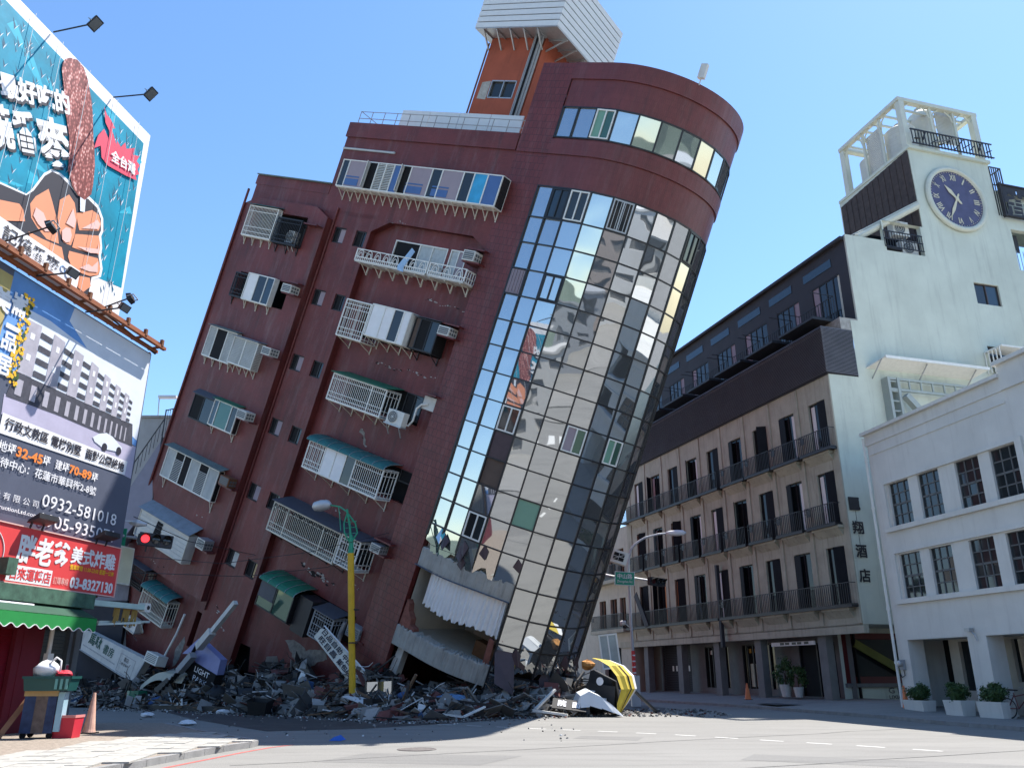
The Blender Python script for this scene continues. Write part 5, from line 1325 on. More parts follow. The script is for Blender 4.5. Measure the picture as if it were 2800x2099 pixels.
b.build('frame', mat('maroon_bike_frame',(0.12,0.03,0.03),.4), bk)
b = MB(); b.tube([(.3,-.28,1.02),(.36,-.1,1.0),(.36,.1,1.0),(.3,.28,1.02)],.014,6); b.build('handlebar', M['steel'], bk)
b = MB(); b.prism([(-.38,.9),(-.1,.9),(-.08,.94),(-.36,.97)],-.08,.08); b.build('saddle', M['dark_metal'], bk)
b = MB()
for z in (.72,.82,.92,1.0):
    b.tube([(.42,-.17,z),(.72,-.19,z),(.72,.19,z),(.42,.17,z),(.42,-.17,z)],.008,4)
for i in range(9): b.bar((.42+.3*i/8,-.18,.72),(.42+.3*i/8,-.18,1.0),.008); b.bar((.42+.3*i/8,.18,.72),(.42+.3*i/8,.18,1.0),.008)
b.build('basket', M['white_paint'], bk)

# ------------------------------------------------------------------ left: sign-covered shop block (x runs away from the camera, y into the block)
FB = frame((-12.58603012, 26.0, 4.6247872), (0.17516424,0.98453923,0), (0,0,1))
SH = empty('corner_shop', FB, label='small corner shop with dark red shutter under the stacked signboards', cat='building')
M['shop_red'] = mat('dark_red_shutter', (0.20,0.006,0.016), 0.5, var=0.12, scale=2, grime=0.2)
M['shop_wall'] = mat('maroon_shop_wall', (0.13,0.008,0.018), 0.6, var=0.15, grime=0.2)
M['green_soffit'] = mat('flaking_green_paint', (0.05,0.11,0.075), 0.8, var=0.5, scale=4, grime=0.5)
M['awning_green'] = mat('green_awning_cloth', (0.012,0.21,0.045), 0.75, var=0.08, scale=4)
M['sign_red'] = mat('red_sign_face', (0.62,0.055,0.055), 0.5, var=0.04, scale=1.5)
M['print_white'] = mat('white_print', (0.70,0.69,0.69), 0.5, var=0.07, scale=1.5, grime=0.08, bump=0.2, bscale=2)
M['print_black'] = mat('black_print', (0.018,0.018,0.03), 0.6, var=0.1)
M['print_dark'] = mat('dark_grey_print', (0.055,0.055,0.07), 0.6, var=0.4, scale=5)
M['print_slate'] = mat('slate_print', (0.085,0.095,0.13), 0.45, var=0.12, scale=1.2, bump=0.3, bscale=1.8)
M['print_teal'] = mat('teal_print', (0.0,0.22,0.33), 0.45, var=0.35, scale=0.7, bump=0.35, bscale=1.6)
M['print_skin'] = mat('orange_skin_print', (0.66,0.25,0.13), 0.6, var=0.03)
M['print_pink'] = mat('pink_print', (0.70,0.42,0.37), 0.6, var=0.03)
M['print_crimson'] = mat('crimson_print', (0.58,0.05,0.10), 0.6, var=0.05)
M['print_orange'] = mat('orange_print', (0.80,0.22,0.04), 0.6, var=0.03)
M['print_yellow'] = mat('yellow_print', (0.75,0.42,0.02), 0.6, var=0.05)
M['print_grey'] = mat('grey_print', (0.36,0.34,0.38), 0.6, var=0.2, scale=3)
M['print_lilac'] = mat('lilac_print', (0.40,0.37,0.47), 0.6, var=0.1)
M['print_sky'] = mat('sky_blue_print', (0.13,0.29,0.58), 0.6, var=0.3, scale=0.6)
M['print_cloud'] = mat('cloud_print', (0.62,0.65,0.70), 0.6, var=0.12, scale=0.8)
M['print_gold'] = mat('gold_print', (0.42,0.33,0.12), 0.6, var=0.1)
M['brown_steel'] = mat('rust_brown_steel', (0.26,0.085,0.035), 0.7, var=0.25, scale=3, grime=0.3)
def corn_mat():
    m = mat('glazed_corn_print', (0.33,0.10,0.085), 0.5, var=0.4, scale=4)
    nt = m.node_tree; b = nt.nodes['Principled BSDF']; L = nt.links.new
    vo = nt.nodes.new('ShaderNodeTexVoronoi'); vo.inputs['Scale'].default_value = 10.0; vo.inputs['Randomness'].default_value = 1.0
    mp = nt.nodes.new('ShaderNodeMapping'); mp.inputs['Scale'].default_value = (1.3,1,.8); tc = nt.nodes.new('ShaderNodeTexCoord')
    L(tc.outputs['Object'], mp.inputs[0]); L(mp.outputs[0], vo.inputs['Vector'])
    rp = nt.nodes.new('ShaderNodeValToRGB'); rp.color_ramp.elements[0].color = (0.62,0.40,0.36,1); rp.color_ramp.elements[1].color = (0.16,0.035,0.03,1)
    rp.color_ramp.elements[0].position = 0.12; rp.color_ramp.elements[1].position = 0.62
    e = rp.color_ramp.elements.new(0.3); e.color = (0.42,0.13,0.11,1)
    nz = nt.nodes.new('ShaderNodeTexNoise'); nz.inputs['Scale'].default_value = 2.6; nz.inputs['Detail'].default_value = 5; mp3 = nt.nodes.new('ShaderNodeMapping'); mp3.inputs['Scale'].default_value = (2.4,1,.5); L(tc.outputs['Object'], mp3.inputs[0]); L(mp3.outputs[0], nz.inputs['Vector'])
    ad = nt.nodes.new('ShaderNodeMath'); ad.operation = 'MULTIPLY_ADD'; ad.inputs[1].default_value = 1.5; ad.inputs[2].default_value = -.72; L(nz.outputs[0], ad.inputs[0])
    a2 = nt.nodes.new('ShaderNodeMath'); a2.operation = 'ADD'; L(ad.outputs[0], a2.inputs[0]); L(vo.outputs['Distance'], a2.inputs[1]); L(a2.outputs[0], rp.inputs[0]); L(rp.outputs[0], b.inputs['Base Color']); return m
M['print_corn'] = corn_mat()
# shop body
w = MB(); w.wall(-16,-2.35,-4.5,-.8,[(-8.5,-3.1,-4.5,-1.9)],-.0,.25); w.quad((-2.35,0,-4.5),(-2.35,6,-4.5),(-2.35,6,-.8),(-2.35,0,-.8)); w.build('wall', M['shop_wall'], SH)
b = MB()
for i in range(30): z = -4.48+.086*i; b.hexa((-8.5,.16,z),(-3.1,.16,z),(-3.1,.2,z+.083),(-8.5,.2,z+.083),(0,.02,0))
b.build('roller_shutter', M['shop_red'], SH)
b = MB(); b.box(-3.35,-3.1,.02,.15,-4.5,-1.9); b.build('shutter_guide', M['shop_wall'], SH)
b = MB(); b.box(-16,-1.2,-.55,6,-1.25,-.85); b.box(-16,-.3,.05,6,-.84,.6); b.build('soffit', M['green_soffit'], SH)
b = MB(); b.box(-16,.2,.35,4.5,.6,7.2); b.build('block_wall', M['concrete'], SH)
b = MB(); b.tube([(-5.2,-.5,-1.32),(-3.6,-.5,-1.32)],.05,8); b.build('strip_lamp', M['print_white'], SH)
b = MB(); b.tube([(-2.22,-.12,-4.5),(-2.2,-.12,-1.3)],.06,8); b.box(-2.33,-2.1,-.22,-.08,-3.2,-2.5); b.build('downpipe', M['white_paint'], SH)
# awning with scalloped valance
aw = empty('shop_awning', FB, None, 'green cloth awning with scalloped edge over the dark red shutter', 'awning')
b = MB(); b.hexa((-10,-1.0,-1.56),(-1.6,-1.0,-1.56),(-1.6,-.02,-1.1),(-10,-.02,-1.1),(0,0,.02)); b.build('cloth', mat('dark_green_awning_top',(0.015,0.06,0.035),.8,var=.15), aw)
b = MB(); e2 = MB()
for i in range(160):
    x0 = -10+8.4*i/160; x1 = -10+8.4*(i+1)/160; z0 = -1.88-.05*math.cos(x0*2*math.pi/.42); z1 = -1.88-.05*math.cos(x1*2*math.pi/.42)
    b.hexa((x0,-1.0,z0),(x1,-1.0,z1),(x1,-1.0,-1.54),(x0,-1.0,-1.54),(0,.012,0)); e2.bar((x0,-1.006,z0),(x1,-1.006,z1),.018)
b.hexa((-1.6,-1.0,-1.9),(-1.6,-.1,-1.75),(-1.6,-.02,-1.12),(-1.6,-1.0,-1.55),(.012,0,0)); b.build('valance', M['awning_green'], aw); e2.build('trim', M['print_white'], aw)
# upper billboard with the printed corn advertisement
U = empty('billboard', FB, None, 'huge teal billboard of a fist gripping grilled corn, topmost on the left', 'billboard')
b = MB(); b.box(-12,-1.62,.0,.3,7.8,15.0); b.build('panel', M['print_white'], U)
b = MB()
for i in range(14): b.box(-11.9+.8*i,-11.85+.8*i,.3,.5,7.8,15)
b.build('back_frame', M['brown_steel'], U)
lay = [0]
def print_(parent, name, pts, m, y=None):
    lay[0] += 1; yy = -.002-.0022*lay[0] if y is None else y
    b = MB(); n = len(pts); a = sum(pts[i][0]*pts[(i+1)%n][1]-pts[(i+1)%n][0]*pts[i][1] for i in range(n))
    p = pts if a > 0 else pts[::-1]
    b.add([(x,yy,z) for x,z in p], [tuple(range(n))]); return b.build(name, M[m], parent)
def mirror_area(pts): return pts
print_(U,'printed_ground',[(-11.9,14.62),(-1.9,14.48),(-1.73,8.95),(-2.73,8.78),(-6.63,7.9),(-11.9,7.9)],'print_teal')
lay[0] += 1; random.seed(4); b1, b2, b3 = MB(), MB(), MB()
for i in range(330):
    x, z = random.uniform(-9.5,-1.95), random.uniform(8.4,14.4); s = random.uniform(.06,.14); yy = -.002-.0022*lay[0]
    a = random.uniform(-.5,.5); c, d = math.cos(a)*s, math.sin(a)*s
    b1.add([(x-c,yy,z+s*1.3),(x-d*.5,yy,z-s*1.2),(x+c*.25,yy,z-.2*s)],[(0,1,2)]); b2.add([(x-d*.5,yy,z-s*1.2),(x+c,yy,z+s*1.1),(x+c*.25,yy,z-.2*s)],[(0,1,2)])
for i in range(26):
    x, z = random.uniform(-9.5,-2.1), random.uniform(9,14.3); L_ = random.uniform(.5,1.3); a = math.atan2(z-10.5,x+4)
    b3.add([(x,yy+.001,z),(x+L_*math.cos(a),yy+.001,min(14.4,z+L_*math.sin(a))),(min(-2,x+L_*math.cos(a+.35)),yy+.001,min(14.4,z+L_*math.sin(a+.35)))],[(0,1,2)])
b1.build('printed_darts', mat('deep_teal_print',(0.0,0.07,0.13),.6), U, kind='stuff'); b2.build('printed_darts', M['print_cloud'], U, kind='stuff'); b3.build('printed_rays', mat('light_teal_print',(0.0,0.33,0.46),.6), U, kind='stuff')
lay[0] += 1
print_(U,'hand_outline',[(-9.3,9.0),(-6.25,9.69),(-6.1,9.93),(-5.81,10.66),(-5.55,10.97),(-5.22,11.05),(-4.76,11.03),(-4.38,10.87),(-3.91,11.07),(-3.45,11.02),(-3.14,10.73),(-3.03,10.32),(-3.08,10.12),(-2.94,9.77),(-2.94,9.5),(-2.75,9.13),(-2.76,8.83),(-3.08,8.58),(-3.05,8.0),(-3.9,7.81),(-9.3,7.81)],'print_white')
print_(U,'hand_silhouette',[(-9.3,8.93),(-6.24,9.64),(-6.03,9.93),(-5.76,10.6),(-5.53,10.9),(-5.24,10.97),(-4.82,10.92),(-4.4,10.79),(-3.93,10.96),(-3.51,10.91),(-3.24,10.67),(-3.14,10.29),(-3.2,10.09),(-3.04,9.71),(-3.04,9.45),(-2.85,9.08),(-2.88,8.84),(-3.16,8.63),(-3.15,7.9),(-3.79,7.85),(-9.3,7.83)],'print_black')  # black printed silhouette of the hand
for p in ([(-6.05,9.49),(-5.92,9.81),(-5.53,10.31),(-5.29,10.02),(-5.05,9.69),(-4.73,8.94),(-5.21,8.83),(-5.62,8.96),(-5.91,9.12)],
          [(-5.04,10.24),(-4.73,10.62),(-4.45,10.5),(-4.24,10.11),(-4.19,9.5),(-4.26,9.14),(-4.56,9.07),(-4.79,9.31),(-4.98,9.67)],
          [(-4.3,10.24),(-4.01,10.44),(-3.69,10.71),(-3.37,10.73),(-3.2,10.49),(-3.24,10.23),(-4.05,9.78),(-4.18,9.97)],
          [(-4.18,9.58),(-3.2,10.07),(-3.05,9.8),(-3.05,9.48),(-3.69,9.24),(-4.2,9.11)],
          [(-4.29,8.94),(-3.06,9.34),(-2.86,9.08),(-2.92,8.82),(-3.27,8.61),(-3.71,8.51),(-4.1,8.54),(-4.29,8.74)],
          [(-5.9,8.68),(-5.37,8.74),(-4.6,8.89),(-4.38,8.52),(-4.85,8.2),(-5.6,8.2)],[(-3.88,8.34),(-3.25,8.56),(-3.14,8.32),(-3.4,8.0),(-3.67,8.03)],
          [(-9.3,8.6),(-7.2,8.93),(-6.42,9.26),(-6.25,9.18),(-6.1,8.89),(-7.04,8.37),(-9.3,8.1)]):
    print_(U,'finger_shape',p,'print_skin')
for p in ([(-5.84,9.5),(-5.54,9.5),(-5.13,9.12),(-5.33,9.01),(-5.64,9.07),(-5.87,9.21)],[(-4.73,9.38),(-4.61,9.56),(-4.43,9.63),(-4.32,9.45),(-4.34,9.22),(-4.49,9.11),(-4.66,9.13)],[(-4.64,9.68),(-4.48,10.29),(-4.28,9.99),(-4.28,9.72)],
          [(-3.99,9.88),(-3.55,10.35),(-3.41,10.53),(-3.26,10.46),(-3.3,10.25)],[(-4.03,9.23),(-3.17,9.61),(-3.16,9.84),(-3.08,9.5),(-3.45,9.32)],[(-3.75,8.65),(-3.44,8.94),(-3.26,8.94),(-3.05,9.24),(-2.98,8.89),(-3.34,8.73)]):
    print_(U,'highlight_shape',p,'print_pink')
print_(U,'stick_shape',[(-4.34,10.9),(-4.09,11.0),(-4.01,10.44),(-4.2,10.36)],'print_cloud')
print_(U,'corn_shape',[(-5.58,13.01),(-5.87,13.79),(-6.04,14.17),(-6.05,14.4),(-6.0,14.58),(-5.84,14.77),(-5.55,14.94),(-5.24,14.91),(-5.0,14.68),(-4.78,14.33),(-4.53,13.82),(-4.26,12.96),(-4.14,12.69),(-3.97,12.12),(-3.89,11.49),(-3.89,11.15),(-4.11,10.81),(-4.4,10.79),(-4.69,10.91),(-5.01,11.32),(-5.12,12.0),(-5.25,12.4)],'print_corn')
print_(U,'star_burst',[(-4.1,13.2),(-3.9,13.6),(-3.6,13.4),(-3.66,13.7),(-3.9,13.85),(-4.09,14.33),(-3.9,14.15),(-3.7,14.12),(-3.42,13.97),(-3.58,13.85),(-3.24,13.48),(-3.23,13.63),(-3.01,13.53),(-2.84,13.84),(-2.74,13.65),(-2.35,13.96),(-2.38,13.67),(-2.05,13.83),(-2.15,13.57),(-1.95,13.53),(-2.03,13.32),(-1.9,13.21),(-2.07,13.05),(-1.98,12.91),(-2.5,12.74),(-3.43,12.52),(-3.77,12.6),(-3.9,12.95),(-4.16,12.68)],'print_crimson')
for x in (-8.9,-7.4,-6.25,-5.0,-3.6,-2.4): b = MB(); b.tube([(x,-.09,15.0),(x+.05,-.11,11.4),(x,-.09,7.8)],.008,4); b.build('tie_rope', M['clad'], U)
for t_, x, z, h, w_ in (('最好吃的',-7.8,11.8,.66,2.75),('燒番',-7.75,10.25,1.15,1.8),('麥',-5.97,10.8,1.45,1.3)):
    text(U,t_,x+.06,z-.07,h,M['print_black'],y=-.046,w=w_,bold=.035,rot=(0,R(-26.5),0)); text(U,t_,x,z,h,M['print_white'],y=-.051,w=w_,bold=.035,rot=(0,R(-26.5),0))
text(U,'全台灣',-3.36,12.76,.40,M['print_white'],y=-.08,w=1.26,bold=.03,rot=(0,R(-11.5),0))
# strip sign below it
T = empty('strip_sign', FB, None, 'narrow white sign strip with black characters between the two billboards', 'sign')
b = MB(); b.box(-12,-3.9,-.2,-.1,7.82,8.44); b.build('panel', M['print_white'], T)
text(T,'記燒番麥',-6.9,7.88,.46,M['print_black'],y=-.215,w=2.15,bold=.012)
b = MB()
for cx,cz,r in ((-4.6,8.15,.1),(-4.35,8.1,.13)): b.tube([(cx+r*math.cos(R(30*q)),-.212,cz+r*math.sin(R(30*q))) for q in range(13)],.012,4)
b.build('printed_emblem', M['print_sky'], T)
# lower billboard
V = empty('billboard', FB, None, 'slate grey property billboard with phone numbers and a row of terraced houses', 'billboard')
b = MB(); b.box(-12,.36,.0,.3,.72,7.42); b.build('panel', M['print_slate'], V)
b = MB(); b.tube([(.38,.1,.72),(.38,.1,7.5)],.05,6); b.build('edge_tube', M['rust'], V)
lay[0] = 0
print_(V,'printed_sky',[(-6.2,7.38),(.32,7.38),(.3,4.1),(-6.2,4.6)],'print_sky'); print_(V,'printed_cloud',[(-3.6,7.38),(.32,7.38),(.3,4.3),(-2.3,5.0),(-2.8,6.4),(-3.7,6.9)],'print_cloud')
print_(V,'printed_road',[(-5.5,4.0),(.3,4.08),(.3,3.0),(-5.45,3.45)],'print_lilac')
tp = [(-5.32,6.56),(-4.43,6.58),(-3.61,6.47),(-2.43,6.34),(-1.31,6.08),(-.11,5.81)]
def lerp(L_, u):
    for (a,c),(d,e) in zip(L_,L_[1:]):
        if a <= u <= d: return c+(e-c)*(u-a)/(d-a)
    return L_[-1][1]
print_(V,'printed_terrace',tp+[(-.06,4.7),(-5.1,4.62)],'print_cloud')
print_(V,'printed_ground_floor',[(-5.28,4.72),(-.06,4.76),(.1,4.04),(-1.56,4.02),(-3.47,4.03),(-5.44,3.95)],'print_dark')
x, wd, k = -5.25, .55, 0
while x < -.3:
    z1 = lerp(tp, x)-.28; z1b = lerp(tp, min(x+wd,-.12))-.28
    if k % 2 == 0:
        print_(V,'printed_house',[(x,z1),(x+wd,z1b),(x+wd,4.74),(x,4.72)],'print_grey',-.02)
        for zz in (.28,.68): print_(V,'printed_window',[(x+wd*.35,4.72+(z1-4.72)*zz),(x+wd*.65,4.72+(z1-4.72)*zz),(x+wd*.65,4.9+(z1-4.72)*zz),(x+wd*.35,4.9+(z1-4.72)*zz)],'print_white',-.024)
    else:
        for j in range(4): print_(V,'printed_balcony',[(x+.02,4.76+(z1-4.76)*(j+.1)/4),(x+wd-.02,4.76+(z1b-4.76)*(j+.1)/4),(x+wd-.02,4.76+(z1b-4.76)*(j+.55)/4),(x+.02,4.76+(z1-4.76)*(j+.55)/4)],'print_dark',-.022)
    print_(V,'printed_shopfront',[(x+.06,4.1),(x+wd*.55,4.1),(x+wd*.55,4.55),(x+.06,4.55)],'print_grey',-.02)
    x += wd; wd *= .93; k += 1
print_(V,'printed_car',[(-1.85,3.82),(-1.6,4.0),(-1.26,4.12),(-.95,4.08),(-.7,3.98),(-.42,3.86),(-.42,3.7),(-1.26,3.6),(-1.74,3.71)],'print_cloud',-.026)
b = MB()
for cx,cz in ((-1.25,3.66),(-.55,3.72)): b.add([(cx+.13*math.cos(R(30*q)),-.029,cz+.13*math.sin(R(30*q))) for q in range(12)],[tuple(range(12))])
b.build('printed_wheels', M['print_black'], V)
print_(V,'printed_band',[(-5.42,3.5),(-.02,3.5),(-.06,3.04),(-5.42,2.95)],'print_white',-.02)
random.seed(8); b = MB(); b2 = MB()
for i in range(140):
    z = random.uniform(4.3,6.9); x = -5.4+random.uniform(-.16,.2); s = random.uniform(.03,.07)
    (b if i%4 else b2).add([(x+s*math.cos(R(72*q)),-.031-.0002*i%.01,z+s*math.sin(R(72*q))) for q in range(5)],[tuple(range(5))])
b.build('printed_flowers', M['print_yellow'], V, kind='stuff'); b2.build('printed_leaves', M['leaf'], V, kind='stuff')
for t_, x, z, h, w_, m_, bo in (('行政文教區',-5.28,3.1,.32,1.62,'print_black',.02),('電梯別墅',-3.52,3.1,.32,1.26,'print_black',.02),('面對公園綠地',-2.03,3.11,.32,1.86,'print_black',.02),
        ('地坪',-5.35,2.5,.29,.62,'print_white',.012),('32-45',-4.7,2.5,.26,.98,'print_orange',.03),('坪',-3.7,2.5,.29,.29,'print_white',.012),('建坪',-3.2,2.5,.29,.58,'print_white',.012),('70-89',-2.6,2.52,.25,.97,'print_orange',.03),('坪',-1.6,2.5,.29,.28,'print_white',.012),
        ('接待中心：花蓮市華興街2-8號',-5.5,2.1,.27,4.2,'print_white',.014),('設 有 限 公 司',-5.2,1.3,.2,1.66,'print_white',.0),('tructionLtd.com',-5.0,1.04,.11,1.5,'print_white',.012),
        ('0932-581018',-3.43,1.38,.36,3.3,'print_white',.004),('0905-935071',-3.45,.86,.36,3.3,'print_white',.004),('美',-6.55,6.1,.62,.6,'print_white',.035),('崙',-5.95,6.2,.62,.6,'print_white',.035),('一',-5.95,5.75,.12,.5,'print_white',.03),('品',-5.98,5.15,.5,.5,'print_white',.03),('居',-6.0,4.45,.55,.5,'print_white',.03)):
    text(V,t_,x,z,h,M[m_],y=-.036,w=w_,bold=bo)
print_(V,'printed_gold_bar',[(-6.9,7.2),(-6.05,7.2),(-6.05,4.0),(-6.9,4.0)],'print_gold',-.012)
print_(V,'printed_grey_band',[(-12,7.38),(-6.05,7.38),(-6.05,3.6),(-12,3.6)],'print_slate',-.010)
# brown steel walkway between the boards
K = empty('sign_walkway', FB, None, 'rusty brown steel walkway between the two billboards', 'walkway')
for y, z in ((-.12,7.52),(-.42,7.6),(-.3,7.72)):
    b = MB(); b.bar((-12,y,z),(.45,y,z),.12,.1); b.build('beam', M['brown_steel'], K)
for i in range(9):
    b = MB(); b.bar((-7.4+.95*i,.05,7.55),(-7.4+.95*i,-.45,7.6),.07); b.box(-7.45+.95*i,-7.35+.95*i,-.5,-.4,7.62,7.85); b.build('bracket', M['rust'], K)
b = MB(); b.tube([(-2.5,-.1,7.75),(.42,-.1,7.45)],.035,6); b.build('brace', M['dark_metal'], K)
# red shop sign
G = empty('shop_sign', FB, None, 'red shop sign with big white characters above the green awning', 'sign')
b = MB(); b.box(-12,.06,-.22,-.02,-.8,.7); b.build('panel', M['sign_red'], G)
b = MB(); b.bar((-12,-.24,.69),(.07,-.24,.69),.03); b.bar((-12,-.24,-.79),(.07,-.24,-.79),.03); b.bar((.06,-.24,-.8),(.06,-.24,.7),.03); b.build('edge_trim', M['print_pink'], G)
for t_, x, z, h, w_, m_, bo in (('胖老爹',-4.2,-.24,.74,1.98,'print_white',.03),('美式炸雞',-2.12,-.02,.48,2.0,'print_white',.026),('營業時間 11:30-23:00 星期一公休',-2.1,-.2,.15,2.0,'print_yellow',.015),('訂購專線',-2.68,-.66,.2,.62,'print_pink',.0),('03-8327130',-1.98,-.7,.3,1.92,'print_white',.035)):
    text(G,t_,x,z,h,M[m_],y=-.232,w=w_,bold=bo)
print_(G,'printed_frame',[(-4.42,-.32),(-2.76,-.32),(-2.76,-.74),(-4.42,-.74)],'print_white',-.228)
text(G,'石來運轉店',-4.36,-.69,.32,M['sign_red'],y=-.234,w=1.56,bold=.02)
b = MB(); b.tube([(-5.6+.95*math.cos(R(8*q)),-.232,-.1+.72*math.sin(R(8*q))) for q in range(46)],.012,4); b.build('printed_ring', M['print_white'], G)
b = MB(); b.box(-4.75,-4.4,-.5,-.24,-.62,-.2); b.build('green_box', M['green_soffit'], G)
# lamps on the boards
def board_lamp(u, v, L_, dz, label, ang=-35, size=(.34,.24,.07)):
    t = empty('floodlight', FB @ Matrix.Translation((u,-.05,v)), None, label, 'floodlight')
    b = MB(); b.tube([(0,0,0),(.0,-L_,dz)],.025,6); b.build('arm', M['dark_metal'], t)
    h = empty('lamp_head', Matrix.Translation((0,-L_-.1,dz)) @ Matrix.Rotation(R(ang),4,'X') @ Matrix.Rotation(R(12),4,'Y'), t)
    b = MB(); s = size; b.add([(-s[0]/2,-s[1]/2,-s[2]),(s[0]/2,-s[1]/2,-s[2]),(s[0]/2,s[1]/2,-s[2]),(-s[0]/2,s[1]/2,-s[2]),(-s[0]*.42,-s[1]*.42,s[2]),(s[0]*.42,-s[1]*.42,s[2]),(s[0]*.42,s[1]*.42,s[2]),(-s[0]*.42,s[1]*.42,s[2])],[(0,3,2,1),(4,5,6,7),(0,1,5,4),(1,2,6,5),(2,3,7,6),(3,0,4,7)]); b.build('housing', M['dark_metal'], h)
    b = MB(); b.box(-s[0]*.4,s[0]*.4,-s[1]*.4,s[1]*.4,-s[2]-.012,-s[2]); b.build('lens', M['ac_grille'], h)
    b = MB(); b.bar((-s[0]*.52,0,-.05),(-s[0]*.52,0,.16),.025); b.bar((s[0]*.52,0,-.05),(s[0]*.52,0,.16),.025); b.bar((-s[0]*.52,0,.16),(s[0]*.52,0,.16),.025); b.build('yoke', M['steel'], h)
board_lamp(-6.64,15.02,1.25,.1,'black floodlight on an arm over the top edge, nearer the top left of the picture',-48,(.3,.42,.05))
board_lamp(-3.77,14.94,1.25,-.05,'black floodlight on an arm over the top edge, nearer the corner of the teal billboard',-48,(.3,.42,.05))
board_lamp(-6.8,7.8,1.4,.35,'black floodlight in front of the printed fist',60)
board_lamp(-5.46,7.5,1.15,.0,'black floodlight on an arm over the terraced house print, left one',-60)
board_lamp(-3.18,7.42,1.2,.05,'black floodlight on an arm over the terraced house print, hanging downwards at right',-60)
board_lamp(-2.7,7.72,1.0,.3,'black floodlight tilted upwards beside the lower corner of the teal billboard',70)
def trough_lamp(u, v, label):
    t = empty('floodlight', FB @ Matrix.Translation((u,-.3,v)), None, label, 'floodlight', None)
    b = MB(); b.add([(-.4,.05,.08),(.35,.05,.1),(.35,-.32,.2),(-.4,-.32,.2),(-.4,.0,.16),(.35,.0,.18),(.35,-.3,.34),(-.4,-.3,.34)],[(0,1,2,3),(7,6,5,4),(0,4,5,1),(1,5,6,2),(2,6,7,3),(3,7,4,0)]); b.build('housing', M['dark_metal'], t)
    b = MB(); b.bar((-.25,.05,-.05),(-.25,.0,.12),.04); b.bar((.2,.05,-.05),(.2,.0,.12),.04); b.build('foot', M['dark_metal'], t)
trough_lamp(-3.7,.72,'black trough floodlight on top of the red sign, left one of the two')
trough_lamp(-.95,.7,'black trough floodlight on top of the red sign, right one of the two')
# pale box sign of the next shop and its folded awning
B2 = empty('box_sign', FB, None, 'pale yellow box sign hanging behind the right end of the red sign', 'sign')
b = MB(); b.box(.55,1.45,.25,.45,-.3,.9); b.build('box', M['cream_paint'], B2)
b = MB(); b.box(.6,1.4,.24,.25,-.25,.85); b.build('face', mat('yellowed_acrylic',(0.55,0.52,0.36),.5,var=.1), B2)
b = MB(); b.bar((.5,.35,-.3),(.5,.35,1.0),.05); b.build('bracket', M['dark_metal'], B2)
fa = empty('folded_awning', FB, None, 'folded awning with pale green case and hanging mustard cloth beside the red sign', 'awning')
b = MB(); b.bar((-1.5,-.3,-1.05),(1.55,-.3,-1.0),.2,.16); b.build('case', mat('pale_green_case',(0.45,0.58,0.52),.45,var=.12,grime=.2), fa)
b = MB(); b.box(1.5,1.78,-.42,-.18,-1.14,-.86); b.build('end_cap', M['white_paint'], fa)
b = MB(); b.lathe([(.07,0),(.05,.03),(0,.03)],(1.64,-.43,-1.0),12,(0,-1,0)); b.build('winder', M['dark_metal'], fa)
b = MB(); b.bar((-.3,-.1,-1.55),(2.3,-.1,-1.4),.07); b.bar((-.3,-.1,-1.62),(1.2,-.5,-1.5),.06); b.bar((1.2,-.5,-1.5),(2.0,-.1,-1.75),.06); b.build('arm', mat('pale_green_arm',(0.48,0.55,0.50),.5,var=.1), fa)
b = MB(); random.seed(3)
for i in range(16):
    x = .1+.075*i; z0 = -1.1; z1 = -1.35-.28*abs(math.sin(i*.9))
    if i in (4,5,11): continue
    b.hexa((x,-.28+.03*(i%2),z1),(x+.07,-.25-.03*(i%2),z1-.03),(x+.07,-.3,z0),(x,-.3,z0),(0,.012,0))
b.build('cloth', mat('mustard_cloth',(0.30,0.19,0.05),.85,var=.25), fa)
# next-door shopfront set back, and its pillar
NB = empty('neighbour_shop', FB @ Matrix.Translation((0,1.6,0)), None, 'set back shop with brown roller shutter behind the red shop', 'building')
w = MB(); w.wall(-2.3,.95,-4.5,-.9,[(-.9,.8,-4.5,-1.7)],0,.2); w.box(-2.3,.95,.0,1.0,-.9,-.6); w.build('wall', M['stone_grey'], NB)
b = MB()
for i in range(26): z = -4.48+.107*i; b.hexa((-.9,.13,z),(.8,.13,z),(.8,.17,z+.1),(-.9,.17,z+.1),(0,.02,0))
b.build('roller_shutter', mat('brown_grey_shutter',(0.10,0.095,0.075),.6,var=.15), NB)
b = MB(); b.box(.95,1.2,-.1,.2,-4.5,-1.6); b.build('pillar', M['stone_grey'], NB)
b = MB(); b.box(.82,.94,-.02,-.005,-3.1,-2.75); b.build('notice', M['print_white'], NB); b = MB(); b.box(.83,.93,-.03,-.021,-2.9,-2.77); b.build('notice_print', M['print_crimson'], NB)
# pale concrete block with a steel stair behind the billboards
CB = empty('concrete_block', Matrix.Translation((-21.2,48,0)), None, 'pale blank concrete building between the billboards and the red building', 'building')
b = MB(); b.box(-9,.25,0,12,0,16.4); b.build('wall', mat('pale_concrete',(0.36,0.35,0.33),.9,var=.12,scale=.8,grime=.3,gscale=(.8,.8,.1)), CB)  # pale grey concrete with streaky grime
b = MB(); b.box(-9.1,.4,-.1,12.1,16.4,16.55); b.build('coping', M['concrete'], CB)
b = MB(); b.box(-8.8,-.6,-.35,-.02,5.5,9); b.build('side_panel', mat('lilac_grey_wall',(0.24,0.23,0.25),.9,var=.15,grime=.3), CB); b = MB(); b.box(-8.8,-.6,-.35,-.02,0,5.5); b.build('dark_gap_sheet', M['charcoal'], CB)  # lower charcoal sheet paints in the darkness of the gap, no real panel
ST = empty('steel_staircase', Matrix.Translation((-20.5,46,0)), None, 'steel fire stair with barred railing climbing the pale concrete building', 'staircase')
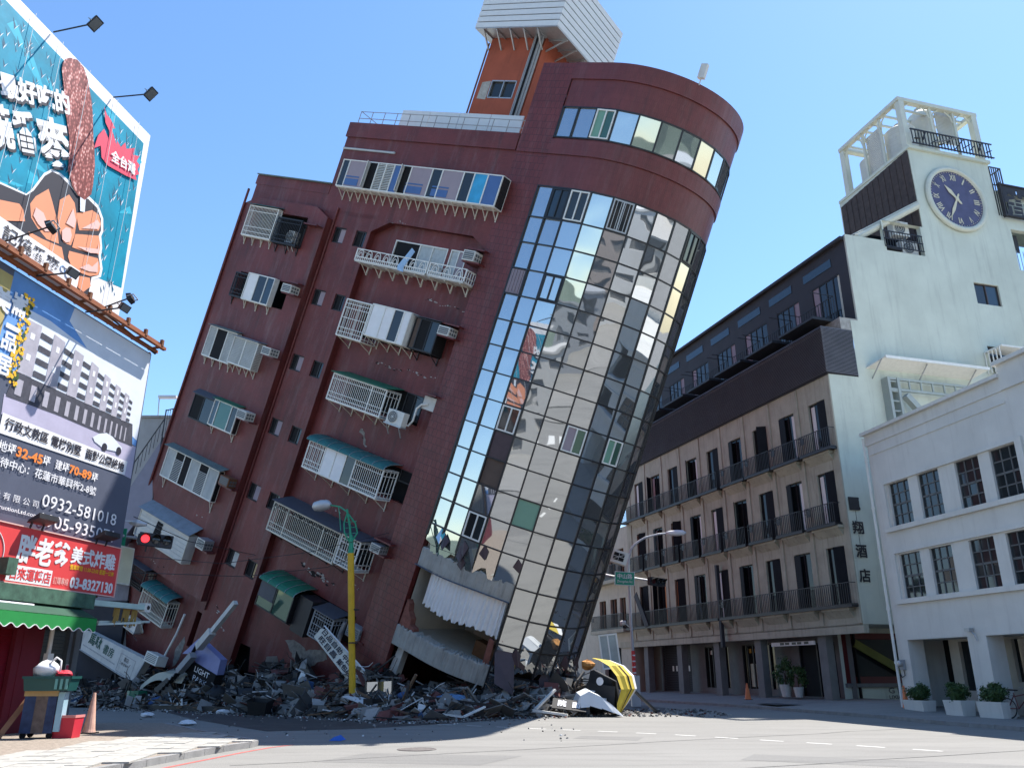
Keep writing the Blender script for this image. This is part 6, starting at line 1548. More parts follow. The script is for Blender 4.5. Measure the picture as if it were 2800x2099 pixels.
b = MB(); b.hexa((.1,0,14.6),(-2.6,0,9.2),(-2.6,0,6.5),(.35,0,11.5),(0,.9,0)); b.build('stringer', mat('lilac_grey_steel',(0.25,0.23,0.27),.6,var=.1), ST)
b = MB(); b.bar((.05,-.02,15.75),(-2.5,-.02,10.9),.05)
for i in range(14): t = i/13; b.bar((.05-2.55*t,-.02,15.75-4.85*t),(.05-2.55*t-.05,-.02,14.7-4.9*t),.025)
b.bar((.05,-.02,16.25),(1.0,-.02,16.5),.05)
for i in range(8): b.bar((.05+.13*i,-.02,14.7+.035*i),(.05+.13*i,-.02,16.27+.035*i),.025)
b.bar((.05,-.02,8),(.05,-.02,16.3),.06); b.build('railing', M['dark_metal'], ST)
b = MB(); b.box(.0,1.4,-.02,.9,14.2,14.6); b.build('landing', M['dark_metal'], ST)
b = MB(); b.box(-.6,.5,-.4,-.1,17.6,17.75); b.build('roof_lamp', M['print_white'], CB); b = MB(); b.bar((-.6,0,16.5),(-.6,-.2,17.65),.05); b.build('lamp_post', M['steel'], CB)

# ------------------------------------------------------------------ street furniture
M['pole_yellow'] = mat('yellow_pole_paint', (0.62,0.36,0.012), 0.5, var=0.1, scale=4, grime=0.15)
M['pole_green'] = mat('green_pole_paint', (0.02,0.26,0.14), 0.5, var=0.12, scale=5)
M['pole_grey'] = mat('grey_galvanised_pole', (0.46,0.47,0.48), 0.5, metal=0.3, var=0.08, scale=4, grime=0.1)
M['sign_green'] = mat('green_road_sign', (0.0,0.25,0.14), 0.4, var=0.04)
M['cone'] = mat('faded_orange_cone', (0.70,0.20,0.075), 0.6, var=0.15, scale=8, grime=0.2)
M['red_plastic'] = mat('red_plastic', (0.55,0.03,0.05), 0.5, var=0.08)
M['teal_crate'] = mat('dark_teal_plastic', (0.012,0.07,0.065), 0.4, var=0.1)
M['denim'] = mat('worn_blue_board', (0.03,0.05,0.11), 0.8, var=0.5, scale=4, grime=0.4)
M['yellow_cloth'] = mat('yellow_awning_cloth', (0.50,0.38,0.045), 0.75, var=0.1, scale=3, grime=0.12)
M['bag'] = mat('white_plastic_bag', (0.72,0.72,0.72), 0.4, var=0.06)
YP = empty('street_lamp', Matrix.Translation((-6.3,34.8,0)), None, 'yellow lamp pole with green lattice top in front of the red building', 'street lamp')
b = MB(); b.tube([(0,0,0),(-.2,0,2.5),(-.46,-.2,6.35)],.135,10); b.build('pole', M['pole_yellow'], YP)
b = MB(); b.tube([(-.46,-.2,6.35),(-.47,-.2,6.7),(-.5,-.2,7.1)],.12,8,.08)
b.tube([(-.5,-.2,7.0),(-.6,-.2,7.6),(-.75,-.2,8.2)],.05,6)
for sx in (-.28,.26): b.tube([(-.5,-.2,6.75),(-.5+sx,-.2,7.2),(-.58+sx*.9,-.2,7.6),(-.72,-.2,8.05)],.035,6)
for i in range(4): b.bar((-.75,-.2,6.9+.25*i),(-.3,-.2,6.95+.25*i),.025)
b.tube([(-.74,-.2,8.1),(-1.1,.0,8.35),(-1.6,.3,8.48)],.035,6); b.tube([(-.95,-.2,7.3),(-1.05,-.1,7.9),(-1.15,.0,8.35)],.02,5)
b.build('green_top', M['pole_green'], YP)
b = MB(); b.lathe([(.05,-.5),(.2,-.35),(.25,0),(.2,.35),(.06,.5)],(-2.0,.5,8.5),12,(1,-.5,.03)); b.build('lamp_head', M['pole_grey'], YP, smooth=True)
b = MB(); b.box(-.36,-.04,-.16,.1,4.05,4.1); b.box(-.32,.0,-.16,.16,2.75,2.8); b.build('clamp', M['dark_metal'], YP)
RP = empty('street_lamp', Matrix.Translation((6.15,44,0.05)), None, 'tall grey street lamp with curved arm beside the hotel pavement', 'street lamp')
b = MB(); b.tube([(.08,0,0),(.02,0,4.2),(.02,0,6.9),(.06,0,7.4),(.2,0,7.8),(.4,0,8.03),(.65,0,8.22),(1.0,0,8.42),(1.7,0,8.6),(2.3,0,8.66)],.085,10,.05); b.build('pole', M['pole_grey'], RP)
b = MB(); b.lathe([(.06,-.1),(.13,.1),(.17,.5),(.14,.85),(.05,1.0)],(2.2,0,8.65),10,(1,0,.03)); b.build('lamp_head', M['print_white'], RP, smooth=True)
b = MB(); b.tube([(.07,0,1.5),(.06,0,2.65)],.1,10); b.build('red_band', M['sign_red'], RP)
for i in range(4): b = MB(); b.tube([(.07,0,1.55+.28*i),(.065,0,1.62+.28*i)],.103,10); b.build('white_band', M['print_white'], RP)
b = MB(); b.box(-.14,.3,-.22,.2,0,1.45); b.build('control_box', M['pole_grey'], RP)
b = MB(); b.tube([(-1.6,0,6.55),(-.8,0,6.4),(.02,0,6.35),(1.0,0,6.2)],.045,6); b.build('bracket_arm', M['print_white'], RP)
b = MB(); b.lathe([(.1,0),(.14,.1),(.1,.3),(0,.32)],(-.55,-.1,4.0),10,(1,-.3,.1)); b.bar((-.3,-.05,4.0),(.02,0,3.75),.04); b.build('camera', M['offwhite_sheet'], RP)
SG = empty('street_sign', Matrix.Translation((5.9,43.8,5.95)) @ Matrix.Rotation(R(3),4,'Y'), None, 'green street name sign with white border on the grey street lamp', 'sign')
b = MB(); b.box(-.52,.52,-.03,.03,0,.7); b.build('plate', M['sign_green'], SG)
b = MB()
for q in ((-.52,.52,0,.025),(-.52,.52,.675,.7),(-.52,-.495,.025,.675),(.495,.52,.025,.675)): b.box(q[0],q[1],-.04,-.03,q[2],q[3])
b.build('border', M['print_white'], SG)
text(SG,'中山路',-.38,.34,.26,M['print_white'],y=-.036,w=.78,bold=.01); text(SG,'Zhongshan Rd.',-.4,.1,.16,M['print_white'],y=-.036,w=.82)
def signal(loc, yaw, label, lit, tilt=0):
    t = empty('traffic_light', Matrix.Translation(loc) @ Matrix.Rotation(R(yaw),4,'Z') @ Matrix.Rotation(R(tilt),4,'Y'), None, label, 'traffic light')
    b = MB(); b.box(-.52,.52,-.12,.12,-.2,.2); b.box(-.56,-.52,-.1,.1,-.14,.14); b.build('housing', M['dark_metal'], t)
    for i, x in enumerate((-.33,0,.33)):
        b = MB(); b.lathe([(.13,0),(.12,.03),(0,.045)],(x,-.12,0),16,(0,-1,0))
        if lit and i == 0:
            m = bpy.data.materials.new('red_signal_light'); m.use_nodes = True; p = m.node_tree.nodes['Principled BSDF']
            p.inputs['Base Color'].default_value = (0.6,0.01,0.02,1); p.inputs['Emission Color'].default_value = (1,.03,.04,1); p.inputs['Emission Strength'].default_value = 1.3
        else: m = M['glass_dark'] if i else mat('unlit_red_lens',(0.05,0.006,0.008),.3)
        b.build('lens', m, t)
        b = MB(); n = 12
        for q in range(n):
            a0, a1 = R(-20+220*q/n), R(-20+220*(q+1)/n); r = .15
            L0 = .30*max(.25,math.sin(max(0,a0)) if a0 < math.pi else .2); L1 = .30*max(.25,math.sin(max(0,a1)) if a1 < math.pi else .2)
            b.quad((x+r*math.cos(a0),-.12,r*math.sin(a0)),(x+r*math.cos(a1),-.12,r*math.sin(a1)),(x+r*math.cos(a1),-.12-L1,r*math.sin(a1)),(x+r*math.cos(a0),-.12-L0,r*math.sin(a0)))
        b.build('visor', M['black'], t)
    return t
signal((-11.72,27.0,5.72),28,'red-lit traffic light on an arm sticking out from behind the red shop sign',True,4)
signal((7.5,43.3,6.08),35,'unlit dark traffic light on the grey street lamp arm',False,2)
TA = empty('signal_mast', Matrix.Translation((-13.41,23.91,0)), None, 'dark signal mast arm with lamp behind the end of the red shop sign', 'signal mast')
b = MB(); b.tube([(0,0,0),(0,0,6.4)],.09,8); b.build('pole', M['pole_green'], TA)
b = MB(); b.tube([(0,0,5.9),(.47,2.66,5.88),(.7,3.1,5.85),(1.25,3.15,5.78)],.05,6); b.build('arm', M['grey_paint'], TA)
b = MB(); b.lathe([(.04,-.25),(.12,0),(.05,.3)],(.95,3.2,6.3),8,(1,.2,-.1)); b.bar((.5,2.8,6.35),(.9,3.2,6.35),.03); b.bar((.95,3.2,6.25),(.95,3.15,5.85),.03); b.build('camera', M['pole_grey'], TA)
b = MB(); b.box(.55,.72,3.0,3.05,5.4,6.1); b.build('side_plate', M['pole_green'], TA)
def cable(pts, label, r=.012):
    b = MB(); b.tube(pts, r, 5); b.build('overhead_cable', M['dark_metal'], None, label=label, cat='cable')
cable([(-12.9,27.4,5.3),(-10.5,30,5.35),(-8,32.5,6.1),(-5.5,36.5,7.5)],'upper thin black cable crossing the lower red wall from behind the red sign')
cable([(-12.9,27.4,4.75),(-10,31,5.0),(-7.6,34,5.7),(-5.8,36.8,6.9)],'lower thin black cable crossing the lower red wall from behind the red sign')
cable([(-12.8,27.5,6.6),(-12.2,31,6.3),(-11.5,37,6.6),(-13.5,42,7.2)],'thin black cable sagging in front of the sheet metal window box')
M['cone_pale'] = mat('sun_bleached_cone', (0.68,0.40,0.29), 0.6, var=0.15, scale=8, grime=0.2)
def cone_(loc, label, h=.72, band=False, m='cone'):
    t = empty('traffic_cone', Matrix.Translation(loc), None, label, 'traffic cone')
    b = MB(); b.lathe([(.17,.03),(.15,.1),(.035,h),(.0,h)],(0,0,0),16); b.build('cone', M[m], t, smooth=False)
    b = MB(); b.box(-.19,.19,-.19,.19,0,.03); b.build('base', M['dark_metal'], t)
    if band: b = MB(); b.lathe([(.118,.28),(.082,.48)],(0,0,0),16); b.build('band', M['bag'], t)
    return t
cone_((-11.15,23.3,.118),'pale faded traffic cone behind the red bucket by the shop',1.0,m='cone_pale')
cone_((16.25,36.1,.13),'orange traffic cone at the foot of the white building drainpipe',1.0)
cone_((12.05,44.6,.34),'small dark orange traffic cone outside the hotel shop windows',.8)
# trolley of crates by the shop corner
CT = empty('hand_cart', Matrix.Translation((-11.55,21.6,.12)) @ Matrix.Rotation(R(8),4,'Z'), None, 'small cart with worn blue boards at the shop corner, carrying a teal crate', 'cart')
b = MB(); b.box(-.38,-.12,-.22,-.19,.12,.98); b.box(.16,.36,-.22,-.19,.12,.98); b.build('side_board', M['denim'], CT)
b = MB(); b.box(-.12,.16,-.215,-.195,.12,.98); b.build('middle_board', M['brown_steel'] if False else mat('grey_brown_board',(0.13,0.10,0.085),.9,var=.4,scale=6), CT)
b = MB(); b.box(-.4,.38,-.24,-.18,.96,1.08); b.build('rail', mat('tan_label_board',(0.40,0.28,0.13),.8,var=.2), CT)
b = MB(); b.box(.38,.52,-.2,.1,.15,1.05); b.build('side_panel', mat('pale_blue_panel',(0.28,0.45,0.52),.5,var=.15), CT)
b = MB(); b.box(-.36,.36,-.19,.35,.14,.2); b.build('deck', M['dark_metal'], CT)
for x in (-.3,.3):
    for y in (-.16,.3): b = MB(); b.lathe([(.07,-.025),(.07,.025)],(x,y,.07),12,(0,1,0)); b.build('wheel', M['black'], CT)
CR = empty('crate', Matrix.Translation((-11.42,21.55,1.2)) @ Matrix.Rotation(R(8),4,'Z'), None, 'dark teal plastic crate on top of the cart by the red shop', 'crate')
b = MB(); b.add([(-.5,-.3,0),(.5,-.3,0),(.5,.3,0),(-.5,.3,0),(-.55,-.34,.32),(.55,-.34,.32),(.55,.34,.32),(-.55,.34,.32)],[(0,3,2,1),(0,1,5,4),(1,2,6,5),(2,3,7,6),(3,0,4,7)]); b.box(-.57,.57,-.36,-.33,.28,.34); b.box(.54,.57,-.36,.36,.28,.34); b.build('body', M['teal_crate'], CR)
b = MB()
for i in range(3): b.box(.2+.12*i,.26+.12*i,-.355,-.335,.04,.3)
b.build('rib', mat('light_teal_edge',(0.12,0.30,0.27),.4), CR)
def blob(mb, c, rad, seed, n=10, m=7):
    rr = random.Random(seed); vs = []; fs = []
    for i in range(m+1):
        for j in range(n):
            th = math.pi*i/m; ph = 2*math.pi*j/n; k = 1+rr.uniform(-.16,.16)
            vs.append((c[0]+rad[0]*k*math.sin(th)*math.cos(ph), c[1]+rad[1]*k*math.sin(th)*math.sin(ph), c[2]+rad[2]*k*math.cos(th)))
    for i in range(m):
        for j in range(n): fs.append((i*n+j,i*n+n+j,i*n+n+(j+1)%n,i*n+(j+1)%n))
    mb.add(vs, fs); return mb
b = MB(); blob(b,(-11.6,21.5,1.68),(.32,.25,.22),5); b.tube([(-11.5,21.4,1.8),(-11.32,21.4,1.98),(-11.2,21.4,1.9),(-11.18,21.4,1.6)],.025,5)
b.build('carrier_bag', M['bag'], None, smooth=True, label='white plastic carrier bag in the teal crate', cat='bag')
b = MB(); blob(b,(-11.12,21.5,1.58),(.2,.16,.1),6); b.build('red_wrapper', M['red_plastic'], None, label='crumpled red wrapper in the teal crate beside the white bag', cat='wrapper')
BK = empty('bucket', Matrix.Translation((-10.95,21.75,.12)), None, 'red box-shaped bucket standing beside the cart', 'bucket')
b = MB(); b.add([(-.24,-.2,0),(.24,-.2,0),(.24,.2,0),(-.24,.2,0),(-.27,-.23,.5),(.27,-.23,.5),(.27,.23,.5),(-.27,.23,.5)],[(0,3,2,1),(0,1,5,4),(1,2,6,5),(2,3,7,6),(3,0,4,7)]); b.build('body', M['red_plastic'], BK)
b = MB(); b.box(-.28,.28,-.24,-.21,.46,.52); b.box(.25,.28,-.21,.24,.46,.52); b.box(-.28,-.25,-.21,.24,.46,.52); b.box(-.24,.24,-.2,.2,.44,.46); b.build('rim', mat('pink_rim',(0.6,.22,.2),.5), BK)
b = MB(); b.lathe([(.13,0),(.13,.25),(.06,.32),(.05,.4),(0,.4)],(-12.62,21.3,.12),12); b.build('water_jug', M['bag'], None, label='translucent water jug on the ground by the red shutter', cat='jug')
b = MB(); b.hexa((-12.45,21.3,.12),(-12.3,21.3,.12),(-11.85,21.9,1.35),(-12.0,21.9,1.35),(.02,.02,.02)); b.build('leaning_plank', mat('orange_brown_plank',(0.30,0.15,0.08),.8,var=.2), None, label='orange brown plank leaning behind the cart by the shop corner', cat='plank')

# ------------------------------------------------------------------ debris at the foot of the leaning building
dm = [mat('debris_black',(0.012,0.012,0.013),.6,var=.3), mat('debris_dark_grey',(0.055,0.053,0.05),.8,var=.3), mat('debris_grey',(0.17,0.163,0.148),.9,var=.25), mat('debris_concrete',(0.30,0.29,0.27),.95,var=.25),
      mat('debris_brick',(0.13,0.045,0.038),.9,var=.3), mat('debris_white',(0.62,0.62,0.60),.6,var=.1), mat('debris_wood',(0.16,0.10,0.06),.85,var=.3), mat('debris_blue',(0.04,0.09,0.20),.6,var=.2)]
Fr = [(-26,46.5),(-21.5,43.6),(-18,41.6),(-14.0,39.2),(-10.3,36.3),(-6.3,33.0),(-3.8,30.8),(-2,31.8),(0,34.0),(2.4,35.4),(4.6,38.6)]
Bk = [(-25.5,50.8),(-21.5,48.2),(-17,45.4),(-13.7,43.3),(-10,40.9),(-6.2,38.6),(-2.6,38.3),(-.8,38.3),(1.4,38.4),(3.4,39.2),(4.4,40.6)]
Hb = [1.9,1.8,1.7,1.6,1.9,1.6,1.0,.9,1.3,1.2,.5]
def pile_pt(a, t):
    k = min(int(a), len(Fr)-2); q = a-k
    f = Vector(Fr[k]).lerp(Vector(Fr[k+1]), q); bk_ = Vector(Bk[k]).lerp(Vector(Bk[k+1]), q); h = Hb[k]+(Hb[k+1]-Hb[k])*q
    p = f.lerp(bk_, t); return Vector((p.x, p.y, .03 + h*max(0,t)**1.25*(1+.25*math.sin(a*5.3)+.15*math.sin(a*11+t*7))))
b = MB(); na, ntt = 60, 9
random.seed(31)
vs = []
for i in range(na+1):
    for j in range(ntt+1):
        p = pile_pt((len(Fr)-1.001)*i/na, j/ntt); vs.append((p.x,p.y,p.z-.12+random.uniform(-.09,.09)*(j/ntt)))
b.add(vs, [(i*(ntt+1)+j,(i+1)*(ntt+1)+j,(i+1)*(ntt+1)+j+1,i*(ntt+1)+j+1) for i in range(na) for j in range(ntt)])
b.build('debris_mound', M['mud'], kind='stuff')
random.seed(77); b = MB()
def rvec(): return Vector((random.gauss(0,1),random.gauss(0,1),random.gauss(0,1))).normalized()
def chunk(mb, p, s):
    """an uneven lump of masonry"""
    q = [Vector((x*random.uniform(.6,1.2),y*random.uniform(.6,1.2),z*random.uniform(.5,1.1)))*s for x in (-1,1) for y in (-1,1) for z in (-1,1)]
    M3 = rvec().to_track_quat('Z','Y').to_matrix()
    mb.add([p + M3 @ v for v in q], [(0,1,3,2),(4,6,7,5),(0,4,5,1),(2,3,7,6),(0,2,6,4),(1,5,7,3)])
for i in range(3000):
    a = random.uniform(0,len(Fr)-1.001); t = random.betavariate(1.1,1.3)
    p = pile_pt(a,t) + Vector((0,0,random.uniform(-.05,.14))); k = random.random()
    if k < .5:
        d = Vector((random.gauss(0,1),random.gauss(0,.8),random.gauss(0,.28))).normalized(); L_ = random.uniform(.35,2.0); b.mi = random.choices((0,1,2,6,5,3),(5,3,2.4,2.2,.7,1.0))[0]
        b.bar(p-d*L_/2,p+d*L_/2,random.uniform(.025,.09),random.uniform(.015,.06))
    elif k < .83:
        u = Vector((random.gauss(0,1),random.gauss(0,1),random.gauss(0,.5))).normalized(); v = rvec().cross(u).normalized(); s, s2 = random.uniform(.12,.6), random.uniform(.08,.36)
        b.mi = random.choices((0,1,2,3,4,5,7),(4,4,3,2.6,1.0,1.2,.4))[0]
        b.hexa(p-u*s-v*s2,p+u*s-v*s2*random.uniform(.3,1),p+u*s*.8+v*s2,p-u*s*random.uniform(.4,1)+v*s2,u.cross(v)*.015)
    else:
        b.mi = random.choices((1,2,3,4),(3,3,2.2,1.5))[0]; chunk(b,p,random.uniform(.05,.19))
for i in range(150):
    a = random.uniform(.3,len(Fr)-1.3); p = pile_pt(a,random.uniform(.1,.95)); pts = [p]; d = rvec(); b.mi = random.choice((0,0,1,5,6))
    for q in range(6): d = (d+rvec()*.55).normalized(); p = p+d*random.uniform(.12,.3)*Vector((1,1,.6)).length*.6; p = Vector((p.x,p.y,max(.05,p.z))); pts.append(p)
    b.tube(pts, random.uniform(.008,.018), 4)
b.build('debris', dm, kind='stuff')
# crumbs scattered over the road in front
b = MB(); random.seed(78)
for i in range(1500):
    a = random.uniform(1.5,len(Fr)-1.001); t = -abs(random.gauss(0,.55)); p = pile_pt(a,0); k = pile_pt(a,1); d = (p-k); d.z = 0; p = p + d.normalized()*abs(random.gauss(0,.8)); p.z = .012
    b.mi = random.choices((0,1,2,3,4,5),(2,3,4,4,1,.8))[0]; chunk(b,p,random.uniform(.01,.042))
for i in range(420):
    p = Vector((random.uniform(2,9),random.uniform(34.5,41),.02)); b.mi = random.choices((1,2,3,4),(2,3,3,1))[0]; chunk(b,p,random.uniform(.012,.06))
for i in range(160):
    p = Vector((random.uniform(-14,2),random.uniform(21.8,34),.012)); b.mi = random.choices((1,2,3,5),(2,3,3,1))[0]; chunk(b,p,random.uniform(.01,.03))
b.build('rubble', dm, kind='stuff')
# pieces big enough to pick out
random.seed(101)
def near(a, t, dz=0): return pile_pt(a,t) + Vector((0,0,dz))
for i in range(70):
    a = random.uniform(1.2,9.6); t = random.uniform(.05,.95); p = near(a,t,random.uniform(.08,.3)); d = Vector((random.gauss(0,1),random.gauss(0,.6),random.gauss(0,.3))).normalized(); L_ = random.uniform(.9,2.6)
    m = random.choice((dm[0],dm[1],dm[1],dm[6],dm[2])); b = MB(); b.bar(p-d*L_/2,p+d*L_/2,random.uniform(.06,.13),random.uniform(.03,.09))
    b.build('broken_timber', m, None, label='long broken timber or metal length lying in the debris heap', cat='timber', group='broken lengths in the debris heap')
for i in range(60):
    a = random.uniform(1.5,9.6); t = random.uniform(.0,.9); p = near(a,t,random.uniform(.08,.25)); u = Vector((random.gauss(0,1),random.gauss(0,.7),random.gauss(0,.35))).normalized(); v = Vector((random.gauss(0,.5),random.gauss(0,.6),1)).cross(u).normalized(); s = random.uniform(.3,.8); s2 = s*random.uniform(.35,.8)
    m = random.choice((dm[1],dm[2],dm[3],dm[2],dm[4],dm[5],dm[0])); b = MB()
    b.hexa(p-u*s-v*s2,p+u*s*random.uniform(.6,1)-v*s2,p+u*s+v*s2*random.uniform(.4,1),p-u*s*.7+v*s2,u.cross(v)*.025); b.build('broken_sheet', m, None, label='torn flat sheet or board lying in the debris heap', cat='sheet', group='torn sheets in the debris heap')
for i in range(60):
    a = random.uniform(3.4,9.6); t = random.uniform(-.02,.5); p = near(a,max(t,0),random.uniform(.04,.12)); b = MB(); chunk(b,p,random.uniform(.14,.34)); chunk(b,p+rvec()*.08,random.uniform(.1,.2))
    b.build('masonry_lump', random.choice((dm[3],dm[3],dm[2],dm[4])), None, label='lump of broken concrete or brick in the debris heap', cat='rubble lump', group='masonry lumps in the debris heap')
def slab(name, q, th, m, label, cat, back=(.2,.98,0)):
    b = MB(); b.hexa(*q, Vector(back).normalized()*th); return b.build(name, m, None, label=label, cat=cat)
# fallen white light box sign
o0 = Vector((-24.84,48.16,3.17)); ex = (Vector((-19.72,45.11,1.13))-o0); L_ = ex.length
FL = empty('fallen_sign', frame(o0, ex, (0,0,1)), None, 'long white lightbox sign tilted down to the right in the debris on the left', 'sign')
b = MB(); b.add([(0,0,0),(L_,0,0),(L_+.45,0,1.35),(-.1,0,1.05),(0,.4,0),(L_,.4,0),(L_+.45,.4,1.35),(-.1,.4,1.05)],[(0,1,2,3),(7,6,5,4),(0,4,5,1),(1,5,6,2),(2,6,7,3),(3,7,4,0)]); b.build('box', M['offwhite_sheet'], FL)
b = MB(); b.bar((L_,-.02,0),(L_+.45,-.02,1.35),.06); b.bar((0,-.02,.02),(L_,-.02,.02),.05); b.build('edge_trim', M['grey_paint'], FL)
dg = mat('dark_green_print',(0.01,0.07,0.05),.6)
text(FL,'馬啾',1.5,.55,.62,dg,y=-.02,w=1.2,bold=.02); text(FL,'書房',3.0,.5,.5,dg,y=-.02,w=1.0,bold=.01)
b = MB()
for i in range(22): b.box(1.1+.15*i,1.2+.15*i,-.012,-.006,.3,.36)
for q in ((4.6,6.0,.1,.13),(4.6,6.0,1.0,1.03),(4.6,4.63,.1,1.0),(5.97,6.0,.1,1.0)): b.box(q[0],q[1],-.012,-.006,q[2],q[3])
b.build('small_print', mat('faint_print',(0.33,0.33,0.34),.7), FL); text(FL,'書店',5.0,.72,.22,M['print_black'],y=-.02); text(FL,'二樓 營業中',4.75,.5,.14,M['print_black'],y=-.02)
# dark light box reading LIGHT PARK
o0 = Vector((-16.2,42.4,2.1)); LK = empty('fallen_sign', frame(o0, (2.6,-1.6,-1.0), (.25,-.2,1)), None, 'tilted dark lightbox sign with white LIGHT lettering and a pale lilac top', 'sign')
b = MB(); b.prism([(0,-.3),(2.5,-.55),(2.6,.25),(.85,.3)],0,.5); b.build('box', M['black'], LK)
b = MB(); b.prism([(-.3,.35),(.55,1.35),(2.55,.95),(2.6,.25),(.85,.3),(.5,.6)],.05,.45); b.build('lilac_panel', mat('lilac_blue_panel',(0.22,0.24,0.44),.5,var=.15), LK)
b = MB(); b.bar((.2,-.01,-.3),(.75,-.01,1.25),.22,.06); b.build('frame_bar', M['black'], LK)
text(LK,'LIGHT',1.0,-.08,.26,M['print_white'],y=-.02,w=1.15,bold=.01); text(LK,'PARK',1.05,-.46,.24,M['print_cloud'],y=-.02,w=1.1,bold=.0)
b = MB(); b.bar((-13.0,39.6,4.75),(-14.5,40.8,3.3),.22); b.bar((-14.3,40.6,3.5),(-15.1,41.3,2.8),.34); b.build('leaning_post', M['offwhite_sheet'], None, label='white square post leaning against the red wall above the lilac sign', cat='post')
b = MB(); b.bar((-15.4,41.5,2.45),(-16.2,42.1,1.7),.34,.3); b.bar((-16.1,42.0,1.75),(-18.0,43.4,.2),.26,.16); b.build('buckled_post', M['grey_paint'], None, label='buckled pale post reaching the ground left of the lilac sign', cat='post')
b = MB()
for i in range(9): p = Vector((-16.2,41.9,1.62)).lerp(Vector((-17.9,43.3,.2)),i/9); b.bar(p,p+Vector((-.08,.05,-.14)),.3,.04)
b.build('buckled_post_bands', dm[0], None, label='black bands round the buckled pale post', cat='bands')
b = MB(); b.tube([(-16.84,43.5,4.47),(-17.3,43.9,3.5),(-17.94,44.4,2.49)],.06,7); b.build('fallen_pipe', M['white_paint'], None, label='thin white pipe leaning on the wall right of the small white box', cat='pipe')
b = MB()
for i in range(10):
    t0, t1 = i/10, (i+1)/10; f = lambda t: Vector((-18.8,44.0,1.0)).lerp(Vector((-15.9,42.2,.8)),t)+Vector((0,0,.75*math.sin(min(1,t*1.6)*math.pi*.62)))
    b.hexa(f(t0),f(t1),f(t1)+Vector((.5,.8,.12)),f(t0)+Vector((.5,.8,.12)),(0,0,.02))
    b.hexa(f(t0)+Vector((-.1,-.15,-.35)),f(t1)+Vector((-.1,-.15,-.35)),f(t1),f(t0),(0,.02,0))
b.build('bent_sheet', mat('dirty_cream_sheet',(0.42,0.40,0.31),.7,var=.15,grime=.3), None, label='bent cream sheet panel curling out of the debris on the left', cat='sheet')
t = empty('fallen_air_conditioner', frame((-19.1,44.6,2.25),(.75,-.5,-.25),(.2,0,1)), None, 'small white air conditioner box lying above the cream sheet', 'air conditioner')
b = MB(); b.box(0,1.1,0,.6,0,.5); b.build('casing', M['ac'], t); b = MB()
for i in range(5): b.box(.1,1.0,-.02,0,.08+.08*i,.11+.08*i)
b.build('louvre', M['ac_grille'], t)
slab('grey_board', [(-15.79,41.8,.2),(-14.58,41.0,.3),(-14.71,41.0,.98),(-16.37,42.1,.85)], .04, M['grey_paint'], 'grey board standing on its edge left of the black bags', 'board')
t = empty('green_crate', Matrix.Translation((-18.6,43.3,.15)) @ Matrix.Rotation(R(-30),4,'Z'), None, 'small bright green crate in the dark debris on the left', 'crate')
b = MB(); b.box(-.4,.4,-.25,.25,0,.65); b.build('body', M['canopy_green'], t); b = MB(); b.box(-.42,-.25,-.28,-.25,.05,.65); b.build('edge', M['pane_green'], t)
b = MB(); b.bar((-17.5,41.4,.12),(-9.9,36.4,.16),.24,.2); b.build('long_beam', dm[0], None, label='long black beam lying along the front of the debris on the left', cat='beam')
for i,(x,y,z,r,lb) in enumerate(((-13.9,41.0,.55,(.55,.5,.5),'black rubbish bag left of the broken doorway, larger one'),(-12.9,40.6,.5,(.4,.4,.42),'black rubbish bag left of the broken doorway, smaller one'))):
    b = MB(); blob(b,(x,y,z),r,40+i,12,8); b.build('rubbish_bag', dm[0], None, smooth=True, label=lb, cat='bag')
b = MB(); b.add([(-10.65,35.5,.03),(-9.95,35.3,.03),(-9.85,35.8,.03),(-10.55,36.0,.03),(-10.75,35.4,.55),(-9.85,35.15,.5),(-9.75,35.85,.62),(-10.65,36.1,.66)],[(0,3,2,1),(0,1,5,4),(1,2,6,5),(2,3,7,6),(3,0,4,7)]); b.build('black_crate', dm[0], None, label='black open crate standing alone in front of the debris', cat='crate')
# tilted cream signboard with dark characters
o0 = Vector((-8.99,38.7,3.17)); SB = empty('fallen_signboard', frame(o0, Vector((-7.01,37.63,1.26))-o0, (1,0,1)), None, 'cream signboard with dark characters leaning behind the yellow pole', 'sign')
b = MB(); b.prism([(0,0),(2.95,-.05),(3.5,.3),(3.1,.72),(.2,.62),(-.05,.45)],0,.1); b.build('board', M['cream_paint'], SB)
b = MB(); b.bar((-.0,-.02,.66),(3.1,-.02,.75),.06); b.build('edge_strip', M['clad'], SB)
text(SB,'日品自助',.15,.36,.24,M['print_black'],y=-.02,w=1.5,bold=.02); text(SB,'旺目昌',.25,.06,.24,M['print_black'],y=-.02,w=1.3,bold=.02); text(SB,'中西早餐',1.8,.36,.24,M['print_black'],y=-.02,w=1.15,bold=.02); text(SB,'飯包店',1.75,.06,.24,M['print_black'],y=-.02,w=1.0,bold=.02)
slab('grey_plate', [(-7.24,36.88,.3),(-6.21,36.1,.3),(-6.13,36.0,1.2),(-6.6,36.3,1.4)], .05, M['grey_paint'], 'grey metal plate standing at the foot of the yellow pole', 'plate')
t = empty('framed_pane', frame((-5.97,35.5,.42),(1.24,-.85,.05),(0,0,1)), None, 'square mirror glass pane in a black frame standing in the debris', 'window')
b = MB(); b.box(.06,1.45,.0,.03,.05,.85); b.build('pane', M['glass'], t)
b = MB(); b.box(0,.06,-.03,.05,-.35,.9); b.box(1.45,1.51,-.03,.05,-.35,1.0); b.box(.06,1.45,-.03,.05,-.0,.05); b.build('frame', M['mullion'], t)
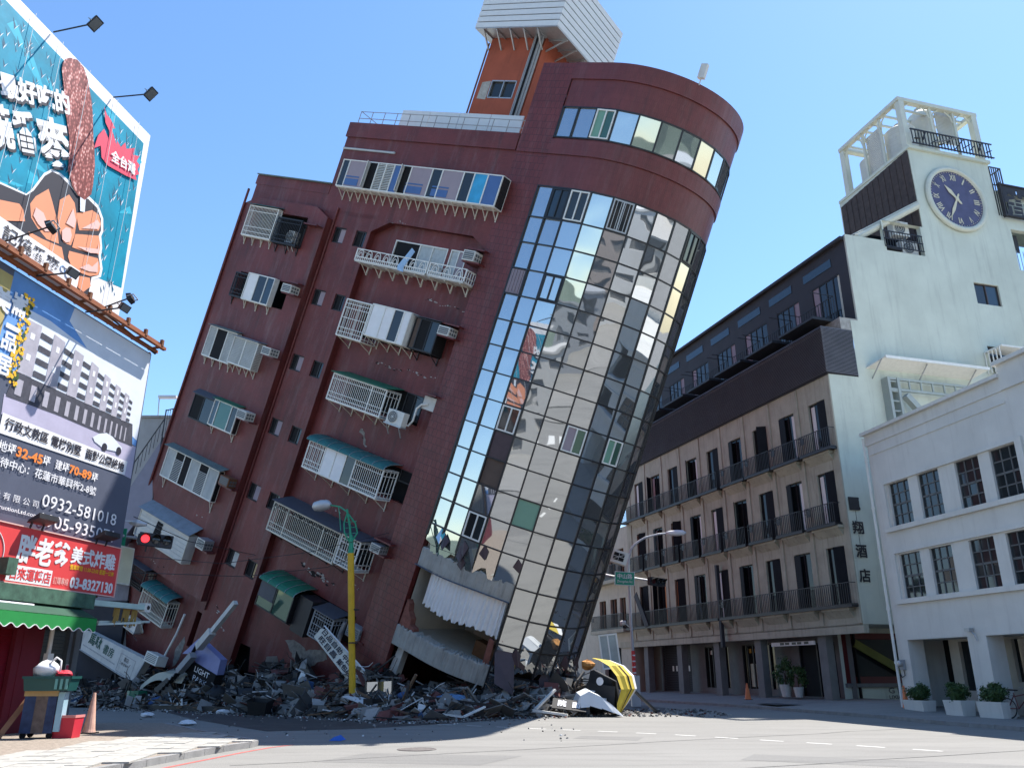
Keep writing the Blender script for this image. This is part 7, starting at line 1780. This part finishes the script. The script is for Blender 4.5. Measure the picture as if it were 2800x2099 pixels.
for p, q, lb in (((-7.4,35.6,.42),(-1.6,32.0,.3),'longest black frame bar lying across the debris front'),((-6.8,34.9,.25),(-4.2,33.4,.62),'black frame bar lying below the square mirror pane'),((-3.4,33.6,.75),(-.6,33.0,.45),'black frame bar right of the upright stub'),((-1.4,32.5,.2),(.6,35.0,.75),'black frame bar rising to the right beside the white bent frame'),((-4.1,33.6,.25),(-4.0,33.6,1.35),'short black bar standing upright in the debris'),((5.0,36.2,1.0),(6.2,37.6,.05),'dark bar leaning out from under the yellow cloth')):
    b = MB(); b.bar(p,q,.09,.1); b.build('frame_bar', M['mullion'], None, label=lb, cat='bar')
b = MB(); b.bar((-2.8,31.9,.25),(-1.75,31.4,.14),.1,.06); b.bar((-1.75,31.4,.14),(-1.0,32.2,.45),.1,.06); b.build('bent_white_frame', M['white_paint'], None, label='white bent frame strip lying on the front of the debris', cat='strip')
b = MB(); b.bar((.8,33.6,.28),(2.1,33.2,.12),.13,.08); b.bar((.9,33.8,.3),(1.7,34.5,1.0),.13,.08); b.build('bent_white_frame', M['offwhite_sheet'], None, label='pale bent window frame at the right end of the debris', cat='strip')
b = MB(); blob(b,(-2.4,34.2,.62),(.75,.5,.22),61,14,7); b.build('blue_bundle', mat('mottled_blue_cloth',(0.10,0.20,0.34),.8,var=.6,scale=7), None, smooth=True, label='mottled blue cloth bundle under the broken concrete beam', cat='cloth')
b = MB(); blob(b,(-4.35,34.7,.75),(.22,.2,.16),63); b.build('blue_bag', dm[7], None, smooth=True, label='small deep blue bag right of the square mirror pane', cat='bag')
slab('brick_block', [(-3.5,32.3,.1),(-1.9,31.9,.1),(-1.8,32.1,.34),(-3.3,32.5,.36)], .4, M['brick_raw'], 'flat block of bonded brickwork at the front of the debris', 'masonry')
# yellow awning cloth draped over wreckage at the right
b = MB(); prof = [(3.55,36.3,2.2),(4.0,36.0,2.12),(4.5,35.8,1.9),(4.85,35.7,1.5),(4.95,35.6,1.0),(4.6,35.5,.45),(4.4,35.5,.12)]
rows_ = []
for k in range(9):
    t = k/8; rows_.append([Vector(p)+Vector((-.75*t+.04*math.sin(k*2.3),.15*t-.10*(k%2),-.1*t-.35*t*t*(1-j/6))) for j, p in enumerate(prof)])
def ribbon(mb, rws, i0, i1):
    for k in range(i0, i1):
        for j in range(len(prof)-1): mb.hexa(rws[k][j],rws[k][j+1],rws[k+1][j+1],rws[k+1][j],(.01,.015,.01))
rw = [[Vector(p)+Vector((dx*(.35+.65*math.sin(math.pi*j/6)),dy,0)) for j, p in enumerate(prof)] for dx,dy in ((.25,.55),(.12,.32),(.1,.12),(-.02,.0),(-.06,-.14),(-.2,-.2),(-.28,-.34),(-.46,-.38),(-.6,-.5))]
ribbon(b, rw, 1, 8)
b.build('yellow_cloth', M['yellow_cloth'], None, label='yellow awning cloth draped over wreckage at the right end', cat='cloth')
b = MB(); ribbon(b, rw, 0, 1); b.build('cloth_hem', M['bag'], None, label='white hem of the fallen awning along the yellow cloth', cat='cloth')
b = MB(); ribbon(b, [[p+Vector((-.02,-.03,.0)) for p in r] for r in (rw[4],[v+Vector((-.07,0,0)) for v in rw[4]])], 0, 1); b.build('cloth_stripe', dm[0], None, label='dark stripe down the middle of the yellow cloth', cat='cloth')
b = MB(); b.hexa((2.9,36.4,.1),(4.3,35.5,.1),(4.1,35.7,1.3),(3.3,36.3,1.75),(.3,.7,0)); b.build('dark_awning', dm[0], None, label='crushed dark awning under the yellow cloth', cat='awning')
dgf = empty('awning_face', frame((3.0,36.0,.35),(1.2,-.7,-.15),(.12,0,1)), None, 'striped black awning front with white marks under the yellow cloth', 'awning')
b = MB(); b.box(0,1.3,-.05,0,0,.9); b.build('cloth', dm[0], dgf)
b = MB()
for i in range(5): b.box(-.1,.42,-.075,-.05,.06+.13*i,.11+.13*i)
b.lathe([(.16,0),(.16,.01),(0,.01)],(.6,-.06,1.02),14,(0,-1,0)); b.build('white_bars', M['print_white'], dgf); b = MB(); b.box(.75,.95,-.07,-.05,.1,.4); b.build('white_mark', M['print_white'], dgf)
b = MB(); P0 = [(2.4,34.6,.1),(2.7,34.4,.75),(3.05,34.4,.92),(3.5,34.3,.72),(3.95,34.2,.4),(4.3,34.1,.06)]
for (p, q) in zip(P0, P0[1:]): b.hexa(p, q, Vector(q)+Vector((-.1,.9,.1)), Vector(p)+Vector((-.1,.9,.12)), (0,.0,.02)); b.hexa((p[0],p[1]-.12,max(.03,p[2]*.45)),(q[0],q[1]-.12,max(.03,q[2]*.4)),q,p,(0,.02,0))
b.build('white_sheet', M['clad'], None, label='crumpled white sheet metal in front of the black awning', cat='sheet')
t = empty('fallen_sign', frame((1.55,34.3,.35),(1.3,-.15,-.15),(.1,.6,.5)), None, 'black sign fragment with white characters at the foot of the glass corner', 'sign')
b = MB(); b.box(0,1.35,0,.05,0,.55); b.build('board', dm[0], t); text(t,'院',.22,.12,.34,M['print_white'],y=-.02,bold=.03); text(t,'固',.8,.12,.3,M['print_white'],y=-.02,bold=.03)
b = MB(); b.box(0,.75,-.1,0,.0,.05); 
t = empty('hanging_air_conditioner', frame((4.62,39.6,6.72),(.86,-.1,-.3),(.25,0,1)), None, 'white air conditioner dangling from the right edge of the glass corner', 'air conditioner')
b = MB(); b.box(0,.85,0,.5,0,.6); b.build('casing', M['ac'], t)
b = MB(); b.box(.15,.7,-.015,0,.12,.48); b.build('grille', M['black'], t)
b = MB()
for i in range(3): b.bar((.15+.27*i,-.02,.12),(.15+.27*i,-.02,.48),.03,.02)
b.bar((.15,-.02,.3),(.7,-.02,.3),.03,.02); b.bar((.15,-.02,.12),(.7,-.02,.48),.025,.02); b.build('guard', M['ac'], t)
b = MB(); b.box(-.9,-.1,.2,.5,.1,.5); b.build('tail_box', M['offwhite_sheet'], t)
b = MB(); b.box(-.6,.35,.1,.4,-2.9,.0) if False else b.tube([(-.2,.2,0),(-.5,.2,-.6),(-.1,.2,-1.1),(-.55,.2,-1.5)],.025,5); b.build('torn_cable', M['white_paint'], t)
t = empty('loose_window', frame((4.05,38.6,1.75),(.75,.0,.08),(.18,0,1)), None, 'dented white window frame leaning at the right foot of the glass corner', 'window')
b = MB()
for x in (0,.38,.78): b.box(x,x+.07,-.03,.03,0,1.5)
for z in (0,1.43): b.box(0,.85,-.035,.03,z,z+.07)
b.build('frame', M['white_paint'], t); b = MB(); b.box(.05,.8,.0,.015,.05,1.45); b.build('pane', mat('dusty_glass',(0.30,0.34,0.33),.3,var=.2,grime=.3), t)
b = MB(); blob(b,(3.25,36.8,1.95),(.3,.28,.2),71); b.build('foam_lump', mat('orange_foam',(0.42,0.20,0.06),.9,var=.4), None, label='orange brown foam lump on top of the black awning', cat='lump')
# brown sheets of film hanging at the foot of the glass
for i,(s,v,w_,h,lb) in enumerate(((5.3,2.9,.9,1.5,'first from the left, under the torn room'),(6.5,1.6,.8,.9,'second from the left'),(7.6,2.2,.9,1.2,'largest folded one near the right foot'),(5.6,.6,1.1,.8,'lowest one on the ground'))):
    x,y,t_ = arc(s,.06); p = FA @ Vector((x,y,v)); d = (FA.to_3x3() @ Vector((math.cos(t_),math.sin(t_),0)))
    b = MB(); b.add([p-d*w_/2, p+d*w_/2+Vector((0,0,.2)), p+d*w_*.3+Vector((.1,-.2,-h)), p-d*w_*.45+Vector((-.05,-.25,-h*.8)), p+Vector((0,.02,.5))],[(0,3,2,1),(0,1,4)]); o = b.build('torn_film', M['film'], None, label='brown film shard at the glass foot, '+lb, cat='film')
# small litter on the open road
b = MB(); b.add([(-4.6,22.3,.01),(-4.3,22.25,.01),(-4.2,22.45,.03),(-4.35,22.5,.14),(-4.5,22.42,.09),(-4.62,22.5,.02)],[(0,1,3,4),(1,2,3),(0,4,5)]); b.build('litter', mat('blue_plastic',(0.01,0.10,0.42),.5), None, label='crumpled blue plastic scrap alone on the shaded road', cat='litter')
for x, y, lb in ((-14.2,34.2,'white crumpled paper on the shaded road, far left'),(-10.6,28.8,'pale flattened bag on the road behind the paved corner'),(-12.2,37.0,'white crumpled paper in front of the long black beam')):
    b = MB(); blob(b,(x,y,.09),(.28,.2,.09),int(x*-10)); b.build('litter', M['bag'], None, label=lb, cat='litter')
# potted plants by the hotel door
for x, y, s, lb in ((14.55,46.2,1.0,'tall dark shrub in a pale pot left of the hotel door'),(14.95,45.4,.8,'pale pot with clipped shrub by the hotel door pillar')):
    t = empty('potted_plant', Matrix.Translation((x,y,.44)), None, lb, 'plant')
    b = MB(); b.lathe([(.22*s,0),(.34*s,.62*s),(.3*s,.62*s),(.28*s,.5*s),(0,.5*s)],(0,0,0),14); b.build('pot', M['offwhite_sheet'], t)
    b = MB(); foliage(b,(0,0,1.25*s),(.55*s,.55*s,.75*s),900,.07,int(x*10)); b.build('foliage', [M['leaf'],M['leaf2']], t)
    b = MB(); b.tube([(0,0,.5*s),(.02,0,1.2*s)],.03,5); b.build('stem', M['stem'], t)

# ------------------------------------------------------------------ the street behind the viewer, seen in the mirror glass
def backdrop_house(x0, x1, y0, y1, h, m, label, floors, bays):
    t = empty('street_building', Matrix.Translation((0,0,0)), None, label, 'building')
    hs = []
    for i in range(bays):
        for j in range(floors):
            a = x0+(x1-x0)*(i+.2)/bays; c = x0+(x1-x0)*(i+.75)/bays; z = h*(j+.25)/floors; hs.append((a,c,z,z+h/floors*.5))
    X = Matrix.Translation((0,y0,0)) @ Matrix.Scale(-1,4,(0,1,0))
    w = MB(X); w.wall(x0,x1,0,h,hs,0,.25); w.box(x0,x1,.3,y0-y1,0,h) if False else None
    w.build('wall', m, t)
    b = MB(); b.box(x0,x1,y1,y0-.3,0,h-.02); b.build('dark_interior', M['stone_grey'], t)
    b = MB(); b.box(x0-.2,x1+.2,y1,y0+.25,h,h+.4); b.build('cornice', m, t)
backdrop_house(-44,-20,-26,-40,12,mat('pale_tile_front',(0.48,0.46,0.42),.8,var=.08),'pale corner building behind the viewer',4,7)
backdrop_house(-16,6,-34,-46,9,mat('grey_front',(0.30,0.31,0.32),.8,var=.1),'grey low building behind the viewer',3,6)
backdrop_house(14,40,-24,-40,14,mat('white_front',(0.62,0.62,0.60),.8,var=.06),'white tall building behind the viewer',4,8)
random.seed(91)
tints = [(0.46,0.44,0.40),(0.34,0.34,0.33),(0.52,0.50,0.46),(0.36,0.30,0.26),(0.44,0.46,0.46)]
for i,(x0,x1,y0,h) in enumerate(((-78,-62,-12,14),(-61,-47,-20,10),(-60,-48,4,16),(42,56,-18,12),(57,72,-6,17),(44,60,6,11),(-40,-24,-58,19),(-20,-2,-62,15),(2,20,-60,21),(24,44,-56,16))):
    backdrop_house(x0,x1,y0,y0-12,h,mat('street_front',tints[i%5],.85,var=.12,grime=.3),'far street building behind the viewer, number of storeys %d, %s' % (round(h/3.2), ('cream','grey','pale','brown','blue grey')[i%5]+(' near' if y0>-30 else ' far')+(' left' if x0<0 else ' right')),max(3,int(h/3.2)),5)
b = MB(); n = 60
vs = []
for i in range(n+1):
    a = R(100+160*i/n) + math.pi*0; x, y = 320*math.sin(a+math.pi*.0), 320*math.cos(a); hh = 26+14*math.sin(i*.5)+8*math.sin(i*1.3)
    vs += [(x,y,0),(x*1.12,y*1.12,hh)]
b.add(vs,[(2*i,2*i+2,2*i+3,2*i+1) for i in range(n)]); b.build('hills', mat('hazy_green_hills',(0.10,0.13,0.10),.95,var=.3,scale=.05), kind='structure')
def tree(x, y, h, r, seed, label):
    t = empty('street_tree', Matrix.Translation((x,y,0)), None, label, 'tree')
    rr = random.Random(seed); b = MB(); b.tube([(0,0,0),(.1,.05,h*.3),(.0,.1,h*.6)],.22,8,.1)
    for i in range(6): a = i*1.05; b.tube([(0,.05,h*(.35+.04*i)),(math.cos(a)*r*.5,math.sin(a)*r*.5,h*(.6+.04*i))],.07,5,.03)
    b.build('trunk', M['stem'], t)
    b = MB()
    for k in range(9):
        a = rr.uniform(0,6.28); q = rr.uniform(.1,.65)*r; foliage(b,(math.cos(a)*q,math.sin(a)*q,h*.72+rr.uniform(-.25,.25)*h),(r*.5,r*.5,r*.38),190,.2,seed*10+k)
    b.build('crown', [M['leaf'],M['leaf2']], t)
for i,(x,y,h,r,lb) in enumerate(((-12,-9,7,3.0,'broad street tree behind the viewer, leftmost'),(-4,-16,6.5,2.6,'street tree behind the viewer before the grey building'),(9,-13,7.5,3.2,'largest street tree behind the viewer'),(17,-6,6,2.4,'street tree behind the viewer at the right kerb'))): tree(x,y,h,r,i+3,lb)
sheet('pavement', [(-60,-7),(-60,-26),(60,-24),(60,-5),(14,-4),(4,-9),(-8,-9),(-18,-4)], 0.1, M['paving'])
for i in range(14):
    sheet('road_marking', [(-7+1.0*i,-3.2),(-6.55+1.0*i,-3.2),(-6.55+1.0*i,-.6),(-7+1.0*i,-.6)], 0.004, M['road_paint'])

finish_texts()
